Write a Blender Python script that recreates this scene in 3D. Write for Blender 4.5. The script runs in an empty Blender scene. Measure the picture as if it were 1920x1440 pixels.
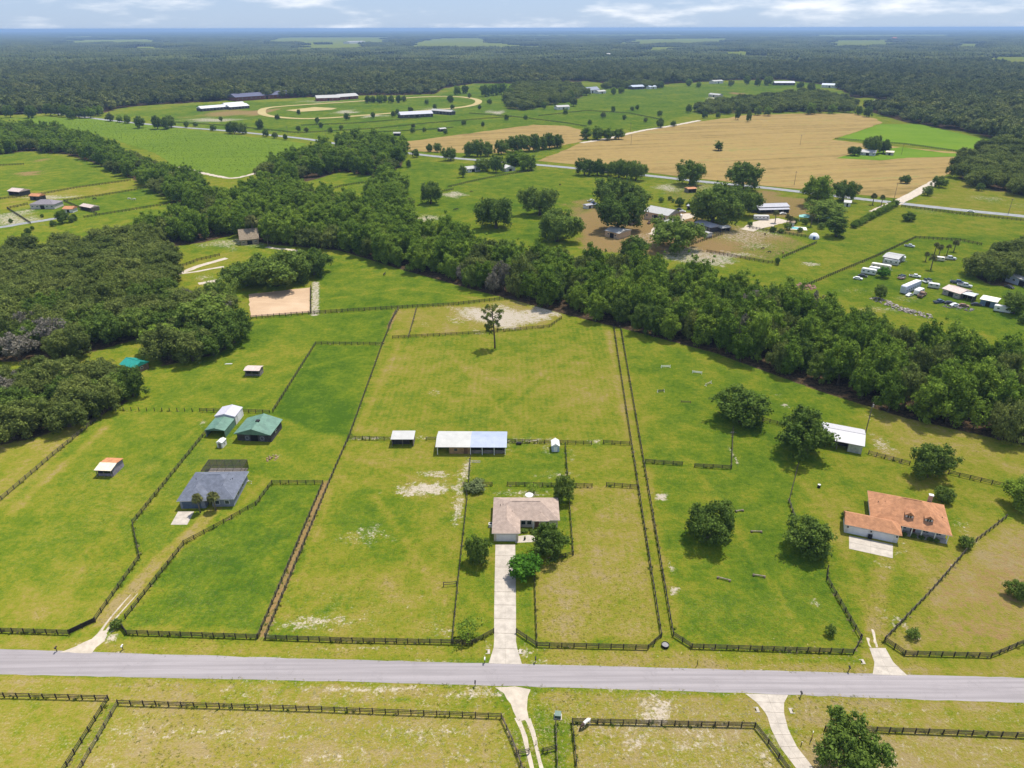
import bpy, bmesh, math, random
import numpy as np
from mathutils import Matrix, Vector

R = math.radians
scene = bpy.context.scene
col = scene.collection
rnd = random.Random(7)

# ------------------------------------------------------------------ camera
CAM_H = 115.0
F_PX = 1333.0                       # focal length in units of the 1920 px wide photograph
PITCH = math.atan2(720 - 52.5, F_PX)
ROLL = R(-0.12)
cam_d = bpy.data.cameras.new('camera')
cam_d.sensor_width = 36.0
cam_d.lens = 36.0 * F_PX / 1920.0
cam_d.clip_start = 0.5
cam_d.clip_end = 120000
cam = bpy.data.objects.new('camera', cam_d)
col.objects.link(cam)
cam.matrix_world = Matrix.Translation((0, 0, CAM_H)) @ Matrix.Rotation(R(90) - PITCH, 4, 'X') @ Matrix.Rotation(ROLL, 4, 'Z')
scene.camera = cam

def G(px, py, z=0.0):
    """place on the level z (metres) that lies under a spot of the photograph"""
    u = px - 960.0; v = 720.0 - py
    c, s = math.cos(ROLL), math.sin(ROLL)
    u, v = u * c - v * s, u * s + v * c
    cp, sp = math.cos(PITCH), math.sin(PITCH)
    t = (z - CAM_H) / (-F_PX * sp + v * cp)
    return (u * t, (F_PX * cp + v * sp) * t)

def PPM(x, y, z=0.0):
    """photograph pixels per metre at a place"""
    return F_PX / (y * math.cos(PITCH) - (z - CAM_H) * math.sin(PITCH))

# ------------------------------------------------------------------ sky, sun, exposure
SUN_EL = R(68.0)
SH = Vector((-0.66, -0.75))          # ground direction in which shadows fall
SUN_AZ = math.atan2(-SH.x, -SH.y)    # clockwise from +Y
world = bpy.data.worlds.new('World')
scene.world = world
world.use_nodes = True
wn = world.node_tree.nodes; wl = world.node_tree.links
wn.clear()
w_out = wn.new('ShaderNodeOutputWorld')
w_bg = wn.new('ShaderNodeBackground')
w_bg.inputs['Strength'].default_value = 0.06
w_sky = wn.new('ShaderNodeTexSky')
w_sky.sky_type = 'NISHITA'
w_sky.sun_disc = False
w_sky.sun_elevation = SUN_EL
w_sky.sun_rotation = SUN_AZ
w_sky.altitude = 100
w_sky.air_density = 1.0
w_sky.dust_density = 0.3
w_sky.ozone_density = 2.0
# clouds: long low banks of cumulus, the same noise all round the sky
w_tc = wn.new('ShaderNodeTexCoord')
w_map = wn.new('ShaderNodeMapping')
w_map.inputs['Scale'].default_value = (3.9, 3.9, 20.0)
w_map.inputs['Location'].default_value = (3.1, 1.7, 0.35)
w_n = wn.new('ShaderNodeTexNoise')
w_n.inputs['Scale'].default_value = 1.9
w_n.inputs['Detail'].default_value = 7
w_n.inputs['Roughness'].default_value = 0.56
w_r = wn.new('ShaderNodeMapRange')
w_r.interpolation_type = 'SMOOTHSTEP'
w_r.inputs['From Min'].default_value = 0.475
w_r.inputs['From Max'].default_value = 0.74
w_r.inputs['To Max'].default_value = 0.9
w_mix = wn.new('ShaderNodeMix'); w_mix.data_type = 'RGBA'
w_mix.inputs['B'].default_value = (14.5, 14.6, 14.8, 1)
w_tint = wn.new('ShaderNodeMix'); w_tint.data_type = 'RGBA'; w_tint.blend_type = 'MULTIPLY'
w_tint.inputs['Factor'].default_value = 1.0
w_tint.inputs['B'].default_value = (0.72, 0.88, 1.30, 1)
wl.new(w_tc.outputs['Generated'], w_map.inputs['Vector'])
wl.new(w_map.outputs[0], w_n.inputs['Vector'])
wl.new(w_n.outputs['Fac'], w_r.inputs['Value'])
wl.new(w_r.outputs[0], w_mix.inputs['Factor'])
w_soft = wn.new('ShaderNodeMix'); w_soft.data_type = 'RGBA'      # thin summer haze evens the blue
w_soft.inputs['Factor'].default_value = 0.6
w_soft.inputs['B'].default_value = (7.2, 9.2, 12.4, 1)
wl.new(w_sky.outputs[0], w_tint.inputs['A'])
wl.new(w_tint.outputs['Result'], w_soft.inputs['A'])
wl.new(w_soft.outputs['Result'], w_mix.inputs['A'])
wl.new(w_mix.outputs['Result'], w_bg.inputs['Color'])
wl.new(w_bg.outputs[0], w_out.inputs['Surface'])

sun_d = bpy.data.lights.new('sun', 'SUN')
sun_d.energy = 4.9
sun_d.angle = R(0.55)
sun_d.color = (1.0, 0.94, 0.83)
sun = bpy.data.objects.new('sun', sun_d)
col.objects.link(sun)
sdir = Vector((SH.x * math.cos(SUN_EL), SH.y * math.cos(SUN_EL), -math.sin(SUN_EL)))
sun.rotation_euler = sdir.to_track_quat('-Z', 'Y').to_euler()
sun.location = (60, 60, 300)

vs = scene.view_settings
vs.view_transform = 'Standard'
vs.look = 'None'
vs.exposure = 0.44
vs.gamma = 1.0
vs.use_curve_mapping = False
scene.cycles.max_bounces = 4
scene.cycles.diffuse_bounces = 2
scene.cycles.glossy_bounces = 2
scene.cycles.transmission_bounces = 2
scene.cycles.transparent_max_bounces = 4
scene.cycles.volume_bounces = 0

# ------------------------------------------------------------------ helpers
def tag(o, label=None, cat=None, group=None, kind=None):
    if label: o['label'] = label
    if cat: o['category'] = cat
    if group: o['group'] = group
    if kind: o['kind'] = kind
    return o

def empty(name, loc, rz=0.0, label=None, cat=None, group=None):
    o = bpy.data.objects.new(name, None)
    o.empty_display_size = 0.5
    o.location = loc if len(loc) == 3 else (loc[0], loc[1], 0)
    o.rotation_euler = (0, 0, rz)
    col.objects.link(o)
    return tag(o, label, cat, group)

class MB:
    """collects faces; build() links them as one mesh object"""
    def __init__(s): s.v = []; s.f = []; s.m = []; s.cur = 0
    def add(s, vs_, fs_):
        b = len(s.v); s.v += [tuple(p) for p in vs_]
        for f in fs_: s.f.append([b + i for i in f]); s.m.append(s.cur)
        return s
    def poly(s, pts): return s.add(pts, [list(range(len(pts)))])
    def box(s, x0, x1, y0, y1, z0, z1):
        return s.add([(x0,y0,z0),(x1,y0,z0),(x1,y1,z0),(x0,y1,z0),(x0,y0,z1),(x1,y0,z1),(x1,y1,z1),(x0,y1,z1)],
                     [(0,3,2,1),(4,5,6,7),(0,1,5,4),(1,2,6,5),(2,3,7,6),(3,0,4,7)])
    def prism(s, pts, z0, z1):
        n = len(pts)
        return s.add([(p[0],p[1],z0) for p in pts] + [(p[0],p[1],z1) for p in pts],
                     [list(range(n))[::-1], list(range(n, 2*n))] + [(i,(i+1)%n,n+(i+1)%n,n+i) for i in range(n)])
    def tube(s, pts, rad, n=6, cap=True):
        pts = [Vector(p) for p in pts]; b = len(s.v); rows = len(pts)
        vsl = []
        for i, p in enumerate(pts):
            d = (pts[min(i+1, rows-1)] - pts[max(i-1, 0)]).normalized()
            a = d.orthogonal().normalized() if abs(d.z) > .95 else d.cross(Vector((0,0,1))).normalized()
            c = d.cross(a)
            for k in range(n):
                t = 2*math.pi*k/n
                vsl.append(p + (a*math.cos(t) + c*math.sin(t))*rad[i])
        fs = []
        for i in range(rows-1):
            for k in range(n):
                fs.append((i*n+k, i*n+(k+1)%n, (i+1)*n+(k+1)%n, (i+1)*n+k))
        if cap: fs += [list(range(n))[::-1], list(range((rows-1)*n, rows*n))]
        return s.add(vsl, fs)
    def cyl(s, x, y, z0, z1, r, n=10, r1=None): return s.tube([(x,y,z0),(x,y,z1)], [r, r if r1 is None else r1], n)
    def cylx(s, x0, x1, y, z, r, n=10): return s.tube([(x0,y,z),(x1,y,z)], [r, r], n)
    def cyly(s, y0, y1, x, z, r, n=10): return s.tube([(x,y0,z),(x,y1,z)], [r, r], n)
    def mesh(s, name, mats, smooth=False):
        me = bpy.data.meshes.new(name)
        me.from_pydata(s.v, [], s.f)
        if not isinstance(mats, (list, tuple)): mats = [mats]
        for m in mats: me.materials.append(m)
        if len(mats) > 1: me.polygons.foreach_set('material_index', s.m)
        if smooth: me.polygons.foreach_set('use_smooth', [True]*len(s.f))
        me.update()
        return me
    def build(s, name, mats, parent=None, smooth=False):
        o = bpy.data.objects.new(name, s.mesh(name, mats, smooth))
        col.objects.link(o)
        if parent: o.parent = parent
        return o

def link(name, me, parent=None, loc=(0,0,0), rz=0.0, sc=None):
    o = bpy.data.objects.new(name, me)
    col.objects.link(o)
    o.location = loc; o.rotation_euler = (0, 0, rz)
    if sc: o.scale = sc
    if parent: o.parent = parent
    return o

# ------------------------------------------------------------------ materials
MATS = {}
def nodes_of(name):
    m = bpy.data.materials.new(name); m.use_nodes = True
    nt = m.node_tree; nt.nodes.clear()
    out = nt.nodes.new('ShaderNodeOutputMaterial')
    return m, nt, out
def N(nt, t, **kw):
    n = nt.nodes.new(t)
    for k, v in kw.items(): setattr(n, k, v)
    return n
def noise(nt, vec, scale, detail=3, rough=.55):
    n = N(nt, 'ShaderNodeTexNoise'); n.inputs['Scale'].default_value = scale
    n.inputs['Detail'].default_value = detail; n.inputs['Roughness'].default_value = rough
    if vec is not None: nt.links.new(vec, n.inputs['Vector'])
    return n.outputs['Fac']
def math_(nt, op, a, b=None, clamp=False):
    n = N(nt, 'ShaderNodeMath', operation=op); n.use_clamp = clamp
    for i, x in enumerate((a, b)):
        if x is None: continue
        if isinstance(x, (int, float)): n.inputs[i].default_value = x
        else: nt.links.new(x, n.inputs[i])
    return n.outputs[0]
def mapr(nt, v, a, b, c=0.0, d=1.0, smooth=True):
    n = N(nt, 'ShaderNodeMapRange')
    if smooth: n.interpolation_type = 'SMOOTHSTEP'
    nt.links.new(v, n.inputs['Value'])
    for k, x in zip(('From Min','From Max','To Min','To Max'), (a,b,c,d)): n.inputs[k].default_value = x
    return n.outputs[0]
def mixc(nt, f, a, b, blend='MIX'):
    n = N(nt, 'ShaderNodeMix', data_type='RGBA', blend_type=blend)
    for k, x in (('Factor', f), ('A', a), ('B', b)):
        if isinstance(x, (int, float)): n.inputs[k].default_value = x
        elif isinstance(x, (tuple, list)): n.inputs[k].default_value = (x[0], x[1], x[2], 1)
        else: nt.links.new(x, n.inputs[k])
    return n.outputs['Result']
def world_pos(nt):
    return N(nt, 'ShaderNodeNewGeometry').outputs['Position']
def obj_pos(nt):
    return N(nt, 'ShaderNodeTexCoord').outputs['Object']
def bump(nt, h, strength, dist):
    b = N(nt, 'ShaderNodeBump'); b.inputs['Strength'].default_value = strength; b.inputs['Distance'].default_value = dist
    nt.links.new(h, b.inputs['Height']); return b.outputs[0]

def M(name, rgb, rough=.8, var=.18, scale=1.2, dirt=None, ribs=None, metal=0.0, spec=.3, bumpy=0.0, courses=None, cells=None):
    """plain painted / shingled / ribbed / planked surface with uneven wear"""
    if name in MATS: return MATS[name]
    m, nt, out = nodes_of(name)
    p = N(nt, 'ShaderNodeBsdfPrincipled')
    pos = obj_pos(nt)
    n1 = noise(nt, pos, scale, 5, .6)
    n2 = noise(nt, pos, scale*7, 3, .6)
    lo = tuple(c*(1-var*1.4) for c in rgb); hi = tuple(min(.92, c*(1+var)) for c in rgb)
    c = mixc(nt, mapr(nt, n1, .3, .7), lo, hi)
    c = mixc(nt, math_(nt, 'MULTIPLY', mapr(nt, n2, .35, .7), min(.5, var*1.3)), c, tuple(x*.62 for x in rgb))
    if dirt: c = mixc(nt, mapr(nt, noise(nt, pos, scale*.6, 6, .65), .52, .72, 0, .55), c, dirt)
    h = None
    if courses:                       # shingle courses / clapboards: (spacing along local z or slope, depth)
        w = N(nt, 'ShaderNodeTexBrick'); w.inputs['Scale'].default_value = 1.0
        w.inputs['Brick Width'].default_value = courses*2.4; w.inputs['Row Height'].default_value = courses
        w.inputs['Mortar Size'].default_value = courses*.09
        w.inputs['Color1'].default_value = (1,1,1,1); w.inputs['Color2'].default_value = (.74,.74,.74,1); w.inputs['Mortar'].default_value = (.45,.45,.45,1)
        nt.links.new(pos, w.inputs['Vector'])
        c = mixc(nt, .55, c, w.outputs['Color'], 'MULTIPLY')
    if ribs:                          # ribbed sheet metal: (spacing, axis)
        sx = N(nt, 'ShaderNodeSeparateXYZ'); nt.links.new(pos, sx.inputs[0])
        t = math_(nt, 'FRACT', math_(nt, 'DIVIDE', sx.outputs[ribs[1]], ribs[0]))
        t = math_(nt, 'ABSOLUTE', math_(nt, 'SUBTRACT', t, .5))
        h = mapr(nt, t, .36, .46)
    if h is None and bumpy: h = n2
    if h is not None: nt.links.new(bump(nt, h, .6 if ribs else bumpy, .03), p.inputs['Normal'])
    nt.links.new(c, p.inputs['Base Color'])
    p.inputs['Roughness'].default_value = rough
    p.inputs['Metallic'].default_value = metal
    p.inputs['Specular IOR Level'].default_value = spec
    nt.links.new(p.outputs[0], out.inputs['Surface'])
    MATS[name] = m
    return m

def glass(name='window_glass', rgb=(.02,.028,.035), rough=.12):
    if name in MATS: return MATS[name]
    m, nt, out = nodes_of(name)
    p = N(nt, 'ShaderNodeBsdfPrincipled')
    n1 = noise(nt, obj_pos(nt), 2.0, 2)
    nt.links.new(mixc(nt, n1, rgb, tuple(c*2 for c in rgb)), p.inputs['Base Color'])
    p.inputs['Roughness'].default_value = rough
    nt.links.new(p.outputs[0], out.inputs['Surface'])
    MATS[name] = m
    return m
# ------------------------------------------------------------------ ground sheet
def W(pts): return [G(*p) for p in pts]

def axis_x():
    a = list(np.arange(-165, 166, 1.2)); s = 1.2
    r = []; x = a[-1]
    while x < 45000:
        s *= 1.035; x += s; r.append(x)
    l = []; x = a[0]; s = 1.2
    while x > -45000:
        s *= 1.035; x -= s; l.append(x)
    return np.array(l[::-1] + a + r)
def axis_y():
    a = [-4000, -1200, -400, -120, -20, 30, 55, 68] + list(np.arange(74, 330, 1.15)); s = 1.2
    y = a[-1]
    while y < 48000:
        s = max(s*1.02, 1.2) if y < 700 else s*1.035
        y += s; a.append(y)
    return np.array(a)
gx, gy = axis_x(), axis_y()
nx, ny = len(gx), len(gy)
GX, GY = np.meshgrid(gx, gy)
PXa, PYa = GX.ravel(), GY.ravel()
NV = nx*ny
A = {k: np.zeros(NV, np.float32) for k in ('lush', 'sand', 'dirt', 'floor', 'weed', 'mow')}
A['lush'][:] = .58

def sstep(x): 
    x = np.clip(x, 0, 1); return x*x*(3-2*x)
def poly_sd(poly, X, Y):
    """signed distance to a polygon, positive inside"""
    n = len(poly); inside = np.zeros(X.shape, bool); d2 = np.full(X.shape, 1e18)
    for i in range(n):
        x0, y0 = poly[i]; x1, y1 = poly[(i+1) % n]
        c = ((y0 > Y) != (y1 > Y))
        if y1 != y0:
            inside ^= c & (X < (x1-x0)*(Y-y0)/(y1-y0)+x0)
        dx, dy = x1-x0, y1-y0; L = dx*dx+dy*dy + 1e-9
        t = np.clip(((X-x0)*dx+(Y-y0)*dy)/L, 0, 1)
        d2 = np.minimum(d2, (X-x0-t*dx)**2+(Y-y0-t*dy)**2)
    return np.where(inside, 1, -1)*np.sqrt(d2)
def region(poly, f):
    xs = [p[0] for p in poly]; ys = [p[1] for p in poly]
    return np.nonzero((PXa > min(xs)-f) & (PXa < max(xs)+f) & (PYa > min(ys)-f) & (PYa < max(ys)+f))[0]
def paint(key, pts, val, f=2.0, px=True):
    poly = W(pts) if px else pts
    i = region(poly, f)
    if len(i) == 0: return
    m = sstep((poly_sd(poly, PXa[i], PYa[i])+f)/(2*f))
    A[key][i] = A[key][i]*(1-m)+val*m
def spot(key, px, py, rx, ry, val):
    """an uneven patch, size given as seen in the photograph"""
    cx, cy = G(px, py); s = PPM(cx, cy)
    ax = rx/s; ay = abs(G(px, py-ry)[1]-G(px, py+ry)[1])/2
    i = np.nonzero((abs(PXa-cx) < ax*2) & (abs(PYa-cy) < ay*2))[0]
    if len(i) == 0: return
    d = np.sqrt(((PXa[i]-cx)/ax)**2+((PYa[i]-cy)/ay)**2)
    k = 2.2/min(ax, ay)
    d = d*(1+.30*np.sin(PXa[i]*k+cx)*np.sin(PYa[i]*k*1.3+cy)+.22*np.sin(PXa[i]*k*2.1+PYa[i]*k*1.7+cx))
    m = sstep((1.7-d)/1.5)
    A[key][i] = np.maximum(A[key][i], 0)*(1-m) + np.maximum(A[key][i], val)*m if val > 0 else A[key][i]*(1-m)
def stripe(key, pts, wid, val, f=1.0):
    poly = W(pts)
    xs = [p[0] for p in poly]; ys = [p[1] for p in poly]; e = wid+f
    i = np.nonzero((PXa > min(xs)-e) & (PXa < max(xs)+e) & (PYa > min(ys)-e) & (PYa < max(ys)+e))[0]
    if len(i) == 0: return
    d2 = np.full(len(i), 1e18)
    for (x0, y0), (x1, y1) in zip(poly[:-1], poly[1:]):
        dx, dy = x1-x0, y1-y0; L = dx*dx+dy*dy+1e-9
        t = np.clip(((PXa[i]-x0)*dx+(PYa[i]-y0)*dy)/L, 0, 1)
        d2 = np.minimum(d2, (PXa[i]-x0-t*dx)**2+(PYa[i]-y0-t*dy)**2)
    m = sstep((wid/2+f-np.sqrt(d2))/(2*f))
    A[key][i] = A[key][i]*(1-m)+val*m

# the wood that covers the country to the horizon; near edge as seen in the photograph
WOOD_EDGE = [(-900,236),(-300,222),(0,216),(90,212),(180,214),(225,203),(280,197),(390,191),(480,186),(600,182),(700,178),(815,177),
             (830,166),(890,156),(960,157),(1100,152),(1170,160),(1240,158),(1380,150),(1470,149),(1560,161),(1592,176),(1602,198),(1640,213),(1700,229),(1760,239),
             (1830,252),(1872,264),(1905,280),(2100,300),(2600,340)]
CLEARINGS = [[(470,79),(500,70),(750,69.5),(760,80),(700,83),(560,84)], [(740,88),(790,72),(930,70.5),(955,80),(945,90),(800,93)],
             [(545,93),(560,84),(690,82),(705,92)], [(975,80),(985,73),(1020,73),(1025,80)], [(1140,84),(1170,74),(1385,71),(1395,81),(1200,86)],
             [(1170,99),(1190,89),(1275,87),(1290,97)], [(1525,88),(1545,76),(1690,74),(1700,85),(1560,91)], [(1760,93),(1775,83),(1850,80),(1865,92)],
             [(1815,122),(1835,108),(1930,104),(2060,108),(1990,124)], [(1446,118),(1460,106),(1484,104),(1495,117)], [(1320,106),(1340,97),(1420,95),(1435,105)],
             [(90,83),(110,75),(300,73.5),(315,82)], [(0,72),(200,66.5),(210,71)],[(1600,186),(1640,180),(1650,196),(1612,206)],
             [(860,69),(870,65),(1300,64.5),(1310,68)], [(890,93),(910,84),(1010,83),(1020,92)], [(1490,71),(1500,65),(1800,64.5),(1810,70)],
             [(200,95),(230,88),(330,87),(340,94)], [(620,110),(650,104),(720,103),(730,109)], [(360,124),(380,117),(430,117),(440,123)]]
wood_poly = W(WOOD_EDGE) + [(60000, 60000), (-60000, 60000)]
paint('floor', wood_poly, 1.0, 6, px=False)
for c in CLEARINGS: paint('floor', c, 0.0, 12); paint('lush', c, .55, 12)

# paddocks, one value of lushness each
for pts, v, f in [
    ([(-200,1000),(0,955),(200,770),(90,820),(-200,860)], .34, 3),
    ([(200,770),(0,955),(-200,1100),(-200,1200),(180,1160),(262,1045),(250,980),(385,810),(500,772)], .60, 2),
    ([(200,765),(500,770),(590,645),(640,590),(460,600),(300,690)], .62, 3),
    ([(592,648),(714,649),(655,816),(600,812),(512,775)], .92, 1.5),
    ([(640,590),(735,582),(714,647),(590,645)], .80, 3),
    ([(480,592),(745,577),(720,640),(600,640),(430,640)], .74, 4),
    ([(590,585),(590,520),(620,465),(720,490),(935,555),(740,575)], .70, 3),
    ([(742,637),(1030,615),(1060,590),(1150,610),(1182,828),(655,818)], .52, 1.5),
    ([(742,580),(960,562),(1055,592),(1030,613),(735,634)], .30, 2),
    ([(650,825),(880,830),(876,910),(850,1200),(500,1190),(620,900)], .48, 1.5),
    ([(878,860),(1062,840),(1062,905),(872,905)], .66, 1.2),
    ([(872,908),(1066,910),(1074,1040),(1002,1072),(1006,1200),(850,1200),(862,1050)], .60, 1.2),
    ([(1066,838),(1184,834),(1195,910),(1066,905)], .47, 1.2),
    ([(1066,910),(1195,912),(1238,1192),(1005,1206),(1002,1072),(1074,1040)], .25, 1.2),
    ([(1150,608),(1163,612),(1200,830),(1262,1190),(1240,1192),(1184,834)], .38, 1),
    ([(1165,612),(1340,655),(1600,745),(1640,860),(1500,870),(1480,960),(1550,1070),(1610,1200),(1262,1190),(1200,830)], .66, 3),
    ([(1620,760),(1930,840),(1960,900),(1640,850)], .42, 4),
    ([(1490,870),(1640,860),(1880,915),(1870,970),(1740,1110),(1660,1195),(1615,1195),(1550,1070)], .46, 3),
    ([(1890,975),(1740,1115),(1665,1195),(1700,1225),(1860,1230),(2050,1150),(2050,980)], .28, 2),
    ([(610,905),(512,908),(480,946),(345,1025),(237,1170),(240,1187),(480,1193)], .72, 1.2),
    ([(640,340),(700,320),(760,300),(1010,315),(1120,360),(1100,400),(1000,450),(880,440),(780,400),(700,400)], .72, 4),
    ([(1450,500),(1680,395),(1930,410),(1930,470),(1700,560),(1520,545)], .55, 4),
    ([(1520,545),(1710,445),(1930,440),(2050,620),(1930,640),(1680,590)], .72, 4),
    ([(1700,385),(1830,330),(2060,370),(2060,420),(1900,400)], .40, 4),
    ([(-300,300),(0,280),(170,300),(390,390),(200,420),(0,470),(-300,480)], .68, 5),
    ([(0,368),(250,336),(290,348),(150,372),(0,400)], .40, 4),
    ([(120,400),(290,352),(350,376),(160,405)], .72, 4),
    ([(240,215),(380,195),(600,187),(820,178),(900,155),(1180,165),(1470,150),(1570,162),(1310,205),(1200,245),(1085,240),(730,268),(330,235)], .76, 8),
    ([(290,490),(400,470),(470,470),(430,540),(330,540)], .45, 4),
    # verges and the near side of the road
    ([(-300,1190),(480,1198),(930,1207),(930,1240),(-300,1220)], .42, 1), ([(970,1210),(1620,1228),(2100,1235),(2100,1280),(970,1250)], .36, 1),
    ([(-300,1262),(930,1290),(930,1345),(220,1316),(-300,1300)], .30, 1), ([(-300,1305),(200,1312),(110,1450),(-300,1450)], .32, 1),
    ([(222,1320),(940,1345),(985,1460),(140,1460)], .27, 1), ([(1030,1300),(2100,1320),(2100,1380),(1030,1350)], .26, 1),
    ([(1072,1352),(1415,1360),(1480,1460),(1072,1460)], .22, 1), ([(1500,1370),(2100,1385),(2100,1480),(1500,1480)], .20, 1),
]: paint('lush', pts, v, f)
# lusher and drier patches inside the paddocks
for px, py, rx, ry, v in [(690,960,70,50,.72),(720,1010,60,40,.70),(560,1080,0,0,0),(120,1000,120,60,.66),(60,1140,90,30,.40),(330,1090,90,50,.8),
    (1400,1030,160,60,.76),(1440,1150,120,35,.70),(1300,760,80,60,.74),(1250,900,30,60,.8),(1560,830,60,30,.66),(1700,1020,60,40,.40),
    (230,1130,60,30,.4),(1230,1110,0,0,0),(1060,720,140,50,.30),(800,730,120,40,.44),(900,700,200,60,.46),(1020,1290,0,0,0),
    (560,1330,0,0,0),(300,1285,220,9,.62),(1650,1335,260,6,.55),(760,1310,40,6,.70),(1200,1290,0,0,0),(820,560,90,14,.74),(440,630,80,25,.84),
    (1350,690,120,40,.62),(1180,1150,40,50,.45),(1890,1060,80,60,.15),(1780,1090,60,40,.15),(1640,920,60,20,.55),(640,1330,180,14,.42),(1600,1240,160,10,.6)]:
    if rx: 
        cx, cy = G(px, py); s = PPM(cx, cy); ax = rx/s; ay = abs(G(px,py-ry)[1]-G(px,py+ry)[1])/2
        i = np.nonzero((abs(PXa-cx) < ax*2) & (abs(PYa-cy) < ay*2))[0]
        m = sstep((1.6-np.sqrt(((PXa[i]-cx)/ax)**2+((PYa[i]-cy)/ay)**2))/1.5)
        A['lush'][i] = A['lush'][i]*(1-m)+v*m
# bare sand and sandy wear
for s in [(800,916,48,11,1.0),(775,924,40,6,.7),(820,889,26,7,.8),(800,888,22,5,.6),(858,955,9,36,.75),(862,915,10,24,.6),(872,885,8,22,.75),(690,1002,42,20,.5),(655,1010,28,14,.38),
    (600,1166,75,14,.62),(560,1172,40,8,.6),(830,1185,30,10,.5),(1240,931,15,8,.95),(1265,1108,9,8,1.),(1262,1062,5,16,.85),(1375,850,4,22,.75),(1373,812,7,8,.6),
    (700,1293,120,9,.62),(450,1290,50,6,.5),(330,1287,30,6,.5),(900,1300,60,10,.7),(1235,1325,34,22,.85),(1222,1350,30,16,.8),(1300,1400,70,14,.42),(1190,1395,40,16,.62),(1170,1372,70,8,.5),(1320,1380,60,22,.55),
    (820,1375,130,25,.45),(260,1372,90,14,.46),(400,1376,120,12,.5),(520,1380,90,12,.45),(640,1420,80,20,.46),(870,1420,60,14,.4),(240,1395,0,0,0),(1115,1378,60,16,.4),
    (920,1205,20,12,.45),(975,1222,25,12,.6),(1010,1238,40,3,.7),(620,1218,60,5,.5),(500,1195,10,5,.9),(1000,1216,80,6,.35),(705,1215,80,4,.45),(1150,1228,120,6,.35),
    (940,594,74,19,1.0),(1010,588,26,12,.9),(890,588,40,14,.7),(815,736,14,5,.5),(790,820,30,6,.5),(690,822,40,4,.65),(1000,826,50,6,.6),(1025,843,9,12,.5),(1115,828,18,5,.6),
    (880,870,6,18,.7),(1070,855,12,16,.4),(950,838,12,14,.45),(1045,890,40,8,.5),(980,925,60,8,.55),(1660,1150,20,20,.4),(1690,1170,12,12,.65),(1715,1195,24,8,.5),
    (1805,990,18,30,.4),(1685,1030,30,14,.35),(1655,1060,30,14,.4),(1530,1130,10,8,.6),(1480,820,30,12,.3),(1655,835,20,20,.6),(1640,780,40,12,.3),(1470,760,10,4,.7),(1455,740,12,4,.5),
    (1600,1445,60,10,.5),(1660,1415,40,20,.55),(1700,1440,60,16,.5),(1470,1392,40,22,.45),(1440,1420,20,20,.6),(130,1400,70,20,.3),(1870,1420,90,18,.35),(1640,1380,30,10,.4),
    (208,1195,14,12,.85),(150,1210,20,6,.6),(222,1222,36,3,.85),(155,1205,0,0,0),(515,858,16,8,.4),(380,793,10,6,.5),(270,830,0,0,0),(430,690,0,0,0),
    (440,930,20,8,.35),(425,893,18,10,.3),(1385,470,0,0,0)]:
    if s[2]: spot('sand', *s)
for s in [(1240,420,110,26,.8),(1150,455,60,12,.8),(1330,470,60,16,.75),(1400,440,70,18,.55),(1380,452,50,10,.6),(1100,395,40,14,.75),(1095,380,26,6,.7),(1250,352,24,8,.7),(1280,470,40,10,.7),(1345,488,26,8,.9),
    (1355,478,70,6,.7),(1440,462,40,10,.5),(1480,430,40,14,.5),(1310,350,40,10,.5),(1440,362,26,8,.8),(1500,385,26,10,.8),(1560,388,30,10,.5),(800,410,30,8,.7),(850,365,26,5,.8),
    (55,325,26,5,.9),(80,300,20,4,.7),(95,370,60,4,.75),(20,405,30,16,.7),(30,415,40,10,.7),(440,455,70,10,.6),(700,345,30,8,.4),(620,390,0,0,0),(400,530,24,8,.6),(380,520,20,6,.5),
    (350,620,60,18,.55),(180,640,120,30,.4),(190,745,24,28,.9),(80,800,90,20,.5),(560,500,60,12,.5),(500,580,60,16,.5),(650,210,26,4,.8),(700,217,24,3,.8),(820,205,40,4,.6),(490,210,20,7,1.),
    (430,212,60,8,.8),(400,225,60,4,.8),(930,210,20,4,.8),(600,190,60,3,.6),(1190,205,0,0,0),(1380,175,20,3,.9),(1340,185,16,3,.9),(1560,325,0,0,0),(1735,395,30,10,.35),(1850,372,40,6,.5),(1905,385,30,6,.4),
    (1520,495,18,4,.8),(1600,545,50,5,.35),(1660,580,60,6,.45),(1700,560,30,8,.4)]:
    if s[2]: spot('dirt' if s[0] in (1240,1150,1330,1380,1440,1100,1095,1500,1480,55,350,180,190,80,490,430,560,500,1560) else 'sand', *s)
for pts, v, key in [([(1082,402),(1130,384),(1200,392),(1300,398),(1335,440),(1290,470),(1230,480),(1120,472),(1088,440)], .85, 'dirt'), ([(1325,452),(1400,430),(1490,444),(1515,458),(1445,490),(1340,478)], .55, 'dirt'),
    ([(1240,350),(1320,345),(1330,372),(1250,380)], .5, 'dirt'), ([(1420,365),(1520,372),(1540,400),(1480,410),(1410,400)], .75, 'dirt'), ([(1090,380),(1110,372),(1112,396),(1085,402)], .6, 'dirt'),
    ([(1245,470),(1330,472),(1380,490),(1330,500),(1240,486)], .7, 'sand'), ([(1390,455),(1450,458),(1440,468),(1380,466)], .5, 'sand'), ([(1180,440),(1240,432),(1230,460),(1190,462)], .5, 'sand')]: paint(key, pts, v, 4)
paint('dirt', [(1900,985),(1780,1085),(1690,1180),(1720,1215),(1860,1222),(2050,1140),(2050,990)], .50, 5)
# yellow-orange dry ground in the paddock at the right edge and by the mid farm
for s in [(1880,1100,60,40,.62),(1800,1110,50,30,.55),(1850,1185,70,16,.62),(1780,1060,40,16,.5),(1340,462,40,16,.9),(1390,440,70,14,.75),(1110,462,24,8,.8)]: spot('dirt', *s)
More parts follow.
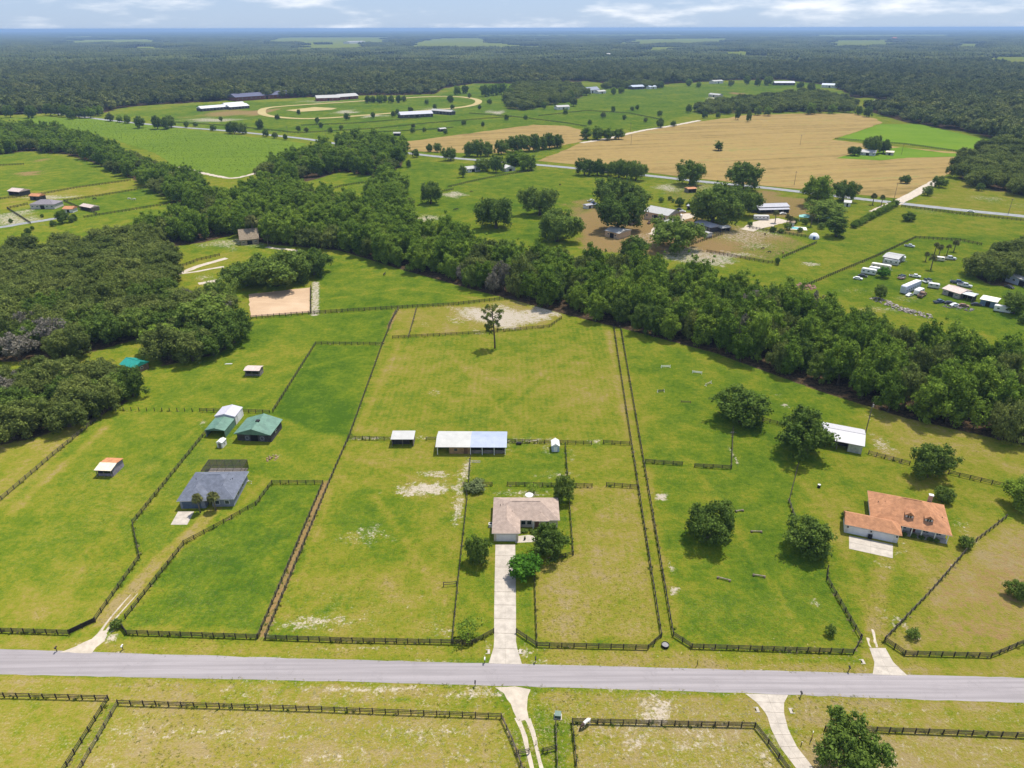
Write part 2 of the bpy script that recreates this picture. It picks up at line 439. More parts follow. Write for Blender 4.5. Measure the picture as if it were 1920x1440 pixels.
# worn strips beneath and between fences
for pts, wid, key, v in [([(612,905),(490,1192)], 2.6, 'dirt', .85), ([(655,822),(742,585)], 1.2, 'dirt', .55), ([(612,905),(655,822)], .8, 'sand', .5), ([(728,615),(743,585)], 2.6, 'dirt', .75),
    ([(214,1312),(132,1440)], 3.0, 'dirt', .45), ([(1151,610),(1184,832),(1240,1190)], 1.0, 'dirt', .5), ([(1164,612),(1201,832),(1262,1190)], .9, 'dirt', .45),
    ([(200,1160),(300,1050),(380,980),(430,920)], 4.2, 'lush', .12), ([(960,1300),(985,1380),(1000,1440)], 5, 'weed', .8), ([(590,590),(592,530)], 4, 'sand', .8),
    ([(0,948),(202,770)], 1.4, 'dirt', .5), ([(178,1160),(262,1047),(250,982),(385,812)], .8, 'dirt', .4), ([(235,1160),(345,1022),(480,946),(510,907)], .8, 'dirt', .4),
    ([(590,647),(512,772)], .8, 'dirt', .3), ([(1640,1240),(1640,1190),(1650,1150)], 4, 'lush', .3), ([(1660,1195),(1740,1112),(1820,1020)], 1.2, 'sand', .45),
    ([(776,582),(762,632)], 1.0, 'dirt', .6), ([(745,1290),(940,1345)], .8, 'sand', .4), ([(940,1345),(985,1450)], 1.2, 'dirt', .7), ([(1074,1352),(1082,1445)], .8, 'dirt', .5),
    ([(1415,1360),(1475,1445)], 1.2, 'sand', .45), ([(1078,1360),(1410,1366)], 1.4, 'sand', .42), ([(330,1255),(1900,1330)], .0, 'sand', 0.)]:
    if wid: stripe(key, pts, wid, v, .8)
for pts in ([(-500,1206),(0,1220),(640,1236),(1280,1252),(1920,1273),(2450,1292)], [(-500,1247),(0,1261),(640,1278),(1280,1296),(1920,1316),(2450,1336)]): stripe('sand', pts, .9, .42, .6)
for pts, wid, v in [([(700,930),(760,1010),(850,1150)],1.6,.30),([(660,1000),(700,1060),(790,1170)],1.4,.34),([(870,950),(790,1010),(600,1150)],1.5,.62),([(640,850),(700,870),(800,905)],1.6,.25),
    ([(670,810),(750,640)],2.2,.28),([(1140,620),(1175,820)],2.2,.25),([(930,760),(1000,700),(1060,660)],1.6,.60),([(950,770),(1020,708),(1080,668)],1.6,.58),([(820,640),(900,720),(960,800)],1.4,.30),
    ([(1215,880),(1225,980),(1270,1180)],2.0,.35),([(1290,860),(1360,960),(1500,1180)],1.5,.45),([(1500,900),(1560,960),(1640,1180)],3.0,.30),([(1660,1050),(1645,1120),(1640,1190)],3.5,.22),
    ([(60,1170),(180,1040),(260,900),(370,800)],1.6,.42),([(20,960),(200,800)],2.4,.30),([(300,1050),(440,960),(500,900)],1.6,.4),([(260,1180),(470,1185)],1.8,.36),([(560,1090),(620,920)],1.5,.30),
    ([(240,1330),(930,1358)],2.0,.22),([(1090,1368),(1400,1372)],2.5,.18),([(0,1275),(900,1302)],1.6,.22),([(1020,1305),(1900,1330)],1.6,.2),([(0,1208),(900,1228)],1.6,.28),([(1020,1238),(1900,1262)],1.6,.22),
    ([(250,1420),(500,1390),(900,1440)],2.0,.2),([(620,560),(760,540),(900,560)],2.0,.5),([(520,700),(620,680),(690,660)],1.6,.72)]:
    stripe('lush', pts, wid, v, 1.2)
# dark leaf litter under the woods (filled in by the planting below through the same outlines)
WOODS = {
 'oak_grove': [(-160,520),(0,500),(60,480),(130,468),(240,452),(310,470),(330,520),(340,565),(440,580),(466,605),(440,650),(400,668),(300,690),(285,658),(262,636),(240,644),(150,668),(60,680),(-160,682)],
 'oak_grove_near': [(-200,735),(0,722),(90,712),(180,708),(225,728),(248,752),(185,785),(100,812),(60,826),(0,838),(-200,860)],
 'belt_left': [(-200,312),(0,290),(60,283),(120,290),(180,308),(240,333),(330,382),(395,418),(430,390),(370,352),(300,327),(240,300),(180,275),(100,252),(0,246),(-200,250)],
 'belt_middle': [(250,445),(330,425),(395,418),(430,388),(510,350),(570,370),(640,385),(690,400),(700,350),(715,335),(755,340),(760,400),(780,430),(760,500),(700,486),(640,470),(560,463),(500,458),(440,440),(380,455),(300,465)],
 'belt_main': [(640,470),(740,502),(900,547),(960,562),(1060,590),(1170,617),(1340,662),(1540,735),(1700,785),(1920,835),(2080,870),(2080,765),(1920,715),(1700,660),(1500,600),(1400,570),(1290,545),(1200,530),(1100,518),(1000,507),(870,470),(760,438)],
 'copse_by_crop': [(500,335),(540,312),(620,290),(640,272),(720,275),(762,290),(755,312),(730,325),(690,330),(640,322),(600,335),(540,350),(515,350)],
 'wood_right': [(1790,335),(1830,352),(1920,368),(2120,390),(2120,300),(1920,275),(1850,290),(1800,310)],
 'band_hay': [(1296,210),(1330,216),(1400,213),(1480,212),(1592,212),(1604,198),(1560,184),(1500,179),(1440,184),(1380,192),(1330,200)],
 'grove_centre': [(948,206),(985,208),(1010,203),(1060,192),(1095,184),(1090,166),(1040,160),(975,162),(950,180)],
 'row_house': [(1130,168),(1180,166),(1240,166),(1240,158),(1140,158)],
 'oaks_right': [(1822,520),(1850,535),(1890,540),(1925,530),(2060,540),(2060,480),(1910,480),(1850,500)],
}
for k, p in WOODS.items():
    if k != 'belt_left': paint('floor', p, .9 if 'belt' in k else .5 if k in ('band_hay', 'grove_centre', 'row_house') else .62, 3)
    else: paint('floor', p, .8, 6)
# drier, weedier ground near the camera
paint('weed', [(-400,1255),(2300,1320),(2300,1700),(-400,1700)], .95, 6)
paint('weed', [(520,1100),(850,1110),(850,1200),(500,1190)], .6, 5)
paint('weed', [(1066,930),(1195,930),(1238,1192),(1005,1206)], .55, 3)
paint('weed', [(655,818),(742,637),(1150,612),(1182,828)], .22, 4)
paint('weed', [(1260,1100),(1600,1100),(1610,1215),(1262,1190)], .28, 6)
paint('weed', [(0,880),(420,820),(480,1180),(0,1180)], .3, 8)
A['weed'] = np.maximum(A['weed'], .10)
paint('mow', [(742,637),(1030,615),(1060,590),(1150,610),(1182,828),(655,818)], 1.0, 3); paint('mow', [(610,905),(512,908),(480,946),(345,1025),(237,1170),(480,1193)], .5, 3); paint('mow', [(1066,910),(1195,912),(1238,1192),(1005,1206)], .6, 2)
paint('mow', [(640,850),(870,850),(850,1190),(510,1180)], .5, 3)
for p_, v_ in [([(-400,1262),(930,1288),(930,1345),(220,1318),(-400,1300)], .24), ([(222,1322),(940,1347),(985,1470),(140,1470)], .25), ([(1030,1298),(2300,1325),(2300,1380),(1030,1352)], .24), ([(1075,1356),(1415,1364),(1490,1470),(1075,1470)], .34), ([(1500,1372),(2300,1388),(2300,1500),(1500,1480)], .28), ([(-300,1310),(200,1316),(110,1460),(-300,1460)], .18), ([(1010,1090),(1230,1090),(1238,1192),(1005,1206)], .20), ([(520,1100),(850,1110),(850,1200),(500,1190)], .20)]:
    i = region(W(p_), 3); m_ = sstep((poly_sd(W(p_), PXa[i], PYa[i])+2)/4); A['sand'][i] = np.maximum(A['sand'][i], v_*m_)

me = bpy.data.meshes.new('ground')
vv = np.zeros((NV, 3), np.float32); vv[:, 0] = PXa; vv[:, 1] = PYa
idx = np.arange(NV).reshape(ny, nx)
quads = np.stack([idx[:-1, :-1], idx[:-1, 1:], idx[1:, 1:], idx[1:, :-1]], -1).reshape(-1, 4)
me.vertices.add(NV); me.vertices.foreach_set('co', vv.ravel())
me.loops.add(quads.size); me.loops.foreach_set('vertex_index', quads.ravel().astype(np.int32))
me.polygons.add(len(quads)); me.polygons.foreach_set('loop_start', np.arange(0, quads.size, 4, dtype=np.int32))
me.update(calc_edges=True)
for k, a in A.items():
    at = me.attributes.new(k, 'FLOAT', 'POINT'); at.data.foreach_set('value', a)

def grass_colour(nt, pos, lush, weed, mow=None):
    """grass from dry straw to deep green"""
    big = noise(nt, pos, .018, 4, .6); mid = noise(nt, pos, .13, 4, .65); sml = noise(nt, pos, .7, 4, .7); fine = noise(nt, pos, 2.6, 3, .7)
    l = math_(nt, 'ADD', lush, math_(nt, 'MULTIPLY', math_(nt, 'SUBTRACT', big, .5), .85))
    l = math_(nt, 'ADD', l, math_(nt, 'MULTIPLY', math_(nt, 'SUBTRACT', mid, .5), 1.1))
    l = math_(nt, 'ADD', l, math_(nt, 'MULTIPLY', math_(nt, 'SUBTRACT', sml, .5), .95))
    l = math_(nt, 'ADD', l, math_(nt, 'MULTIPLY', math_(nt, 'SUBTRACT', fine, .5), .75), clamp=True)
    if mow is not None:                 # faint drag and mower lines
        sx = N(nt, 'ShaderNodeSeparateXYZ'); nt.links.new(pos, sx.inputs[0])
        wv = math_(nt, 'SINE', math_(nt, 'ADD', math_(nt, 'MULTIPLY', sx.outputs[0], 3.1), math_(nt, 'MULTIPLY', mid, 5.0)))
        l = math_(nt, 'ADD', l, math_(nt, 'MULTIPLY', math_(nt, 'MULTIPLY', wv, .038), mow), clamp=True)
    r = N(nt, 'ShaderNodeValToRGB')
    el = r.color_ramp.elements
    el[0].position = .0; el[0].color = (.30, .23, .105, 1)
    el[1].position = 1.; el[1].color = (.055, .112, .010, 1)
    for p, c in ((.22, (.262,.218,.044)), (.45, (.196,.204,.019)), (.70, (.114,.168,.012))):
        e = r.color_ramp.elements.new(p); e.color = (*c, 1)
    nt.links.new(l, r.inputs[0])
    c = r.outputs[0]
    # pale seed heads and straw, in drifts
    sp = noise(nt, pos, 1.9, 2, .8); dr = noise(nt, pos, .09, 4, .6)
    f = math_(nt, 'MULTIPLY', mapr(nt, sp, .52, .66), math_(nt, 'MULTIPLY', mapr(nt, dr, .36, .64), math_(nt, 'MULTIPLY', weed, .75)), clamp=True)
    c = mixc(nt, f, c, (.37, .325, .165))
    f2 = math_(nt, 'MULTIPLY', mapr(nt, noise(nt, pos, 1.3, 3, .75), .60, .72), .55)
    c = mixc(nt, f2, c, (.070, .100, .012))
    h = math_(nt, 'ADD', sml, math_(nt, 'MULTIPLY', fine, .7))
    return c, h

def attr(nt, name):
    return N(nt, 'ShaderNodeAttribute', attribute_name=name).outputs['Fac']
gm, nt, out = nodes_of('grassland')
pos = world_pos(nt)
c, h = grass_colour(nt, pos, attr(nt, 'lush'), attr(nt, 'weed'), attr(nt, 'mow'))
n_a = noise(nt, pos, .55, 5, .7); n_b = noise(nt, pos, 1.7, 4, .75)
ng = math_(nt, 'ADD', math_(nt, 'MULTIPLY', n_a, .55), math_(nt, 'MULTIPLY', n_b, .45))
def thr(key, k, g):                    # patch outline broken up by noise
    a = attr(nt, key)
    a = math_(nt, 'ADD', math_(nt, 'MULTIPLY', a, g), math_(nt, 'MULTIPLY', math_(nt, 'MULTIPLY', math_(nt, 'SUBTRACT', ng, .5), k), mapr(nt, a, .03, .25)))
    return a
dirt_c = mixc(nt, n_b, (.20,.120,.052), (.38,.25,.115))
c = mixc(nt, math_(nt, 'MULTIPLY', mapr(nt, thr('dirt', 2.2, .8), .30, .66), .9), c, dirt_c)
sand_c = mixc(nt, n_b, (.34,.275,.20), (.62,.55,.45))
c = mixc(nt, mapr(nt, thr('sand', 3.0, .84), .34, .78), c, sand_c)
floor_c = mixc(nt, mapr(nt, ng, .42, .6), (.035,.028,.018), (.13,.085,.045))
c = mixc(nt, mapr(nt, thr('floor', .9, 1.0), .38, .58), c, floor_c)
d = N(nt, 'ShaderNodeBsdfDiffuse'); d.inputs['Roughness'].default_value = .9
nt.links.new(c, d.inputs['Color'])
nt.links.new(bump(nt, h, .9, .35), d.inputs['Normal'])
nt.links.new(d.outputs[0], out.inputs['Surface'])
me.materials.append(gm)
ground = bpy.data.objects.new('ground', me); col.objects.link(ground)
tag(ground, 'flat green and straw-coloured pasture land reaching to the horizon', 'ground', kind='structure')

# ------------------------------------------------------------------ fields laid as their own sheets
def sheet(name, poly, z, mat, label, cat, parent=None, rough_edge=0.0, seed=1):
    rr = random.Random(seed); pts = []
    n = len(poly)
    for i in range(n):
        a = Vector(poly[i]); b = Vector(poly[(i+1) % n]); L = (b-a).length
        k = max(1, int(L/(rough_edge*4))) if rough_edge else 1
        for j in range(k):
            p = a.lerp(b, j/k)
            if rough_edge and j: p += Vector((rr.gauss(0, 1), rr.gauss(0, 1)))*rough_edge*.35
            pts.append((p.x, p.y, z))
    bm = bmesh.new()
    f = bm.faces.new([bm.verts.new(p) for p in pts])
    f.normal_update()
    if f.normal.z < 0: f.normal_flip()
    bmesh.ops.triangulate(bm, faces=[f])
    m = bpy.data.meshes.new(name); bm.to_mesh(m); bm.free(); m.materials.append(mat)
    o = bpy.data.objects.new(name, m); col.objects.link(o)
    if parent: o.parent = parent
    else: tag(o, label, cat, kind='structure')
    return o

def field_mat(name, stops, ang, row, rowamt, big=.012):
    m, nt, out = nodes_of(name)
    pos = world_pos(nt)
    rot = N(nt, 'ShaderNodeVectorRotate', rotation_type='Z_AXIS'); rot.inputs['Angle'].default_value = ang
    nt.links.new(pos, rot.inputs['Vector'])
    sc = N(nt, 'ShaderNodeVectorMath', operation='MULTIPLY'); sc.inputs[1].default_value = (.04, 1, 1)
    nt.links.new(rot.outputs[0], sc.inputs[0])
    a = noise(nt, pos, big, 5, .6); b = noise(nt, sc.outputs[0], row, 4, .65); d3 = noise(nt, pos, .12, 4, .7)
    l = math_(nt, 'ADD', math_(nt, 'MULTIPLY', a, 1-rowamt), math_(nt, 'ADD', math_(nt, 'MULTIPLY', b, rowamt), math_(nt, 'MULTIPLY', math_(nt, 'SUBTRACT', d3, .5), .35)), clamp=True)
    r = N(nt, 'ShaderNodeValToRGB'); el = r.color_ramp.elements
    el[0].position, el[0].color = stops[0][0], (*stops[0][1], 1)
    el[1].position, el[1].color = stops[-1][0], (*stops[-1][1], 1)
    for p, cc in stops[1:-1]: e = el.new(p); e.color = (*cc, 1)
    nt.links.new(l, r.inputs[0])
    dd = N(nt, 'ShaderNodeBsdfDiffuse'); nt.links.new(r.outputs[0], dd.inputs['Color'])
    nt.links.new(dd.outputs[0], out.inputs['Surface'])
    return m

hay_m = field_mat('cut_hay', [(.36,(.150,.112,.042)), (.46,(.222,.158,.062)), (.56,(.262,.186,.072)), (.66,(.175,.165,.056))], R(-14), .09, .68)
crop_m = field_mat('young_crop_soil', [(.3,(.070,.115,.013)), (.5,(.098,.150,.015)), (.75,(.130,.178,.020))], R(-8), .12, .6)
lush_m = field_mat('lush_meadow', [(.3,(.075,.135,.011)), (.5,(.100,.168,.014)), (.75,(.135,.185,.02))], R(20), .05, .4)
HAY = [(1008,302),(1090,268),(1200,245),(1310,228),(1400,216),(1500,213),(1600,213),(1640,222),(1655,230),(1612,245),(1560,262),(1640,271),(1720,279),(1800,286),(1812,300),(1790,320),(1740,345),(1700,364),(1690,373),(1620,366),(1440,349),(1300,334),(1210,323),(1100,311),(1050,306)]
sheet('hay_field', W(HAY), .12, hay_m, 'broad tan mown hay field beyond the two-lane highway', 'field', rough_edge=3, seed=3)
sheet('hay_field', W([(728,270),(850,254),(1000,234),(1060,236),(1088,243),(1104,259),(1088,266),(1040,276),(950,287),(830,287),(760,281)]), .12, hay_m, 'narrow tan mown field behind the row of trees on the highway', 'field', rough_edge=3, seed=4)
sheet('crop_field', W([(30,228),(70,219),(180,223),(330,240),(575,269),(545,292),(505,306),(490,318),(465,326),(440,335),(410,330),(345,321),(330,312),(290,287),(200,257),(120,241)]), .1, crop_m, 'bright green crop field in rows beside the left tree belt', 'field', rough_edge=2, seed=5)
sheet('meadow', W([(1566,262),(1620,243),(1652,233),(1722,233),(1852,263),(1842,276),(1800,284),(1700,271)]), .22, lush_m, 'vivid green meadow strip behind the tan hay field', 'field', rough_edge=2, seed=6)
sheet('meadow', W([(1568,297),(1600,288),(1690,276),(1770,287),(1798,288),(1796,294),(1700,296),(1650,301)]), .2, lush_m, 'green lawn patch round the trees inside the hay field', 'field', rough_edge=1.5, seed=7)
sand_m = field_mat('arena_sand', [(.3,(.34,.235,.15)), (.55,(.43,.31,.205)), (.8,(.50,.38,.27))], R(8), .5, .3, big=.05)
sheet('riding_arena', W([(466,552),(520,546),(582,539),(582,586),(470,594)]), .03, sand_m, 'tan sand riding arena beside the oak grove', 'arena', rough_edge=.6, seed=8)

# training track: ring of pale clay
trk = W([(483,211),(489,204),(520,199.5),(600,194),(700,187.5),(800,181),(860,181),(893,185),(904,190),(895,197),(860,203),(800,208),(700,216),(620,222),(560,223.5),(510,220),(489,216)])
def smooth_loop(p, n):
    p = [Vector(q) for q in p]; L = len(p); o = []
    for i in range(L):
        a, b, c, d = p[i-1], p[i], p[(i+1) % L], p[(i+2) % L]
        for k in range(n):
            t = k/n
            o.append(.5*((2*b)+(c-a)*t+(2*a-5*b+4*c-d)*t*t+(3*b-a-3*c+d)*t**3))
    return o
tl = smooth_loop(trk, 5); ctr = sum(tl, Vector((0, 0)))/len(tl)
mb = MB(); n = len(tl)
for q in tl: mb.v.append((q.x, q.y, .3))
for i, q in enumerate(tl):
    t = (tl[(i+1) % n]-tl[i-1]).normalized(); nr = Vector((-t.y, t.x))
    if nr.dot(ctr-q) < 0: nr = -nr
    w = q+nr*12; mb.v.append((w.x, w.y, .3))
for i in range(n): mb.f.append([i, (i+1) % n, n+(i+1) % n, n+i]); mb.m.append(0)
clay_m = field_mat('track_clay', [(.3,(.30,.245,.11)), (.7,(.38,.31,.155))], 0, .2, .3, big=.03)
bm = bmesh.new(); tmp = mb.mesh('t', clay_m); bm.from_mesh(tmp); bmesh.ops.recalc_face_normals(bm, faces=bm.faces)
if sum(f.normal.z for f in bm.faces) < 0: bmesh.ops.reverse_faces(bm, faces=bm.faces)
bm.to_mesh(tmp); bm.free(); o = link('race_track', tmp); tag(o, 'oval pale clay training track in the far green paddocks', 'track', kind='structure')
sheet('straw_strip', W([(535,207),(590,201),(632,203),(622,206),(562,210)]), .3, clay_m, 'pale straw-coloured rectangle inside the oval track', 'field')

# ------------------------------------------------------------------ roads and drives
def ribbon(name, pts, width, z, mat, label, cat='road', kind='structure', jit=0.0, seed=1, closed=False):
    """strip along a line; width number or list"""
    rr = random.Random(seed)
    P = [Vector(p) for p in pts]; n = len(P)
    wl_ = width if isinstance(width, (list, tuple)) else [width]*n
    # resample with a spline so bends are smooth
    Q = []; WW = []
    for i in range(n-1):
        a, b, c, d = P[max(i-1, 0)], P[i], P[i+1], P[min(i+2, n-1)]
        k = max(2, min(24, int((c-b).length/2.5)))
        for j in range(k):
            t = j/k
            Q.append(.5*((2*b)+(c-a)*t+(2*a-5*b+4*c-d)*t*t+(3*b-a-3*c+d)*t**3)); WW.append(wl_[i]*(1-t)+wl_[i+1]*t)
    Q.append(P[-1]); WW.append(wl_[-1])
    mb = MB(); m = len(Q)
    for i, q in enumerate(Q):
        t = (Q[min(i+1, m-1)]-Q[max(i-1, 0)]).normalized(); nr = Vector((-t.y, t.x))
        a = q+nr*(WW[i]/2+rr.gauss(0, jit)); b = q-nr*(WW[i]/2+rr.gauss(0, jit))
        mb.v += [(b.x, b.y, z), (a.x, a.y, z)]
    for i in range(m-1): mb.f.append([2*i, 2*i+2, 2*i+3, 2*i+1]); mb.m.append(0)
    o = mb.build(name, mat)
    if o.data.polygons[0].normal.z < 0: o.data.flip_normals()
    return tag(o, label, cat, kind=kind)

def road_mat(name, rgb, streak=(.02, 1.0)):
    m, nt, out = nodes_of(name)
    pos = world_pos(nt)
    sc = N(nt, 'ShaderNodeVectorMath', operation='MULTIPLY'); sc.inputs[1].default_value = (streak[0], streak[1], 1)
    nt.links.new(pos, sc.inputs[0])
    a = noise(nt, sc.outputs[0], 1.1, 4, .6); b = noise(nt, pos, .16, 5, .65); f = noise(nt, pos, 3.5, 3, .7)
    c = mixc(nt, mapr(nt, a, .3, .7), tuple(x*.83 for x in rgb), tuple(x*1.10 for x in rgb))
    c = mixc(nt, mapr(nt, b, .45, .75, 0, .5), c, tuple(x*.80 for x in rgb))
    c = mixc(nt, math_(nt, 'MULTIPLY', mapr(nt, f, .55, .8), .35), c, tuple(x*.6 for x in rgb))
    v = N(nt, 'ShaderNodeTexVoronoi', feature='DISTANCE_TO_EDGE'); v.inputs['Scale'].default_value = .17
    dn = N(nt, 'ShaderNodeVectorMath', operation='ADD'); nt.links.new(pos, dn.inputs[0])
    nn = N(nt, 'ShaderNodeTexNoise'); nn.inputs['Scale'].default_value = .5; nn.inputs['Detail'].default_value = 3; nt.links.new(pos, nn.inputs['Vector'])
    ns = N(nt, 'ShaderNodeVectorMath', operation='SCALE'); ns.inputs['Scale'].default_value = 3.0; nt.links.new(nn.outputs['Color'], ns.inputs[0]); nt.links.new(ns.outputs[0], dn.inputs[1])
    nt.links.new(dn.outputs[0], v.inputs['Vector'])
    cr = math_(nt, 'MULTIPLY', mapr(nt, v.outputs['Distance'], 0, .012, 1, 0), mapr(nt, b, .45, .6, 0, .22))
    c = mixc(nt, cr, c, tuple(x*.35 for x in rgb))
    p = N(nt, 'ShaderNodeBsdfPrincipled'); nt.links.new(c, p.inputs['Base Color']); p.inputs['Roughness'].default_value = .85; p.inputs['Specular IOR Level'].default_value = .2
    nt.links.new(bump(nt, f, .3, .02), p.inputs['Normal'])
    nt.links.new(p.outputs[0], out.inputs['Surface'])
    return m
asph = road_mat('worn_asphalt', (.262, .238, .246))
asph2 = road_mat('highway_asphalt', (.235, .24, .245), (.3, .3))
conc = road_mat('driveway_concrete', (.40, .355, .305), (.6, .6))
limerock = road_mat('crushed_limerock', (.43, .37, .30), (.5, .5))
top = [(-500,1207),(0,1221),(640,1237),(1280,1253),(1920,1274),(2450,1293)]
bot = [(-500,1246),(0,1260),(640,1277),(1280,1295),(1920,1315),(2450,1335)]
mid = [((a[0]+b[0])/2, (a[1]+b[1])/2) for a, b in zip(top, bot)]
wd = [math.dist(G(*a), G(*b)) for a, b in zip(top, bot)]
ribbon('road', W(mid), wd, .012, asph, 'pale grey two-lane residential road crossing the foreground', jit=.06)
ribbon('highway', W([(-200,222),(0,213),(60,210),(120,214.5),(200,225),(330,238),(420,245),(560,259),(620,268),(700,277),(770,288),(850,296.5),(930,303),(1050,313),(1210,329),(1300,339),(1440,353),(1560,367),(1700,383),(1820,396),(1920,406),(2200,436)]), 8.5, .16, asph2, 'grey two-lane highway running past the hay fields', jit=.1)
ribbon('side_road', W([(1684,379),(1712,365),(1735,352),(1760,338)]), 8, .19, limerock, 'white concrete side road leaving the highway by the hay field', jit=.2)
ribbon('farm_lane', W([(1640,398),(1662,388),(1684,380)]), 8, .19, limerock, 'pale lane joining the farm to the highway', jit=.3)
ribbon('farm_lane', W([(1090,268),(1140,260),(1200,246),(1260,236),(1312,226)]), 7, .24, limerock, 'thin pale lane along the edge of the tan hay field', jit=.4)
ribbon('farm_lane', W([(-60,432),(0,426),(50,418),(90,412),(130,405)]), 6, .05, asph2, 'grey lane by the far left farmhouse', jit=.2)
ribbon('farm_lane', W([(335,313),(372,323),(410,331),(440,334),(480,325),(530,312)]), 5, .16, limerock, 'sandy track along the near edge of the green crop field', jit=.6)
ribbon('farm_lane', W([(200,286),(235,296),(270,306)]), 5, .16, limerock, 'sandy track behind the left tree belt', jit=.6)
ribbon('farm_drive', W([(296,527),(330,515),(370,500),(400,491),(425,484)]), [3.5,3.8,3.8,3.5,3.5], .03, limerock, 'pale curving drive beside the oak grove', 'driveway', jit=.2)
ribbon('farm_drive', W([(330,514),(370,509),(400,503),(420,500)]), 2.4, .035, limerock, 'pale branch of the drive beside the oak grove', 'driveway', jit=.2)
ribbon('farm_drive', W([(372,532),(400,527),(425,520),(438,513)]), 3.2, .03, limerock, 'pale drive ending under the spreading oak', 'driveway', jit=.2)
ribbon('farm_drive', W([(500,463),(520,466),(560,470)]), 3, .03, limerock, 'sandy drive by the tan house in the trees', 'driveway', jit=.3)
ribbon('farm_yard', W([(1400,432),(1430,420),(1470,412)]), [8,14,10], .06, limerock, 'white gravel yard before the long grey barn', 'yard', jit=.5)
ribbon('farm_yard', W([(1225,440),(1245,425),(1262,412),(1300,402)]), [6,12,14,8], .05, limerock, 'pale gravel yard beside the tan barn', 'yard', jit=.6)

def slabs(name, L, Rr, n, mat, label, z=.02):
    """concrete drive: a base sheet with separate slabs on it; L and Rr are its edges"""
    def samp(P, t):
        P = [Vector(p) for p in P]; d = [0]
        for a, b in zip(P[:-1], P[1:]): d.append(d[-1]+(b-a).length)
        s = t*d[-1]
        for i in range(len(P)-1):
            if s <= d[i+1]+1e-6: return P[i].lerp(P[i+1], (s-d[i])/max(1e-6, d[i+1]-d[i]))
        return P[-1]
    base = MB(); dark = M('slab_joint', (.27,.235,.195), var=.2)
    K = n*3
    for i in range(K+1):
        a = samp(L, i/K); b = samp(Rr, i/K); base.v += [(a.x,a.y,z*.5),(b.x,b.y,z*.5)]
    for i in range(K): base.f.append([2*i,2*i+1,2*i+3,2*i+2]); base.m.append(0)
    root = base.build(name, dark)
    if root.data.polygons[0].normal.z < 0: root.data.flip_normals()
    tag(root, label, 'driveway', kind='structure')
    g = .05/n*.35
    for i in range(n):
        for h in ((0, .5), (.5, 1)):
            sb = MB(); pts = []
            for t in (i/n+g, (i+.5)/n, (i+1)/n-g):
                a = samp(L, t); b = samp(Rr, t)
                e = .003
                pts.append((a.lerp(b, h[0]+(e if h[0] else 0)), a.lerp(b, h[1]-(e if h[1] < 1 else 0))))
            ring = [p[0] for p in pts]+[p[1] for p in pts][::-1]
            area = sum(ring[k].x*ring[(k+1) % 6].y-ring[(k+1) % 6].x*ring[k].y for k in range(6))
            if area < 0: ring = ring[::-1]
            dz = rnd.uniform(0, .008)
            sb.prism([(q.x, q.y) for q in ring], z*.5+.001, z+.012+dz)
            sb.build('slab', mat, root)
    return root
slabs('driveway', W([(929,1021),(927.5,1090),(926.5,1150),(926.5,1212),(916,1244.5)]), W([(966,1021),(967,1090),(967.5,1150),(967.5,1208),(979,1246.5)]), 9, conc, 'straight pale concrete driveway leading to the pink-roofed house')
sheet('front_walk', W([(966,1018),(966,1006),(990,1003),(1008,1006),(1006,1016),(985,1017)]), .03, conc, 'pale concrete walk between garage and front door', 'path')
slabs('driveway', W([(1630,1215),(1640,1243),(1636,1265)]), W([(1660,1215),(1675,1242),(1702,1267.5)]), 3, conc, 'short flared concrete apron at the right-hand gate')
slabs('driveway', W([(1397,1300.5),(1420,1318),(1438,1340),(1445,1365),(1462,1400),(1500,1450),(1540,1490)]), W([(1478,1303),(1470,1318),(1470,1338),(1478,1368),(1494,1400),(1527,1442),(1570,1485)]), 9, conc, 'curving concrete driveway below the road on the right')
slabs('patio', W([(334,959),(320,984)]), W([(364,959),(351,984)]), 2, conc, 'small concrete parking pad before the blue-grey house')
slabs('patio', W([(1592,1004),(1592,1029)]), W([(1674,1021),(1674,1047)]), 2, conc, 'wide concrete parking pad before the orange-roofed house')
# sandy drives
sheet('sand_drive', W([(112,1223.5),(140,1213),(172,1198),(185,1186),(196,1182),(201,1190),(196,1202),(180,1214),(172,1225)]), .02, limerock, 'white limerock drive mouth at the left gate', 'driveway', rough_edge=.35, seed=11)
ribbon('wheel_rut', W([(186,1189),(201,1166),(222,1141),(245,1115)]), [.7,.5,.4,.2], .018, limerock, 'left sandy wheel rut of the drive to the blue-grey house', 'track', jit=.06)
ribbon('wheel_rut', W([(196,1189),(212,1166),(234,1140),(258,1113)]), [.7,.5,.4,.2], .018, limerock, 'right sandy wheel rut of the drive to the blue-grey house', 'track', jit=.06, seed=2)
sheet('sand_drive', W([(928,1289),(965,1287),(995,1293),(990,1305),(988,1330),(992,1350),(995,1362),(984,1350),(976,1352),(968,1345),(958,1320),(945,1300)]), .02, limerock, 'white limerock drive mouth below the road opposite the main driveway', 'driveway', rough_edge=.3, seed=12)
ribbon('wheel_rut', W([(970,1345),(980,1370),(988,1400),(999,1450)]), [1.0,.8,.7,.7], .024, limerock, 'left white wheel rut of the track at the bottom edge', 'track', jit=.07, seed=3)
ribbon('wheel_rut', W([(990,1348),(998,1370),(1005,1400),(1018,1450)]), [1.0,.8,.7,.7], .024, limerock, 'right white wheel rut of the track at the bottom edge', 'track', jit=.07, seed=4)
ribbon('wheel_rut', W([(1633,1214),(1629,1204),(1628,1196)]), .5, .018, limerock, 'left sandy wheel rut above the flared apron', 'track', jit=.08, seed=5)
ribbon('wheel_rut', W([(1645,1214),(1641,1203),(1638,1192),(1636,1180)]), .5, .018, limerock, 'right sandy wheel rut above the flared apron', 'track', jit=.08, seed=6)
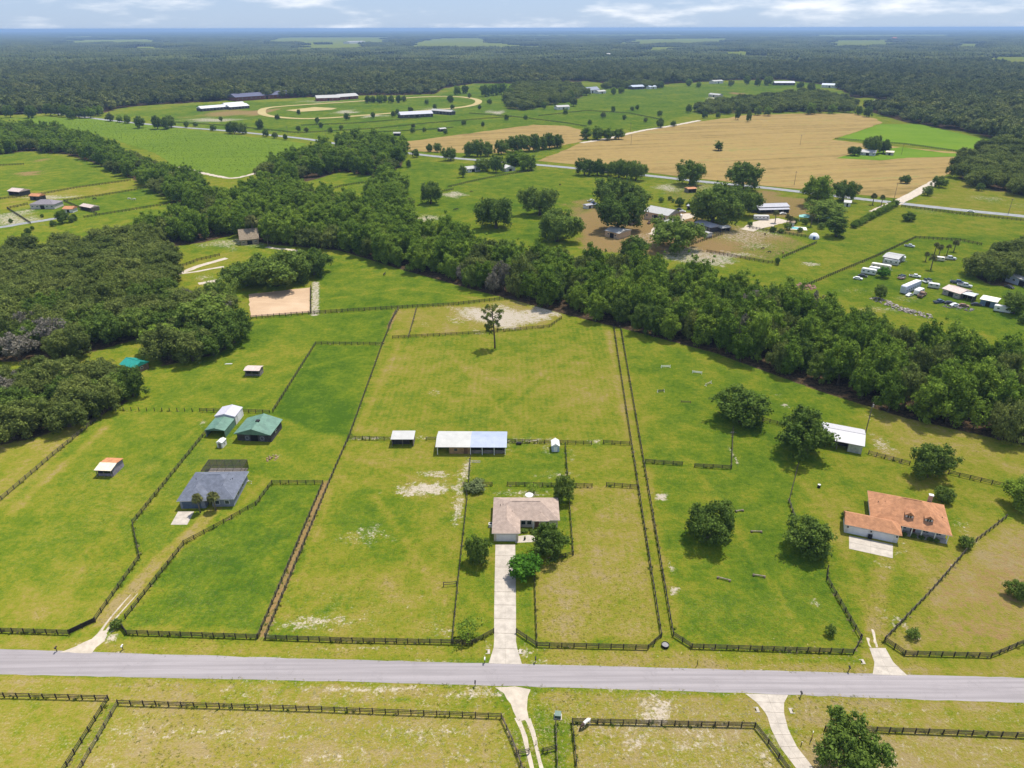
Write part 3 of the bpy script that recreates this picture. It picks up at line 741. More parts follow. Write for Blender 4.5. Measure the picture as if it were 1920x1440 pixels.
# ------------------------------------------------------------------ trees
def leaf_mat(name, dark, light, tint, transl=.22, vary=.5, stands=False):
    m, nt, out = nodes_of(name)
    gi = N(nt, 'ShaderNodeNewGeometry'); oi = N(nt, 'ShaderNodeObjectInfo')
    nz = noise(nt, obj_pos(nt), .55, 3, .6)
    f = math_(nt, 'ADD', math_(nt, 'MULTIPLY', gi.outputs['Random Per Island'], .62), math_(nt, 'MULTIPLY', nz, .42), clamp=True)
    c = mixc(nt, f, dark, light)
    wn_ = noise(nt, world_pos(nt), .011, 4, .6)
    f2 = math_(nt, 'ADD', math_(nt, 'MULTIPLY', oi.outputs['Random'], .6), math_(nt, 'MULTIPLY', mapr(nt, wn_, .35, .65), .4))
    c = mixc(nt, math_(nt, 'MULTIPLY', f2, vary), c, mixc(nt, f, tuple(x*.55 for x in tint), tint))
    # every tree its own shade: some paler, some deeper
    wh = N(nt, 'ShaderNodeTexWhiteNoise', noise_dimensions='1D'); nt.links.new(oi.outputs['Random'], wh.inputs['W'])
    br = mapr(nt, wh.outputs['Value'], 0, 1, 1-.42*vary, 1+.62*vary, smooth=False)
    hs = N(nt, 'ShaderNodeHueSaturation'); nt.links.new(c, hs.inputs['Color']); nt.links.new(br, hs.inputs['Value'])
    nt.links.new(mapr(nt, wh.outputs['Value'], 0, 1, .5+.016*vary, .5-.022*vary, smooth=False), hs.inputs['Hue'])
    c = hs.outputs[0]
    if stands:                           # stands of older and younger wood
        st = noise(nt, world_pos(nt), .0016, 4, .6)
        c = mixc(nt, mapr(nt, st, .40, .62, 0, .85), c, mixc(nt, .5, c, (.5, .5, .5), 'MULTIPLY'))
        c = mixc(nt, mapr(nt, noise(nt, world_pos(nt), .0042, 3, .6), .52, .66, 0, .6), c, mixc(nt, 1.0, c, (1.5, 1.35, 1.1), 'MULTIPLY'))
    d = N(nt, 'ShaderNodeBsdfDiffuse'); t = N(nt, 'ShaderNodeBsdfTranslucent'); mx = N(nt, 'ShaderNodeMixShader')
    mx.inputs[0].default_value = transl
    nt.links.new(c, d.inputs['Color']); nt.links.new(c, t.inputs['Color'])
    nt.links.new(d.outputs[0], mx.inputs[1]); nt.links.new(t.outputs[0], mx.inputs[2])
    nt.links.new(mx.outputs[0], out.inputs['Surface'])
    return m
LEAF = {
 'oak':  leaf_mat('oak_leaves', (.050,.072,.018), (.200,.252,.054), (.190,.218,.066), transl=.34),
 'leaf': leaf_mat('broad_leaves', (.048,.086,.013), (.230,.335,.044), (.185,.290,.036), transl=.36),
 'round': leaf_mat('glossy_leaves', (.030,.085,.010), (.125,.270,.030), (.09,.22,.02), vary=.3),
 'dark': leaf_mat('dark_leaves', (.050,.084,.018), (.180,.255,.048), (.160,.245,.042), transl=.34),
 'moss': leaf_mat('grey_mossy_twigs', (.10,.092,.075), (.27,.245,.205), (.15,.15,.09), vary=.5),
 'pale': leaf_mat('silvery_leaves', (.07,.095,.035), (.21,.25,.11), (.18,.22,.10), vary=.3),
 'pine': leaf_mat('pine_needles', (.045,.070,.014), (.150,.195,.036), (.150,.19,.036), transl=.35),
 'palm': leaf_mat('palm_fronds', (.05,.06,.018), (.17,.185,.06), (.16,.15,.06)),
 'crop': leaf_mat('crop_leaves', (.060,.105,.013), (.125,.205,.024), (.11,.185,.024)),
 'tuft': leaf_mat('grass_blades', (.12,.145,.016), (.21,.24,.03), (.26,.25,.05), transl=.5, vary=.6),
 'straw': leaf_mat('dry_straw', (.34,.29,.14), (.58,.52,.31), (.47,.42,.23), transl=.5, vary=.6),
 'far_shaded': leaf_mat('far_forest_leaves_shaded', (.026,.038,.014), (.072,.098,.032), (.085,.098,.038), transl=.0, vary=.75, stands=True),  # darkened copy; self-shade the tile crowns lack is put into the colour
 'far':  leaf_mat('forest_leaves', (.042,.062,.020), (.140,.180,.050), (.160,.178,.060), transl=.12, vary=.75, stands=True),
}
bark = M('bark', (.13,.10,.075), var=.35, scale=3)

ICO = None
def ico_pts(sub=1):
    bm = bmesh.new(); bmesh.ops.create_icosphere(bm, subdivisions=sub, radius=1)
    v = np.array([p.co[:] for p in bm.verts]); f = [[q.index for q in p.verts] for p in bm.faces]; bm.free()
    return v, np.array(f)
ICO1 = ico_pts(1); ICO2 = ico_pts(2)

def mesh_np(name, V, T, Q, mat):
    """mesh out of arrays of triangles and quads"""
    me = bpy.data.meshes.new(name)
    me.vertices.add(len(V)); me.vertices.foreach_set('co', np.asarray(V, np.float32).ravel())
    li = np.concatenate([T.ravel(), Q.ravel()]).astype(np.int32)
    me.loops.add(len(li)); me.loops.foreach_set('vertex_index', li)
    ls = np.concatenate([np.arange(len(T))*3, len(T)*3+np.arange(len(Q))*4]).astype(np.int32)
    me.polygons.add(len(ls)); me.polygons.foreach_set('loop_start', ls)
    me.update(calc_edges=True); me.validate()
    me.materials.append(mat)
    return me

def leaf_cloud(rs, lobes, dens, size, core=.66, sub=1, droop=.0, keep_low=.55):
    """leaf sprays over the surface of many lobes, with dark lobe cores inside"""
    L = np.array(lobes); V = []; Qn = 0; P = []; Nn = []
    for i, (cx, cy, cz, r) in enumerate(L):
        n = max(6, int(dens*4*math.pi*r*r))
        d = rs.normal(size=(n, 3)); d /= np.linalg.norm(d, axis=1)[:, None]
        d = d[(d[:, 2] > -.25) | (rs.random(len(d)) < keep_low)]
        p = np.array([cx, cy, cz])+d*(r*rs.uniform(.78, 1.30, len(d)))[:, None]
        if droop: p[:, 2] -= droop*np.maximum(0, -d[:, 2])*rs.random(len(d))*r
        dd = np.linalg.norm(p[:, None, :]-L[None, :, :3], axis=2)/L[None, :, 3]
        dd[:, i] = 9
        k = dd.min(1) > .74
        P.append(p[k]); Nn.append(d[k])
    P = np.concatenate(P); Nn = np.concatenate(Nn)
    Nn = Nn+rs.normal(size=Nn.shape)*.75+np.array([0, 0, .30]); Nn /= np.linalg.norm(Nn, axis=1)[:, None]
    t = rs.normal(size=Nn.shape); a = np.cross(Nn, t); a /= np.linalg.norm(a, axis=1)[:, None]; b = np.cross(Nn, a)
    s = (size*rs.uniform(.55, 1.35, len(P)))[:, None]
    w = rs.uniform(.5, .95, (len(P), 1))
    v = np.stack([P-a*s, P-b*s*w+a*s*.15, P+a*s, P+b*s*w-Nn*s*.25], 1).reshape(-1, 3)
    Q = np.arange(len(v)).reshape(-1, 4)
    iv, it = ICO1 if sub == 1 else ICO2
    Vs = [v]; Ts = []; base = len(v)
    for cx, cy, cz, r in L:
        jv = iv*(core*r*rs.uniform(.85, 1.1, (len(iv), 1)))+np.array([cx, cy, cz])
        Vs.append(jv); Ts.append(it+base); base += len(iv)
    return np.concatenate(Vs), np.concatenate(Ts), Q

def crown_lobes(rs, rx, rz, cz, n, r0, r1, flat_low=-.35, irr=1.0):
    """lobes filling an uneven crown"""
    out = [(0, 0, cz, min(rx, rz)*.62)]
    lean = rs.normal(size=2)*.08
    k = 0
    ph = rs.uniform(0, 6.283, 4)
    while len(out) < n and k < 4000:
        k += 1
        d = rs.normal(size=3); d /= np.linalg.norm(d)
        if d[2] < flat_low: continue
        r = rs.uniform(r0, r1)*(1-.18*max(0, d[2]))
        q = rs.uniform(.60, 1.04)
        az = math.atan2(d[1], d[0]); q *= 1+irr*(.17*math.sin(2*az+ph[0])+.15*math.sin(3*az+ph[1])+.11*math.sin(5*az+ph[2])+.14*math.sin(4*d[2]+2*az+ph[3]))
        p = np.array([d[0]*(rx-r*.75)*q+lean[0]*rx, d[1]*(rx-r*.75)*q+lean[1]*rx, cz+d[2]*(rz-r*.75)*q])
        if p[2]-r < .1: p[2] = r+.1
        if all(np.linalg.norm(p-np.array(o[:3])) > .55*(r+o[3])*.8 for o in out[1:]): out.append((*p, r))
    return out

def trunk_mesh(name, h, r, lobes, rs, nl=6, mat=None, fork=.45):
    mb = MB()
    bend = rs.normal(size=2)*h*.04
    top = (bend[0], bend[1], h)
    mb.tube([(0,0,-.15), (0,0,.25*h), (bend[0]*.5, bend[1]*.5, .6*h), top], [r*1.35, r, r*.8, r*.5], 7)
    pick = sorted(lobes[1:], key=lambda q: q[2])[:max(nl*2, 4)]
    rs.shuffle(pick)
    for q in pick[:nl]:
        z0 = h*rs.uniform(fork, .95)
        s = Vector((bend[0]*z0/h, bend[1]*z0/h, z0)); e = Vector(q[:3])
        m = s.lerp(e, .5)+Vector((0, 0, -.06*(e-s).length))
        mb.tube([s, m, e], [r*.5, r*.34, r*.12], 5)
    return mb.mesh(name, mat or bark, smooth=True)

PROTO = {}
def proto(key, seed, rx, rz, cz, n, r0, r1, dens, size, leaf, trunk_h, trunk_r, flat_low=-.35, droop=0., sub=1, core=.66):
    rs = np.random.RandomState(seed)
    lb = crown_lobes(rs, rx, rz, cz, n, r0, r1, flat_low, .25 if key in ('round', 'bush') else 1.0)
    V, T, Q = leaf_cloud(rs, lb, dens, size, droop=droop, sub=sub, core=core)
    cm = mesh_np('crown', V, T, Q, LEAF[leaf])
    tm = trunk_mesh('trunk', trunk_h, trunk_r, lb, rs)
    ext = max(np.abs(V[:, 0]).max(), np.abs(V[:, 1]).max())*.93
    PROTO.setdefault(key, []).append((cm, tm, ext, V[:, 2].max()))
for s in range(5): proto('oak', 10+s, 6.6, 3.9+.25*s, 4.9, 78, .75, 1.65, 6.6, .27, 'oak', 4.2, .5, flat_low=-.75, droop=.5)
for s in range(5): proto('leaf', 30+s, 4.5+.2*s, 6.0, 6.6, 80, .65, 1.45, 6.6, .27, 'leaf', 6.0, .28, flat_low=-.95)
for s in range(2): proto('round', 50+s, 4.0, 4.0, 4.4, 60, .6, 1.15, 8.5, .22, 'round', 3.0, .22, flat_low=-.9)
for s in range(4): proto('dark', 60+s, 5.2, 4.6, 4.9, 84, .6, 1.35, 7.0, .25, 'dark', 3.6, .34, flat_low=-.92)
for s in range(3): proto('oakd', 20+s, 6.6, 4.1+.25*s, 5.0, 84, .7, 1.55, 7.0, .27, 'dark', 4.2, .5, flat_low=-.75, droop=.5)
for s in range(2): proto('moss', 70+s, 4.8, 4.2, 4.8, 56, .6, 1.25, 6.0, .24, 'moss', 4.0, .32, flat_low=-.8, core=.5)
for s in range(2): proto('bush', 80+s, 1.9, 1.5, 1.35, 34, .32, .62, 13, .16, 'dark', .7, .1, flat_low=-.8)
for s in range(1): proto('palebush', 90+s, 1.9, 1.3, 1.2, 30, .35, .65, 13, .17, 'pale', .6, .08, flat_low=-.8)
for s in range(2): proto('airy', 95+s, 2.6, 3.0, 3.3, 46, .35, .75, 9, .20, 'leaf', 2.4, .13, flat_low=-.9, core=.30)
for s in range(2): proto('wispy', 98+s, 2.4, 2.6, 2.8, 46, .28, .58, 6.5, .20, 'leaf', 1.8, .08, flat_low=-.95, core=.0001)
for s in range(2): proto('conifer', 105+s, 2.9, 6.0, 6.2, 60, .5, 1.0, 7.5, .24, 'dark', 6.0, .25, flat_low=-.97)

TREE_N = {}
def tree(kind, loc, r=None, h=None, sc=None, label=None, group=None, name=None, cat='tree', var=None, rz=None):
    v = PROTO[kind]; k = rnd.randrange(len(v)) if var is None else var % len(v)
    cm, tm, pr, ph = v[k]
    if sc is None: sx = r/pr; sz = (h/ph) if h else sx
    else: sx, sz = sc
    root = empty(name or 'tree', (loc[0], loc[1], 0), rnd.uniform(0, 6.28) if rz is None else rz, label, cat, group)
    root.scale = (sx, sx, sz)
    link('trunk', tm, root); link('crown', cm, root)
    return root
def ptree(kind, px, py, wpx, hr=1.0, label=None, group=None, name=None, cat='tree', var=None):
    """tree whose foot is seen at (px, py) and whose crown spans wpx in the photograph; hr = height / crown width"""
    k = max(0., min(1., (py-300)/500))           # looked at from above, a crown hides its own foot
    x, y = G(px, py-(.03+.09*k)*wpx); w = 1.06*wpx/PPM(x, y, 4)
    return tree(kind, (x, y), r=w/2, h=w*hr*(.86-.09*k), label=label, group=group, name=name, cat=cat, var=var)

# --- single trees near the camera
for a in [
 ('round', 985,1088, 64, .95, 'bright green round-headed tree beside the driveway', 'magnolia_tree'),
 ('dark', 1036,1046, 84, .95, 'loose-crowned shade tree before the pink-roofed house', 'shade_tree'),
 ('dark', 897,1062, 50, 1.55, 'slender shade tree left of the pink-roofed house', 'shade_tree'),
 ('dark', 1053,945, 46, 1.7, 'dark upright tree behind the right corner of the pink-roofed house', 'shade_tree'),
 ('wispy', 997,926, 25, 1.0, 'small thin tree in the back yard by the round table', 'sapling'),
 ('wispy', 879,1204, 60, 1.1, 'wispy willow-like tree at the corner of the front fence', 'willow_tree'),
 ('dark', 1385,802, 102, .82, 'dense dark tree in the right paddock nearest the tree belt', 'oak_tree'),
 ('dark', 1511,864, 118, .98, 'tall dark tree leaning over the white-roofed barn', 'oak_tree'),
 ('oakd', 1325,1024, 108, .86, 'spreading oak in the middle of the right paddock', 'oak_tree'),
 ('dark', 1507,1052, 104, .92, 'round dark tree left of the orange-roofed house', 'oak_tree'),
 ('dark', 1738,905, 92, 1.0, 'tree behind the orange-roofed house with a grey bare patch', 'oak_tree'),
 ('dark', 1766,945, 36, 1.1, 'small dark tree by the chimney of the orange-roofed house', 'shade_tree'),
 ('leaf', 1912,965, 84, 1.0, 'green tree at the right edge beside the house lot', 'shade_tree'),
 ('oakd', 1590,1452, 140, .95, 'large airy oak at the bottom edge beside the curving drive', 'oak_tree'),
 ('bush', 1556,1192, 26, 1.15, 'small dark sapling inside the right front fence', 'sapling'),
 ('bush', 1709,1199, 27, 1.05, 'small dark sapling inside the far right front fence', 'sapling'),
 ('bush', 1809,1030, 30, 1.1, 'small dark tree on the fence right of the orange-roofed house', 'sapling'),
 ('dark', 1908,1128, 50, 1.0, 'dark tree in the dry paddock at the right edge', 'shade_tree'),
 ('dark', 250,750, 62, 1.25, 'dense tree at the tip of the oak grove by the teal shed', 'oak_tree'),
 ]: ptree(*a[:5], label=a[5], name=a[6])
ptree('moss', 1760,893, 44, 1.15, label='grey half-bare tree behind the dark tree by the orange-roofed house', name='bare_tree')
ptree('palebush', 893,924, 44, .55, label='silvery green shrub mound at the back yard fence corner', name='shrub', cat='shrub')
ptree('bush', 877,918, 18, .8, label='dark purple-brown shrub at the back yard fence corner', name='shrub', cat='shrub')
ptree('bush', 222,1179, 26, .95, label='dark shrub at the gate of the left drive', name='shrub', cat='shrub')
for i, (x, y) in enumerate([(985,999),(1000,1001),(976,999)]):
    ptree('bush', x, y, 15, .6, label='low clipped shrub under the front windows of the pink-roofed house', name='shrub', cat='shrub', group='shrubs under the front windows')
for i, (x, y) in enumerate([(1695,1006),(1712,1010),(1728,1013),(1742,1016),(1756,1019)]):
    ptree('bush', x, y, 13, .8, label='low dark shrub along the porch of the orange-roofed house', name='shrub', cat='shrub', group='shrubs along the porch')
ptree('bush', 1585,975, 20, 1.0, label='dark shrub at the left end of the garage wing', name='shrub', cat='shrub')

# --- the lone pine
def pine():
    x, y = G(928, 653)
    root = empty('pine_tree', (x, y, 0), 0, 'lone tall pine with a bare trunk in the centre paddock', 'tree')
    rs = np.random.RandomState(5); mb = MB()
    mb.tube([(0,0,-.2),(-.1,0,4),(-.3,.1,8),(-.6,.1,12),(-.9,.2,15.5),(-1.0,.2,17.6)], [.36,.31,.27,.21,.13,.04], 8)
    lobes = []
    for zc, ang, ln in [(5.6,2.8,3.0),(6.2,3.6,2.6),(6.6,.2,1.6),(7.0,2.4,3.4),(7.5,2.9,3.2),(8.2,.3,1.9),(8.8,3.9,3.0),(9.4,1.4,2.2),(9.9,5.5,2.0),(10.2,2.6,3.6),(10.8,4.4,2.6),(11.3,.1,2.2),(11.6,3.3,4.2),(12.2,1.9,2.4),(12.6,5.9,2.6),(13.0,2.7,3.4),
                        (13.4,.3,3.8),(13.6,4.2,2.6),(14.0,3.1,3.0),(14.3,6.2,3.2),(14.8,1.2,2.0),(15.2,2.8,2.4),(15.6,5.2,1.6),(16.2,.4,1.9),(16.6,3.4,1.6),(9.0,2.2,2.4),(10.6,3.0,2.2),(8.6,3.3,2.2),(7.8,3.6,2.4)]:
        s = Vector((-.3-(zc-8)*.09, .1, zc)); e = s+Vector((math.cos(ang)*ln, math.sin(ang)*ln, .9+.25*ln))
        mb.tube([s, s.lerp(e,.55)+Vector((0,0,-.2)), e], [.09,.06,.03], 5)
        lobes.append((e.x, e.y, e.z, rs.uniform(.5,.8))); lobes.append((e.x+rs.normal()*.6, e.y+rs.normal()*.6, e.z+rs.normal()*.4, rs.uniform(.35,.6)))
        if ln > 2.3:
            m = s.lerp(e, .62)+Vector((rs.normal()*.5, rs.normal()*.5, .1)); lobes.append((m.x, m.y, m.z, rs.uniform(.4,.65)))
    lobes.append((-1.0,.2,17.4,.8))
    mb.build('trunk', M('pine_bark', (.12,.09,.065), var=.3, scale=3), root, smooth=True)
    V, T, Q = leaf_cloud(rs, lobes, 12, .24, core=.42)
    link('crown', mesh_np('crown', V, T, Q, LEAF['pine']), root)
pine()

# --- palms
def palm_meshes(seed, h):
    rs = np.random.RandomState(seed); mb = MB()
    mb.tube([(0,0,-.1),(.05,0,h*.5),(.12,.05,h)], [.24,.19,.2], 8)
    tr = mb.mesh('trunk', M('palm_bark', (.19,.16,.125), var=.3, scale=4), smooth=True)
    f = MB()
    for k in range(44):
        a = rs.uniform(0, 6.283); el = rs.uniform(-.75, 1.25); ln = rs.uniform(1.25, 1.75)
        d = Vector((math.cos(a)*math.cos(el), math.sin(a)*math.cos(el), math.sin(el)))
        side = d.cross(Vector((0,0,1))).normalized(); up = side.cross(d)
        o = Vector((.12,.05,h)); b = o+d*ln*.45; c = o+d*ln*.78+Vector((0,0,-.12*ln)); e = o+d*ln+Vector((0,0,-.45*ln))
        w = .52
        for q in (-1, -.35, .35, 1):       # fan leaf: folded segments
            p = b+side*w*.12*q; t = e+side*w*q*1.1-Vector((0,0,abs(q)*.18)); m = c+side*w*q*.9
            f.add([o, p-side*.05, m-side*.14+up*.05, t, m+side*.14], [(0,1,2),(0,2,4),(2,3,4)])
    return tr, f.mesh('crown', LEAF['palm'])
PALMS = [palm_meshes(3, 5.0), palm_meshes(8, 4.4)]
def palm(px, py, sc, label, group=None, v=0):
    x, y = G(px, py)
    root = empty('palm_tree', (x, y, 0), rnd.uniform(0, 6.28), label, 'palm', group); root.scale = (sc, sc, sc)
    link('trunk', PALMS[v][0], root); link('crown', PALMS[v][1], root)
palm(376, 961, .98, 'left one of two fan palms before the blue-grey house', v=0)
palm(405, 957, 1.08, 'right one of two fan palms before the blue-grey house', v=1)
for i, (x, y, s) in enumerate([(1745,506,1.35),(1760,480,1.2),(1775,478,1.0),(1788,472,1.3),(1752,476,1.1),(1735,490,1.0)]):
    palm(x, y, s, 'fan palm in the cluster beside the parked trucks on the right', 'palms among the trailers', i % 2)
for i, (x, y, s) in enumerate([(1453,418,1.4),(1480,425,1.3),(1520,425,1.4),(1475,420,1.2),(1535,418,1.3),(1636,384,1.5),(1652,386,1.3)]):
    palm(x, y, s, 'fan palm round the pool garden of the mid farm', 'palms at the pool garden', i % 2)
for i, (x, y, s) in enumerate([(478,452,2.6),(503,462,1.5)]):
    palm(x, y, s, 'palm standing beside the tan house in the trees' if i else 'tall palm standing before the roof of the tan house', v=i)

# --- mid-distance single trees
MIDT = [
 ('oakd',808,384,48,.95,'dense round oak standing alone beside the sand wash'), ('oakd',930,432,82,.82,'huge moss-hung oak at the tip of the tree belt'),
 ('oakd',1012,407,76,.80,'broad spreading oak in the green pasture by the farm'), ('oakd',1045,458,96,.70,'broad oak standing just behind the tree belt'),
 ('dark',1185,494,70,.80,'dark oak behind the belt below the small tan shed'), ('oakd',1150,392,78,.80,'oak over the parked trailers at the farm'),
 ('oakd',1158,438,100,.78,'large dark oak left of the tan barn'), ('dark',1198,394,56,.9,'oak behind the tan barn'),
 ('oakd',1265,474,112,.62,'wide oak before the long grey-roofed stable'), ('oakd',1335,430,130,.66,'largest oak shading the farm yard'),
 ('oakd',1385,408,80,.75,'oak behind the farm yard beside the long grey barn'), ('oakd',1293,349,60,.85,'two-stemmed oak by the highway above the farm'),
 ('oakd',1392,357,72,.78,'wide oak on the highway verge at the hay field'),
 ('leaf',1530,390,58,1.15,'tall green tree by the highway junction'), ('oakd',1580,379,50,.85,'round oak beside the highway junction'),
 ('dark',1545,418,80,.55,'low dark thicket behind the pool garden'), ('conifer',1567,447,52,1.0,'dense dark cedar at the corner of the pool garden'),
 ('dark',1704,416,31,.62,'round bush alone in the yellow-green pasture'), ('round',1655,522,25,1.0,'small round tree among the parked trailers'),
 ('dark',1650,563,32,1.05,'dark bushy tree beside the junk pile'), ('dark',1900,592,50,1.0,'dark tree at the right edge above the belt'),
 ('bush',1916,608,22,1.0,'small bush at the right edge above the belt'), ('dark',1457,497,10,1.7,'small dark cedar at the paddock corner'),
 ('oakd',1602,293,28,.7,'left oak of the group inside the hay field'), ('oakd',1635,290,38,1.0,'tallest oak of the group inside the hay field'),
 ('oakd',1656,289,30,.95,'right oak of the group inside the hay field'), ('conifer',1347,283,23,.85,'dark cedar clump alone in the hay field'),
 ('dark',1697,345,22,.8,'dark tree at the corner of the hay field by the side road'), ('dark',1738,368,22,.95,'dark tree beside the white side road'),
 ('dark',1760,352,30,.8,'dark tree where the side road meets the right wood'), ('dark',1835,358,18,.9,'dark bush in the rough pasture by the right wood'),
 ('oakd',520,545,130,.56,'great spreading oak shading the sand arena'), ('oakd',590,520,76,.75,'spreading oak at the right end of the arena oaks'),
 ('oakd',465,542,90,.6,'spreading oak at the left end of the arena oaks'), ('oakd',560,530,90,.62,'spreading oak in the middle of the arena oaks'),
 ('dark',395,640,110,.85,'dark oak at the corner of the grove nearest the paddock'), ('moss',415,622,70,.95,'grey moss-hung tree at the edge of the oak grove'),
 ('moss',380,655,56,.9,'grey moss-hung small tree in front of the oak grove'), ('leaf',300,665,70,.95,'bright green oak behind the teal shed'),
 ('leaf',990,321,42,.85,'round tree by the white house on the highway'), ('dark',930,325,36,1.0,'dark tree left of the white house on the highway'),
 ('dark',905,322,30,.9,'dark tree beside the low white house near the highway'), ('leaf',966,312,46,.75,'green tree behind the white house near the highway'),
 ('conifer',868,333,18,1.5,'dark cedar at the end of the low white house'), ('oakd',845,302,36,.75,'round oak on the near verge of the highway'),
 ('dark',780,296,16,1.1,'small round tree on the highway verge'), ('dark',766,315,12,1.4,'small dark tree below the highway'),
 ('dark',115,418,0,1,''),
]
for kind, x, y, w, hr, lab in MIDT:
    if w: ptree(kind, x, y, w, hr, lab, name='cedar_tree' if kind == 'conifer' else ('bare_tree' if kind == 'moss' else 'oak_tree' if kind in ('oak', 'oakd') else 'shade_tree'))
for x, y, w in [(1096,330,38),(1120,331,36),(1140,331,30),(1160,335,40),(1175,337,38),(1192,340,42)]:
    ptree('oakd', x, y, w, .95, 'oak of the row of six along the highway', 'row of six highway oaks', 'oak_tree')
for x, y, w in [(1100,262,28),(1120,263,30),(1140,263,28),(1160,262,24)]:
    ptree('leaf', x, y, w, .95, 'tree in the isolated copse between the two tan fields', 'copse between the tan fields')
for x, y, w in [(806,283,12),(820,284,14),(880,292,22),(895,293,26),(915,292,22),(940,288,22),(960,284,24),(978,284,26),(1000,283,26),(1030,278,24),(1045,276,20),(1016,280,20)]:
    ptree('dark', x, y+2, w*1.3, 1.05, 'tree in the loose row along the far side of the highway', 'trees along the highway')
for x, y, w in [(262,241,20),(296,243,22),(312,243,20),(322,240,20),(430,251,18),(440,252,20),(455,252,18),(487,243,16),(536,263,10),(595,232,10),(602,240,9),(650,226,12),(700,222,10),(737,220,10),(745,215,9),
    (773,250,10),(795,248,8),(835,252,9),(845,193,12),(918,196,9),(848,205,8),(1005,200,16),(1020,205,12),(980,198,12),(1185,208,7),(1195,206,8),(1237,218,9),(1238,240,16),(1262,238,10),(1105,235,9),(180,218,14),(160,222,16),(148,222,16),(135,224,16),
    (367,238,8),(415,228,8),(1290,212,14),(1320,222,12),(1345,222,10),(60,222,20),(20,221,20)]:
    ptree('dark', x, y, w*1.15, 1.1, 'small dark tree scattered over the far paddocks and roadsides', 'scattered far trees')
for x, y, w in [(95,217,18),(110,218,20),(125,220,18),(140,222,18),(170,222,18),(188,218,16),(690,194,12),(700,193,10),(712,194,14),(722,192,11),(735,194,12),(748,193,12),(757,191,10),(858,178,14),(872,176,13),
    (910,182,18),(925,180,18),(940,178,18),(955,184,16),(880,184,8),(900,205,7),(1150,210,9),(1170,225,8),(1130,222,10),(1210,230,8),(1060,215,10),(1075,200,14),(560,247,9),(575,248,8),(620,250,9),(660,262,12),(690,262,12),(720,262,10),
    (640,243,7),(775,240,7),(870,235,8),(905,238,8),(950,226,9),(985,225,8),(350,240,10),(400,246,10),(500,257,12),(515,260,10),(240,232,14),(225,230,12),(208,228,14),(1440,218,16),(1420,217,14),(1520,215,18),(1560,214,16),(1610,216,14),(1625,220,16),
    (1240,166,10),(1290,162,12),(1310,165,10),(1370,163,10),(1400,160,14),(1420,162,12),(1440,161,14),(1500,168,12),(1520,172,14),(1070,190,16),(1100,180,12),(1150,178,12),(1165,176,10),(800,196,8),(815,205,8),(770,212,9),(560,215,8),(520,225,9)]:
    ptree(rnd.choice(['dark', 'oak', 'leaf']), x, y, w*1.2, 1.1, 'tree in the loose far clumps round the track and upper meadows', 'loose far clumps')
for x, y, w in [(100,425,14),(55,440,15),(48,447,13),(62,432,10),(118,420,30),(135,418,16),(140,415,16),(22,418,10),(80,408,8),(52,455,12)]:
    ptree('dark', x, y, w, .95, 'small tree in the garden of the far left farm', 'far left farm trees')
for k in range(15):                      # hedge along the farm lane
    t = k/14; x = 1600+78*t; y = 428-40*t
    ptree('leaf', x, y, 17, .9, 'clipped shrub in the hedge running up to the highway', 'hedge shrubs by the farm lane', 'hedge_shrub', 'shrub')
for x, y, w in [(1475,432,16),(1490,420,14),(1510,422,14),(1450,436,14),(1275,388,20),(1255,376,10),(1262,380,9),(1240,380,12),(1290,388,12),(1405,425,12),(1465,438,12),(1500,436,12),(1540,430,16),(1555,425,14)]:
    ptree('bush', x, y, w, .95, 'garden shrub at the mid farm', 'garden shrubs of the mid farm', 'shrub', 'shrub')
for x, y in [(1383,225),(1402,229)]:
    ptree('dark', x, y, 12, 2.0, 'tall ivy-clad snag at the upper edge of the hay field', 'snags at the hay field', 'snag_tree')

# --- woods: sample their outlines
def fill(poly, step, seed):
    rs = random.Random(seed); xs = [p[0] for p in poly]; ys = [p[1] for p in poly]; o = []
    y = min(ys); row = 0
    while y < max(ys):
        x = min(xs)+(step/2 if row % 2 else 0)
        while x < max(xs):
            o.append((x+rs.uniform(-.38, .38)*step, y+rs.uniform(-.38, .38)*step)); x += step
        y += step*.87; row += 1
    a = np.array(o); return a[poly_sd(poly, a[:, 0], a[:, 1]) > 0]
PLAN = []
LAB = {
 'oak_grove': ('oak', 10.5, (1.0, 1.35), 'spreading live oak in the dense grove at the left edge', 'oaks of the left grove'),
 'oak_grove_near': ('oak', 9.5, (.95, 1.2), 'spreading live oak in the near clump at the left edge', 'oaks of the near left clump'),
 'belt_left': ('leaf', 11.0, (1.0, 1.3), 'broadleaf tree in the belt beside the crop field', 'trees of the upper left belt'),
 'belt_middle': ('leaf', 9.8, (1.0, 1.35), 'broadleaf tree in the wood behind the tan house', 'trees of the middle wood'),
 'belt_main': ('leaf', 8.4, (.82, 1.30), 'leafy tree massed in the belt behind the centre and right paddocks', 'trees of the main belt'),
 'copse_by_crop': ('leaf', 13.0, (1.1, 1.5), 'leafy tree in the copse between crop field and highway', 'trees of the crop field copse'),
 'wood_right': ('oak', 15.0, (1.2, 1.7), 'dark oak in the wood at the right edge by the highway', 'oaks of the right wood'),
 'band_hay': ('oak', 17.0, (1.0, 1.6), 'dark oak in the tree band behind the hay field', 'oaks behind the hay field'),
 'grove_centre': ('oak', 17.0, (1.0, 1.6), 'dark oak in the far centre grove', 'oaks of the far centre grove'),
 'row_house': ('oak', 18.0, (1.0, 1.5), 'dark oak in the far row by the slate-roofed farmhouse', 'oaks by the far farmhouse'),
 'oaks_right': ('oak', 12.0, (1.0, 1.4), 'dark oak in the clump above the belt at the right edge', 'oaks above the belt'),
}
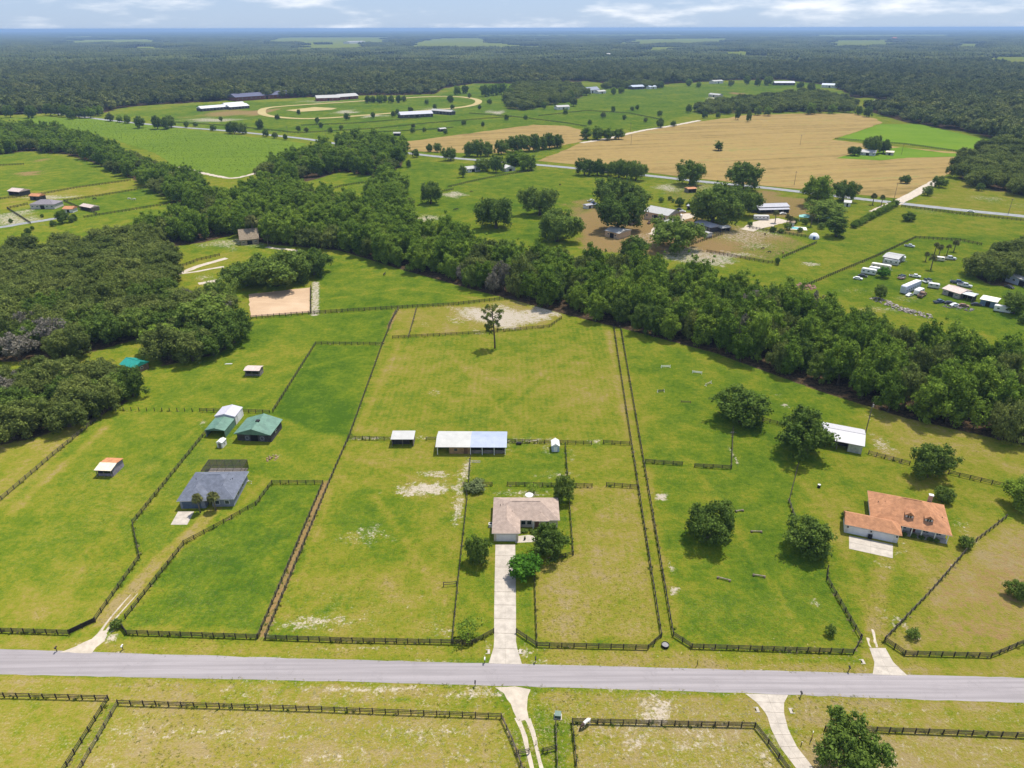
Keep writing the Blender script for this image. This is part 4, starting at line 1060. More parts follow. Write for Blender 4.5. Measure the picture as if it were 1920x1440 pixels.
for i, (k, (kind, step, sr, lab, grp)) in enumerate(LAB.items()):
    for x, y in fill(W(WOODS[k]), step, 40+i):
        if abs(x) > .80*y+14: continue
        PLAN.append((y, x, kind, rnd.uniform(*sr), rnd.uniform(1.0, 1.32) if k == 'belt_main' else rnd.uniform(.9, 1.15), lab, grp))
PLAN.sort(key=lambda t: math.hypot(t[0], t[1]))
N_SINGLE = 330
REST = PLAN[N_SINGLE:]
def row_of(x, y, line):
    d = 1e9
    for (x0, y0), (x1, y1) in zip(line[:-1], line[1:]):
        dx, dy = x1-x0, y1-y0; t = max(0, min(1, ((x-x0)*dx+(y-y0)*dy)/(dx*dx+dy*dy)))
        d = min(d, math.hypot(x-x0-t*dx, y-y0-t*dy))
    return 'front-row' if d < 10 else 'second-row' if d < 19 else 'third-row' if d < 28 else 'back-row'
BELT_FRONT = W(WOODS['belt_main'][:11])
def section(px):
    for lim, nm in ((820, 'behind the bright pasture'), (1000, 'behind the bare sand ring'), (1180, 'behind the grassy lane'), (1400, 'behind the horse jumps'), (1580, 'behind the dense dark tree'), (1760, 'behind the white-roofed barn')):
        if px < lim: return nm
    return 'at the right edge'
def px_of(x, y): return 960+x*PPM(x, y)
for y, x, kind, s, q, lab, grp in PLAN[:N_SINGLE]:
    kk = kind
    u = rnd.random()
    if kind == 'leaf' and u < .16: kk = 'oak'; s *= .85; q *= 1.35
    elif kind == 'leaf' and u < .30: kk = 'dark'; s *= .95; q *= 1.2
    elif kind == 'leaf' and u < .335: kk = 'moss'; s *= .85; q *= 1.3
    elif kind == 'leaf' and u < .40: kk = 'airy'; s *= 1.7; q *= 1.15
    if kind == 'oak' and u < .12: kk = 'dark'
    elif kind == 'oak' and u > .72: kk = 'oakd'
    elif kind == 'oak' and u < .20: kk = 'moss'
    elif kind == 'oak' and u < .28: kk = 'leaf'; q *= .75
    if grp == 'trees of the main belt': lab = 'leafy %s tree of the belt %s' % (row_of(x, y, BELT_FRONT), section(px_of(x, y)))
    elif grp.startswith('oaks of the'):
        f_ = 'nearest' if y < 215 else 'near' if y < 245 else 'middle' if y < 300 else 'farther' if y < 360 else 'farthest'
        lab = 'live oak of the %s part of the left oak grove' % f_
    tree(kk, (x, y), sc=(s, s*q), label=lab, group=grp, name='oak_tree' if kind == 'oak' else 'broadleaf_tree')
print('woods', len(PLAN), 'single', N_SINGLE)

# --- woods too many to part, and the forest to the horizon (stuff)
def lowtree(seed, sub_quads, size, r, h, nl):
    rs = np.random.RandomState(seed)
    lb = crown_lobes(rs, r, h*.42, h*.55, nl, r*.24, r*.44, -.7)
    return leaf_cloud(rs, lb, sub_quads, size, core=.8)
def proto_obj(name, V, T, Q, mat):
    return bpy.data.objects.new(name, mesh_np(name, V, T, Q, mat))
def scatter(name, pts, scale, idx, protos, label, cat, zs=None):
    me = bpy.data.meshes.new(name); n = len(pts)
    v = np.zeros((n, 3), np.float32); v[:, :2] = pts
    me.vertices.add(n); me.vertices.foreach_set('co', v.ravel())
    a = me.attributes.new('pick', 'INT', 'POINT'); a.data.foreach_set('value', np.asarray(idx, np.int32))
    a = me.attributes.new('turn', 'FLOAT', 'POINT'); a.data.foreach_set('value', np.random.RandomState(n).uniform(0, 6.283, n).astype(np.float32))
    sv = np.zeros((n, 3), np.float32); sv[:, 0] = sv[:, 1] = scale; sv[:, 2] = scale if zs is None else zs
    a = me.attributes.new('size', 'FLOAT_VECTOR', 'POINT'); a.data.foreach_set('vector', sv.ravel())
    o = bpy.data.objects.new(name, me); col.objects.link(o)
    ng = bpy.data.node_groups.new(name, 'GeometryNodeTree')
    ng.interface.new_socket('Geometry', in_out='INPUT', socket_type='NodeSocketGeometry')
    ng.interface.new_socket('Geometry', in_out='OUTPUT', socket_type='NodeSocketGeometry')
    nd, ln = ng.nodes, ng.links
    gi = nd.new('NodeGroupInput'); go = nd.new('NodeGroupOutput')
    g2i = nd.new('GeometryNodeGeometryToInstance')
    for p in protos[::-1]:            # the node lists its inputs last first
        oi = nd.new('GeometryNodeObjectInfo'); oi.inputs['Object'].default_value = p
        ln.new(oi.outputs['Geometry'], g2i.inputs[0])
    iop = nd.new('GeometryNodeInstanceOnPoints'); iop.inputs['Pick Instance'].default_value = True
    def named(t, k):
        q = nd.new('GeometryNodeInputNamedAttribute'); q.data_type = t; q.inputs['Name'].default_value = k; return q.outputs[0]
    cx = nd.new('ShaderNodeCombineXYZ'); ln.new(named('FLOAT', 'turn'), cx.inputs[2])
    e2r = nd.new('FunctionNodeEulerToRotation'); ln.new(cx.outputs[0], e2r.inputs[0])
    ln.new(gi.outputs[0], iop.inputs['Points']); ln.new(g2i.outputs[0], iop.inputs['Instance'])
    ln.new(named('INT', 'pick'), iop.inputs['Instance Index'])
    ln.new(e2r.outputs[0], iop.inputs['Rotation']); ln.new(named('FLOAT_VECTOR', 'size'), iop.inputs['Scale'])
    ln.new(iop.outputs[0], go.inputs[0])
    md = o.modifiers.new('scatter', 'NODES'); md.node_group = ng
    return tag(o, label, cat, kind='stuff')

if REST:
    pr = [bpy.data.objects.new('wood_tree_shape', PROTO[k][i][0]) for k, i in (('leaf',0),('leaf',1),('leaf',2),('oak',0),('oak',1),('leaf',3))]
    rs = np.random.RandomState(4)
    ii = [(rs.choice([3,4]) if t[2] == 'oak' or rs.rand() < .15 else rs.choice([0,1,2,5])) for t in REST]
    scatter('woodland', np.array([(t[1], t[0]) for t in REST]), np.array([t[3] for t in REST]), ii, pr, 'mass of trees farther back in the belts and copses', 'woodland', zs=np.array([t[3]*t[4] for t in REST]))

# forest trees up to about 2.8 km, then tiles of forest to the horizon
FAR = [proto_obj('forest_tree_shape', *lowtree(200+i, 1.3, .60, 5.6+.3*(i%3), 10.5+.6*i, 14), LEAF['far']) for i in range(6)]
def wood_mask(P):
    m = poly_sd(wood_poly, P[:, 0], P[:, 1]) > 0
    P = P[m]; k = np.ones(len(P), bool)
    wob = np.sin(P[:, 0]*.021+2*np.sin(P[:, 1]*.013))+np.sin(P[:, 1]*.019+P[:, 0]*.008)+.7*np.sin(P[:, 0]*.055+P[:, 1]*.047)
    for c in CLEARINGS: k &= poly_sd(W(c), P[:, 0], P[:, 1]) < -4+wob*np.minimum(.011*P[:, 1], 120)
    return P[k]
def jgrid(y0, y1, step, slope, seed):
    rs = np.random.RandomState(seed); O = []
    for y in np.arange(y0, y1, step*.9):
        w = slope*y+60
        x = np.arange(-w, w, step)+rs.uniform(-1, 1)*step
        O.append(np.stack([x+rs.uniform(-.5, .5, len(x))*step, y+rs.uniform(-.6, .6, len(x))*step], 1))
    return np.concatenate(O)
P1 = wood_mask(jgrid(700, 2700, 11.0, .80, 1))
rs = np.random.RandomState(2)
lf = lambda P, k: np.sin(P[:, 0]*k+1.3)*np.sin(P[:, 1]*k*.8)+np.sin(P[:, 0]*k*2.3+P[:, 1]*k*1.7)*.6
s1 = rs.uniform(.70, 1.55, len(P1))*(1+.12*lf(P1, .012))
scatter('forest', P1, s1, rs.randint(0, 6, len(P1)), FAR, 'unbroken dark forest spreading behind the paddocks', 'forest', zs=s1*rs.uniform(.75, 1.15, len(P1)))
TS = 110.0
tiles = []
for t in range(5):
    rs2 = np.random.RandomState(300+t); Vs, Ts, b = [], [], 0
    iv, it = ICO1
    for y in np.arange(-TS/2, TS/2, 11.5):
        for x in np.arange(-TS/2, TS/2, 11.5):
            c = np.array([x, y, 0])+np.append(rs2.uniform(-4, 4, 2), 0)
            h = rs2.uniform(6.5, 15.5); r = rs2.uniform(3.6, 7.6)
            q = iv*np.array([r, r, h*.55])*rs2.uniform(.72, 1.2, (len(iv), 1))+c+np.array([0, 0, h*.5])
            Vs.append(q); Ts.append(it+b); b += len(iv)
    tiles.append(proto_obj('forest_tile_shape', np.concatenate(Vs), np.concatenate(Ts), np.zeros((0, 4), int), LEAF['far_shaded']))
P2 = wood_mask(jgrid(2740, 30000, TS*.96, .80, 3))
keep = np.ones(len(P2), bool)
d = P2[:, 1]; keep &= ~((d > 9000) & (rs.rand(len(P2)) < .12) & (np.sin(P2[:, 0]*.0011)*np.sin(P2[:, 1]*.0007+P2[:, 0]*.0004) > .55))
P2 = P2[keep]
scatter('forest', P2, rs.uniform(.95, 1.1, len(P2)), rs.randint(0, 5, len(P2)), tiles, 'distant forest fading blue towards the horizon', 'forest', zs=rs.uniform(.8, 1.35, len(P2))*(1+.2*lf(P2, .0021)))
print('forest', len(P1), len(P2))

# crop plants in rows
cp = W([(60,224),(180,226),(330,242),(560,269),(540,290),(500,304),(465,323),(440,333),(410,328),(345,319),(300,288),(200,256)])
C = jgrid(650, 1250, 3.3, .75, 9); C = C[poly_sd(cp, C[:, 0], C[:, 1]) > 0]
rs = np.random.RandomState(12); C = C[rs.rand(len(C)) < .75]
bs = [proto_obj('crop_plant_shape', *leaf_cloud(np.random.RandomState(i), [(0,0,.5,.75),(.5,.3,.45,.5)], 5, .34, core=.8), LEAF['crop']) for i in range(2)]
scatter('crop_plants', C, rs.uniform(.3, .8, len(C)), rs.randint(0, 2, len(C)), bs, 'leafy crop plants in rows over the far green field', 'crop', zs=rs.uniform(.15, .32, len(C)))

# weeds and grass tufts standing over the near paddocks
def tuft_cloud(seed, n, h, w):
    rs = np.random.RandomState(seed); V = []; T = []
    for k in range(n):
        a = rs.uniform(0, 6.283); r = rs.uniform(0, w); c = np.array([r*math.cos(a), r*math.sin(a), 0]); b = rs.uniform(0, 6.283)
        t = np.array([math.cos(b), math.sin(b), 0])*.07; e = c+np.array([rs.normal()*.22, rs.normal()*.22, h*rs.uniform(.5, 1.1)])
        V += [c-t, c+t, e]; T.append([3*k, 3*k+1, 3*k+2])
    return np.array(V), np.array(T), np.zeros((0, 4), int)
rs = np.random.RandomState(77)
C = jgrid(76, 205, .62, .80, 21)
sn = lambda P, k: .5+.25*np.sin(P[:, 0]*k+2*np.sin(P[:, 1]*k*.7))+.25*np.sin(P[:, 1]*k*1.3+2*np.sin(P[:, 0]*k*.6))
inrow = np.abs(C[:, 0]) < .76*C[:, 1]+3
ring = [W([(-900,1197),(2900,1300),(2900,1350),(-900,1232)])]
rd = W(top)+W(bot)[::-1]
keepout = [rd] + [W(p) for p in ([(926,1000),(970,1000),(970,1210),(985,1250),(910,1250),(924,1210)], [(1590,1000),(1676,1018),(1678,1050),(1590,1032)], [(1395,1300),(1480,1300),(1480,1360),(1580,1490),(1530,1495),(1440,1370)],
   [(108,1226),(200,1180),(204,1190),(175,1228)], [(925,1285),(1000,1290),(1002,1360),(965,1350)], [(1628,1212),(1662,1212),(1705,1270),(1634,1268)], [(318,986),(334,957),(368,957),(352,986)],
   [(915,930),(1050,930),(1050,1025),(918,1025)], [(325,880),(470,880),(470,962),(330,962)], [(1570,915),(1790,915),(1790,1030),(1570,1015)], [(815,805),(955,805),(955,862),(815,862)])]
k = inrow.copy()
for p in keepout: k &= poly_sd(p, C[:, 0], C[:, 1]) < .25
C = C[k]
dens = .20+.45*sn(C, .16)*sn(C, .045)
dens *= np.clip(1.3-(C[:, 1]-85)/95, 0, 1.25)
C = C[rs.rand(len(C)) < dens]
straw = rs.rand(len(C)) < np.clip((110-C[:, 1])/18, 0, .8)*(.3+1.2*sn(C+31, .09))
tp = [proto_obj('tuft_shape', *tuft_cloud(i, 10, .16, .26), LEAF['tuft']) for i in range(2)]+[proto_obj('straw_shape', *tuft_cloud(9+i, 10, .14, .24), LEAF['straw']) for i in range(2)]
ix = np.where(straw, 2, 0)+rs.randint(0, 2, len(C))
sz = rs.uniform(.45, 1.05, len(C))*np.where(C[:, 1] < 100, 1, .8)
scatter('grass_tufts', C, sz, ix, tp, 'green and straw-coloured grass tufts over the near paddocks', 'grass', zs=sz*rs.uniform(.5, 1.0, len(C)))
print('tufts', len(C))
# ------------------------------------------------------------------ fences
fence_m = M('dark_fence_board', (.040,.034,.028), rough=.75, var=.35, scale=1.5)
fence_old = M('weathered_fence_board', (.105,.085,.068), rough=.85, var=.4, scale=1.5)
mesh_black = M('black_fence_screen', (.016,.015,.020), var=.2)
def unit_mesh(name, x0, x1, y0, y1, z0, z1, mat):
    return MB().box(x0, x1, y0, y1, z0, z1).mesh(name, mat)
POST = {m.name: unit_mesh('post', -.085, .085, -.085, .085, -.1, 1.42, m) for m in (fence_m, fence_old)}
RAIL = {m.name: unit_mesh('rail', 0, 1, -.028, .028, -.075, .075, m) for m in (fence_m, fence_old)}
PANEL = unit_mesh('screen', 0, 1, -.02, .02, .12, 1.35, mesh_black)
FN = 0
FENCE_PTS = []
def fence(pts, label, rails=3, mat=None, group=None, single=True, bay=2.44, solid=False, h=1.0, skip=()):
    """board fence along a line; every post and every rail of every bay is its own piece"""
    global FN
    mat = mat or fence_m
    P = [Vector(p) for p in W(pts)]
    root = empty('fence', (P[0].x, P[0].y, 0), 0, label, 'fence', group)
    o = Vector((P[0].x, P[0].y, 0))
    zs = [.45, .85, 1.25] if rails == 3 else ([.32, .64, .96, 1.28] if rails == 4 else ([.6, 1.2] if rails == 2 else []))
    posts = []; bays = []
    for a, b in zip(P[:-1], P[1:]):
        L = (b-a).length; n = max(1, round(L/bay))
        for i in range(n):
            posts.append(a.lerp(b, i/n)); bays.append((a.lerp(b, i/n), a.lerp(b, (i+1)/n)))
    posts.append(P[-1])
    for a, b in bays:
        for t in np.linspace(0, 1, 5)[:-1]: FENCE_PTS.append(a.lerp(b, t))
    rr = random.Random(len(label)*31+int(P[0].x))
    if single:
        for p in posts:
            q = link('post', POST[mat.name], root, (p.x-o.x, p.y-o.y, rr.uniform(-.04, .03)), rr.uniform(-.1, .1), (1, 1, h*rr.uniform(.97, 1.04)))
            q.rotation_euler = (rr.gauss(0, .012), rr.gauss(0, .012), rr.uniform(-.1, .1)); FN += 1
        for k, (a, b) in enumerate(bays):
            if k in skip: continue
            d = b-a; az = math.atan2(d.y, d.x)
            for z in zs:
                q = link('rail', RAIL[mat.name], root, (a.x-o.x, a.y-o.y, z*h+rr.gauss(0, .012)), az, (d.length, 1, 1))
                q.rotation_euler = (0, rr.gauss(0, .006), az); FN += 1
            if solid: link('screen', PANEL, root, (a.x-o.x-math.sin(az)*.06, a.y-o.y+math.cos(az)*.06, 0), az, (d.length, 1, 1))
    else:
        mp = MB(); mr = MB()
        for p in posts:
            x, y = p.x-o.x, p.y-o.y; mp.box(x-.11, x+.11, y-.11, y+.11, -.1, 1.5*h)
        for a, b in bays:
            d = (b-a).normalized(); nrm = Vector((-d.y, d.x))*.035; a2 = a-o.xy; b2 = b-o.xy
            for z in zs:
                z *= h
                mr.add([(a2.x-nrm.x,a2.y-nrm.y,z-.1),(b2.x-nrm.x,b2.y-nrm.y,z-.1),(b2.x+nrm.x,b2.y+nrm.y,z-.1),(a2.x+nrm.x,a2.y+nrm.y,z-.1),
                        (a2.x-nrm.x,a2.y-nrm.y,z+.1),(b2.x-nrm.x,b2.y-nrm.y,z+.1),(b2.x+nrm.x,b2.y+nrm.y,z+.1),(a2.x+nrm.x,a2.y+nrm.y,z+.1)],
                       [(0,3,2,1),(4,5,6,7),(0,1,5,4),(1,2,6,5),(2,3,7,6),(3,0,4,7)])
        tag(mp.build('post_row', mat, root), kind='stuff')
        if mr.v: tag(mr.build('rail_row', mat, root), kind='stuff')
    return root

# along the road
fence([(-60,1184),(130,1190)], 'dark board fence along the road at the left edge', 4)
fence([(130,1190),(179,1167)], 'fence wing with black screen left of the left gate', 4, solid=True)
fence([(222,1168),(238,1190)], 'short fence wing with black screen right of the left gate', 4, solid=True)
fence([(238,1190),(360,1194),(483,1198)], 'dark board fence along the road right of the left gate', 4)
fence([(498,1199),(640,1204),(848,1208),(886,1209)], 'dark board fence along the road left of the main driveway', 4)
fence([(886,1209),(926,1187)], 'fence wing slanting in to the left side of the main driveway', 4)
fence([(968,1187),(1007,1213)], 'fence wing slanting in to the right side of the main driveway', 4)
fence([(1007,1213),(1215,1218)], 'dark board fence along the road right of the main driveway', 4)
fence([(1215,1218),(1240,1195)], 'short slanting fence corner by the grassy lane', 4)
fence([(1262,1193),(1297,1216)], 'slanting fence corner on the right of the grassy lane', 4)
fence([(1297,1216),(1450,1221),(1600,1226)], 'dark board fence along the road before the right paddock', 4)
fence([(1600,1226),(1615,1199)], 'fence wing left of the flared concrete apron', 4)
fence([(1658,1203),(1696,1229)], 'fence wing right of the flared concrete apron', 4)
fence([(1696,1229),(1858,1233),(1920,1207),(1965,1182)], 'dark board fence curving away at the right edge above the road', 4)
# left property
fence([(179,1165),(262,1047),(249,983),(386,813)], 'fence along the left side of the drive to the blue-grey house')
fence([(236,1160),(345,1022),(420,982),(480,948),(510,908),(606,908)], 'fence along the right side of the drive to the blue-grey house')
fence([(606,908),(484,1197)], 'left fence of the bare earth lane between the paddocks')
fence([(742,585),(716,650),(655,820),(618,905),(498,1197)], 'long boundary fence on the right of the bare earth lane')
fence([(203,770),(100,855),(-20,958)], 'fence with pale track running to the left edge', mat=fence_old)
fence([(203,770),(290,771),(375,772)], 'thin wire and post fence below the oak grove', 0)
fence([(375,772),(506,775)], 'low dark fence behind the green-roofed carport')
fence([(592,646),(512,773)], 'left fence of the dark green paddock', mat=fence_m)
fence([(592,646),(716,647)], 'far fence of the dark green paddock')
fence([(728,612),(748,579)], 'short fence stub at the corner of the round pen paddock', mat=fence_old)
# centre property
fence([(653,824),(734,826)], 'fence left of the small white-roofed shelter')
fence([(799,826),(820,826)], 'short fence between the small shelter and the long barn')
fence([(952,830),(1035,832),(1109,834)], 'fence right of the long barn passing the little shed')
fence([(1131,832),(1180,835)], 'short fence right of the gap behind the barn yard')
fence([(882,859),(879,909)], 'fence running down from the middle of the long barn')
fence([(1060,836),(1064,893)], 'fence running down beside the little shed')
fence([(868,911),(923,911)], 'back yard fence left of the garden gap')
fence([(951,911),(1050,913),(1110,914)], 'back yard fence right of the garden gap')
fence([(1137,912),(1196,916)], 'short fence at the right edge of the centre property')
fence([(872,911),(876,938),(859,1094),(848,1208)], 'fence along the left side of the main yard')
fence([(1066,925),(1075,1041),(1014,1058)], 'fence round the right side of the main yard')
fence([(1002,1073),(1007,1213)], 'fence along the right side of the driveway lawn')
fence([(832,1100),(856,1098)], 'short gate section in the left yard fence', 2, mat=fence_old)
fence([(736,635),(900,626),(1030,614),(1053,598)], 'low curving fence before the bare sand ring')
fence([(781,580),(766,634)], 'cross fence left of the bare sand ring', mat=fence_old)
fence([(1150,610),(1184,833),(1240,1195)], 'left fence of the narrow grassy lane')
fence([(1163,612),(1201,833),(1262,1193)], 'right fence of the narrow grassy lane')
# right property
fence([(1210,868),(1279,873)], 'dark fence panel run left of the gap in the right paddock', 4)
fence([(1302,876),(1371,880)], 'dark fence panel run right of the gap in the right paddock', 4)
fence([(1371,880),(1374,806)], 'thin fence running up to the dense dark tree', mat=fence_old)
fence([(1430,789),(1470,800)], 'short fence between the two dark trees')
fence([(1628,852),(1705,872)], 'fence right of the white-roofed barn', mat=fence_old)
fence([(1778,889),(1880,913)], 'fence running right from the grey-patched tree')
fence([(1496,874),(1479,942),(1489,972)], 'fence curving down from the tall dark tree', mat=fence_old)
fence([(1552,1068),(1550,1088),(1613,1198)], 'fence slanting down to the flared apron')
fence([(1886,972),(1822,1022),(1742,1114),(1660,1200)], 'fence slanting up from the flared apron to the right edge', mat=fence_old)
# below the road
fence([(-40,1307),(204,1313)], 'board fence below the road at the left edge')
fence([(204,1313),(112,1460)], 'left fence of the earth lane at the bottom left')
fence([(222,1322),(580,1333),(940,1347)], 'long board fence below the road left of the white track')
fence([(222,1322),(142,1460)], 'right fence of the earth lane at the bottom left', mat=fence_old)
fence([(940,1347),(960,1390),(985,1460)], 'fence on the left of the white track at the bottom edge', mat=fence_old)
fence([(1042,1358),(1046,1460)], 'fence beside the green utility box', mat=fence_old)
fence([(1018,1412),(1043,1406)], 'gate section right of the white track', 3)
fence([(972,1416),(992,1413)], 'gate section left of the white track', 3, mat=fence_old)
fence([(1073,1356),(1083,1460)], 'fence at the left side of the horse paddock')
fence([(1073,1356),(1240,1360),(1415,1364),(1440,1395),(1480,1450)], 'board fence along the top and right of the horse paddock', 4)
fence([(1546,1369),(1740,1376),(1960,1385)], 'board fence below the road at the right edge', 4)
# middle distance and far: pieces too small to pick apart
for pts, lab in [
 ([(470,598),(600,588),(745,579),(850,573),(965,560)], 'long dark fence below the arena and the bright pasture'),
 ([(583,540),(583,588)], 'fence at the right end of the sand arena'),
 ([(-20,376),(60,368),(150,352),(245,339)], 'fence line across the far left paddocks'),
 ([(120,378),(200,366),(292,351)], 'second fence line across the far left paddocks'),
 ([(158,409),(250,394),(350,378)], 'third fence line across the far left paddocks'),
 ([(120,378),(160,395),(182,402)], 'short fence by the far left sheds'),
 ([(14,392),(40,408),(58,420)], 'fence at the yard of the far left farmhouse'), ([(14,392),(52,384)], 'fence behind the far left farmhouse'),
 ([(-20,312),(45,309)], 'fence line at the far left edge'), ([(310,515),(330,505),(370,490),(412,480)], 'hedge-dark fence beside the pale curving drive'),
 ([(1325,473),(1380,483),(1440,494),(1455,494)], 'fence along the sandy wash of the mid farm'), ([(1467,484),(1500,470),(1530,457)], 'fence at the right corner of the mid farm paddock'),
 ([(1262,472),(1325,450),(1355,440)], 'rail along the pale strip at the mid farm'), ([(1405,428),(1450,436),(1525,447)], 'fence behind the mid farm horse paddock'),
 ([(1512,537),(1570,512),(1640,483),(1716,447)], 'wire fence beside the row of campers'), ([(1716,447),(1800,452),(1840,460)], 'wire fence behind the palms'),
 ([(590,365),(640,350),(700,340)], 'fence line behind the middle wood'), ([(840,352),(890,340),(940,330),(1000,320)], 'fence across the green pasture below the highway'),
 ([(830,360),(850,356)], 'short fence by the round oak'), ([(1690,388),(1800,402),(1930,416)], 'fence on the near verge of the highway'),
 ([(560,250),(700,242),(800,232),(960,219)], 'dark fence line across the far training paddocks'), ([(640,252),(800,244),(850,240)], 'second dark fence line across the far training paddocks'),
 ([(565,236),(680,231),(790,222)], 'third dark fence line across the far training paddocks'), ([(330,230),(420,236),(560,250)], 'dark fence along the highway by the training paddocks'),
 ([(880,213),(960,219),(1060,231),(1100,238)], 'far fence line above the narrow tan field'), ([(1010,218),(1100,208),(1180,213),(1240,225)], 'far fence line left of the hay field'),
 ([(1800,285),(1700,271),(1566,261)], 'fence between hay field and vivid meadow')]:
    fence(pts, lab, 3, single=False, h=1.15, mat=fence_m)
print('fence pieces', FN)

# weeds left standing along the fence lines
rs = np.random.RandomState(5)
FP = np.array([(p.x, p.y) for p in FENCE_PTS])
FP = FP[rs.rand(len(FP)) < np.clip(.10+.55*sn(FP, .11)*sn(FP+17, .05)*1.6, 0, .8)]
FP = FP+rs.normal(size=FP.shape)*.22
wt = [proto_obj('weed_shape', *tuft_cloud(50+i, 22, .55, .34), LEAF[k]) for i, k in enumerate(('tuft', 'leaf', 'dark', 'straw'))]
sz = rs.uniform(.5, 1.3, len(FP))
scatter('fence_weeds', FP, sz, rs.choice(4, len(FP), p=[.4, .25, .15, .2]), wt, 'rough weeds left standing along the fence lines', 'weeds', zs=sz*rs.uniform(.5, 1.1, len(FP)))
# ------------------------------------------------------------------ buildings
white_roof = M('white_metal_roof', (.41,.405,.39), rough=.5, var=.06, scale=.5, ribs=(.42,0), spec=.4)
blue_roof = M('galvanised_metal_roof', (.30,.34,.44), rough=.42, var=.06, scale=.5, ribs=(.42,0), spec=.45)
green_roof = M('faded_green_metal_roof', (.105,.195,.150), rough=.5, var=.16, scale=.6, ribs=(.4,1))
teal_roof = M('teal_metal_roof', (.015,.24,.20), rough=.45, var=.1, ribs=(.4,0))
grey_roof = M('grey_metal_roof', (.34,.34,.38), rough=.5, var=.12, ribs=(.6,0))
pink_shingle = M('pinkish_shingles', (.385,.295,.245), rough=.9, var=.12, scale=.9, courses=.22, bumpy=.3)
slate_shingle = M('blue_grey_shingles', (.135,.150,.195), rough=.9, var=.14, scale=.9, courses=.22, bumpy=.3)
orange_shingle = M('orange_shingles', (.43,.205,.105), rough=.9, var=.16, scale=.9, courses=.22, bumpy=.3)
tan_shingle = M('tan_shingles', (.30,.235,.165), rough=.9, var=.18, courses=.3)
orange_metal = M('rusty_orange_metal_roof', (.45,.20,.09), rough=.7, var=.2, ribs=(.4,0), dirt=(.3,.13,.06))
cream_metal = M('cream_metal_roof', (.62,.54,.42), rough=.6, var=.1, ribs=(.4,0))
rose_metal = M('dull_rose_metal_roof', (.50,.40,.36), rough=.6, var=.12, ribs=(.4,0))
white_wall = M('white_wall', (.60,.59,.58), var=.08)
cream_wall = M('cream_stucco', (.55,.48,.40), var=.1, bumpy=.2)
grey_wall = M('blue_grey_wall', (.22,.235,.285), var=.12)
dark_wall = M('dark_stall_wall', (.065,.058,.060), var=.3)
tan_wall = M('tan_metal_wall', (.50,.38,.26), var=.1, ribs=(.5,0))
wood_wall = M('raw_plywood_wall', (.36,.225,.11), rough=.85, var=.25, scale=.8, dirt=(.2,.14,.09))
wood_grey = M('grey_board', (.20,.175,.155), rough=.85, var=.3, scale=1.5)
blue_wall = M('blue_metal_wall', (.14,.21,.30), var=.12, ribs=(.5,0))
red_wall = M('red_barn_wall', (.20,.055,.040), var=.2)
trim_m = M('white_trim', (.74,.73,.71), var=.05)
door_m = M('white_garage_door', (.66,.66,.68), var=.05)
brick_m = M('tan_brick', (.42,.30,.22), var=.25, scale=4)
tyre_m = M('tyre_rubber', (.018,.018,.018), var=.2)
steel_m = M('dull_steel', (.36,.36,.37), var=.15, metal=.4, rough=.5)
dark_m = M('dark_opening', (.012,.012,.014), var=.2)
glass_m = glass()

def slab_roof(root, x0, x1, y0, y1, z, rise, axis, ov, mat, name='roof', th=.10, hip=(False, False), lab=None, fascia=None, ridge=True):
    """gable or hip roof as one solid; axis = direction of the ridge; hip = (low end, high end)"""
    x0 -= ov; x1 += ov; y0 -= ov; y1 += ov
    if axis == 'x':
        m = (y0+y1)/2; hw = (y1-y0)/2
        a = x0+(hw if hip[0] else 0); b = x1-(hw if hip[1] else 0)
        if a > b: a = b = (a+b)/2
        rid = [(a, m), (b, m)]
        E_ = [(x0,y0),(x1,y0),(x1,y1),(x0,y1)]
        top = [(0,1,5,4),(2,3,4,5),(3,0,4),(1,2,5)]
    else:
        m = (x0+x1)/2; hw = (x1-x0)/2
        a = y0+(hw if hip[0] else 0); b = y1-(hw if hip[1] else 0)
        if a > b: a = b = (a+b)/2
        rid = [(m, a), (m, b)]
        E_ = [(x0,y0),(x1,y0),(x1,y1),(x0,y1)]
        top = [(1,2,5,4),(3,0,4,5),(0,1,4),(2,3,5)]
    mb = MB()
    mb.add([(p[0],p[1],z+th) for p in E_]+[(p[0],p[1],z+rise+th) for p in rid], top)
    o = mb.build(name, mat, root)
    fb = MB(); fb.add([(p[0],p[1],z) for p in E_]+[(p[0],p[1],z+th-.002) for p in E_], [(3,2,1,0)]+[(i,(i+1)%4,4+(i+1)%4,4+i) for i in range(4)])
    fb.build('fascia', fascia or mat, o)
    if ridge:
        rb = MB(); a_, b_ = [Vector((p[0], p[1], z+rise+th+.02)) for p in rid]
        if (b_-a_).length > .3: rb.tube([a_, b_], [.09, .09], 5); rb.build('ridge_cap', mat, o)
    if lab: o['label'] = lab
    return o
def mono_roof(root, x0, x1, y0, y1, zf, zb, ov, mat, th=.1, name='roof'):
    x0 -= ov; x1 += ov; y0 -= ov; y1 += ov
    V = [(x0,y0,zf),(x1,y0,zf),(x1,y1,zb),(x0,y1,zb)]
    return MB().add(V+[(a,b,c+th) for a, b, c in V], [(3,2,1,0),(4,5,6,7),(0,1,5,4),(1,2,6,5),(2,3,7,6),(3,0,4,7)]).build(name, mat, root)
def walls(root, pts, h, mat, name='wall'):
    return MB().prism(pts, -.05, h).build(name, mat, root)
def rect(x0, x1, y0, y1): return [(x0,y0),(x1,y0),(x1,y1),(x0,y1)]
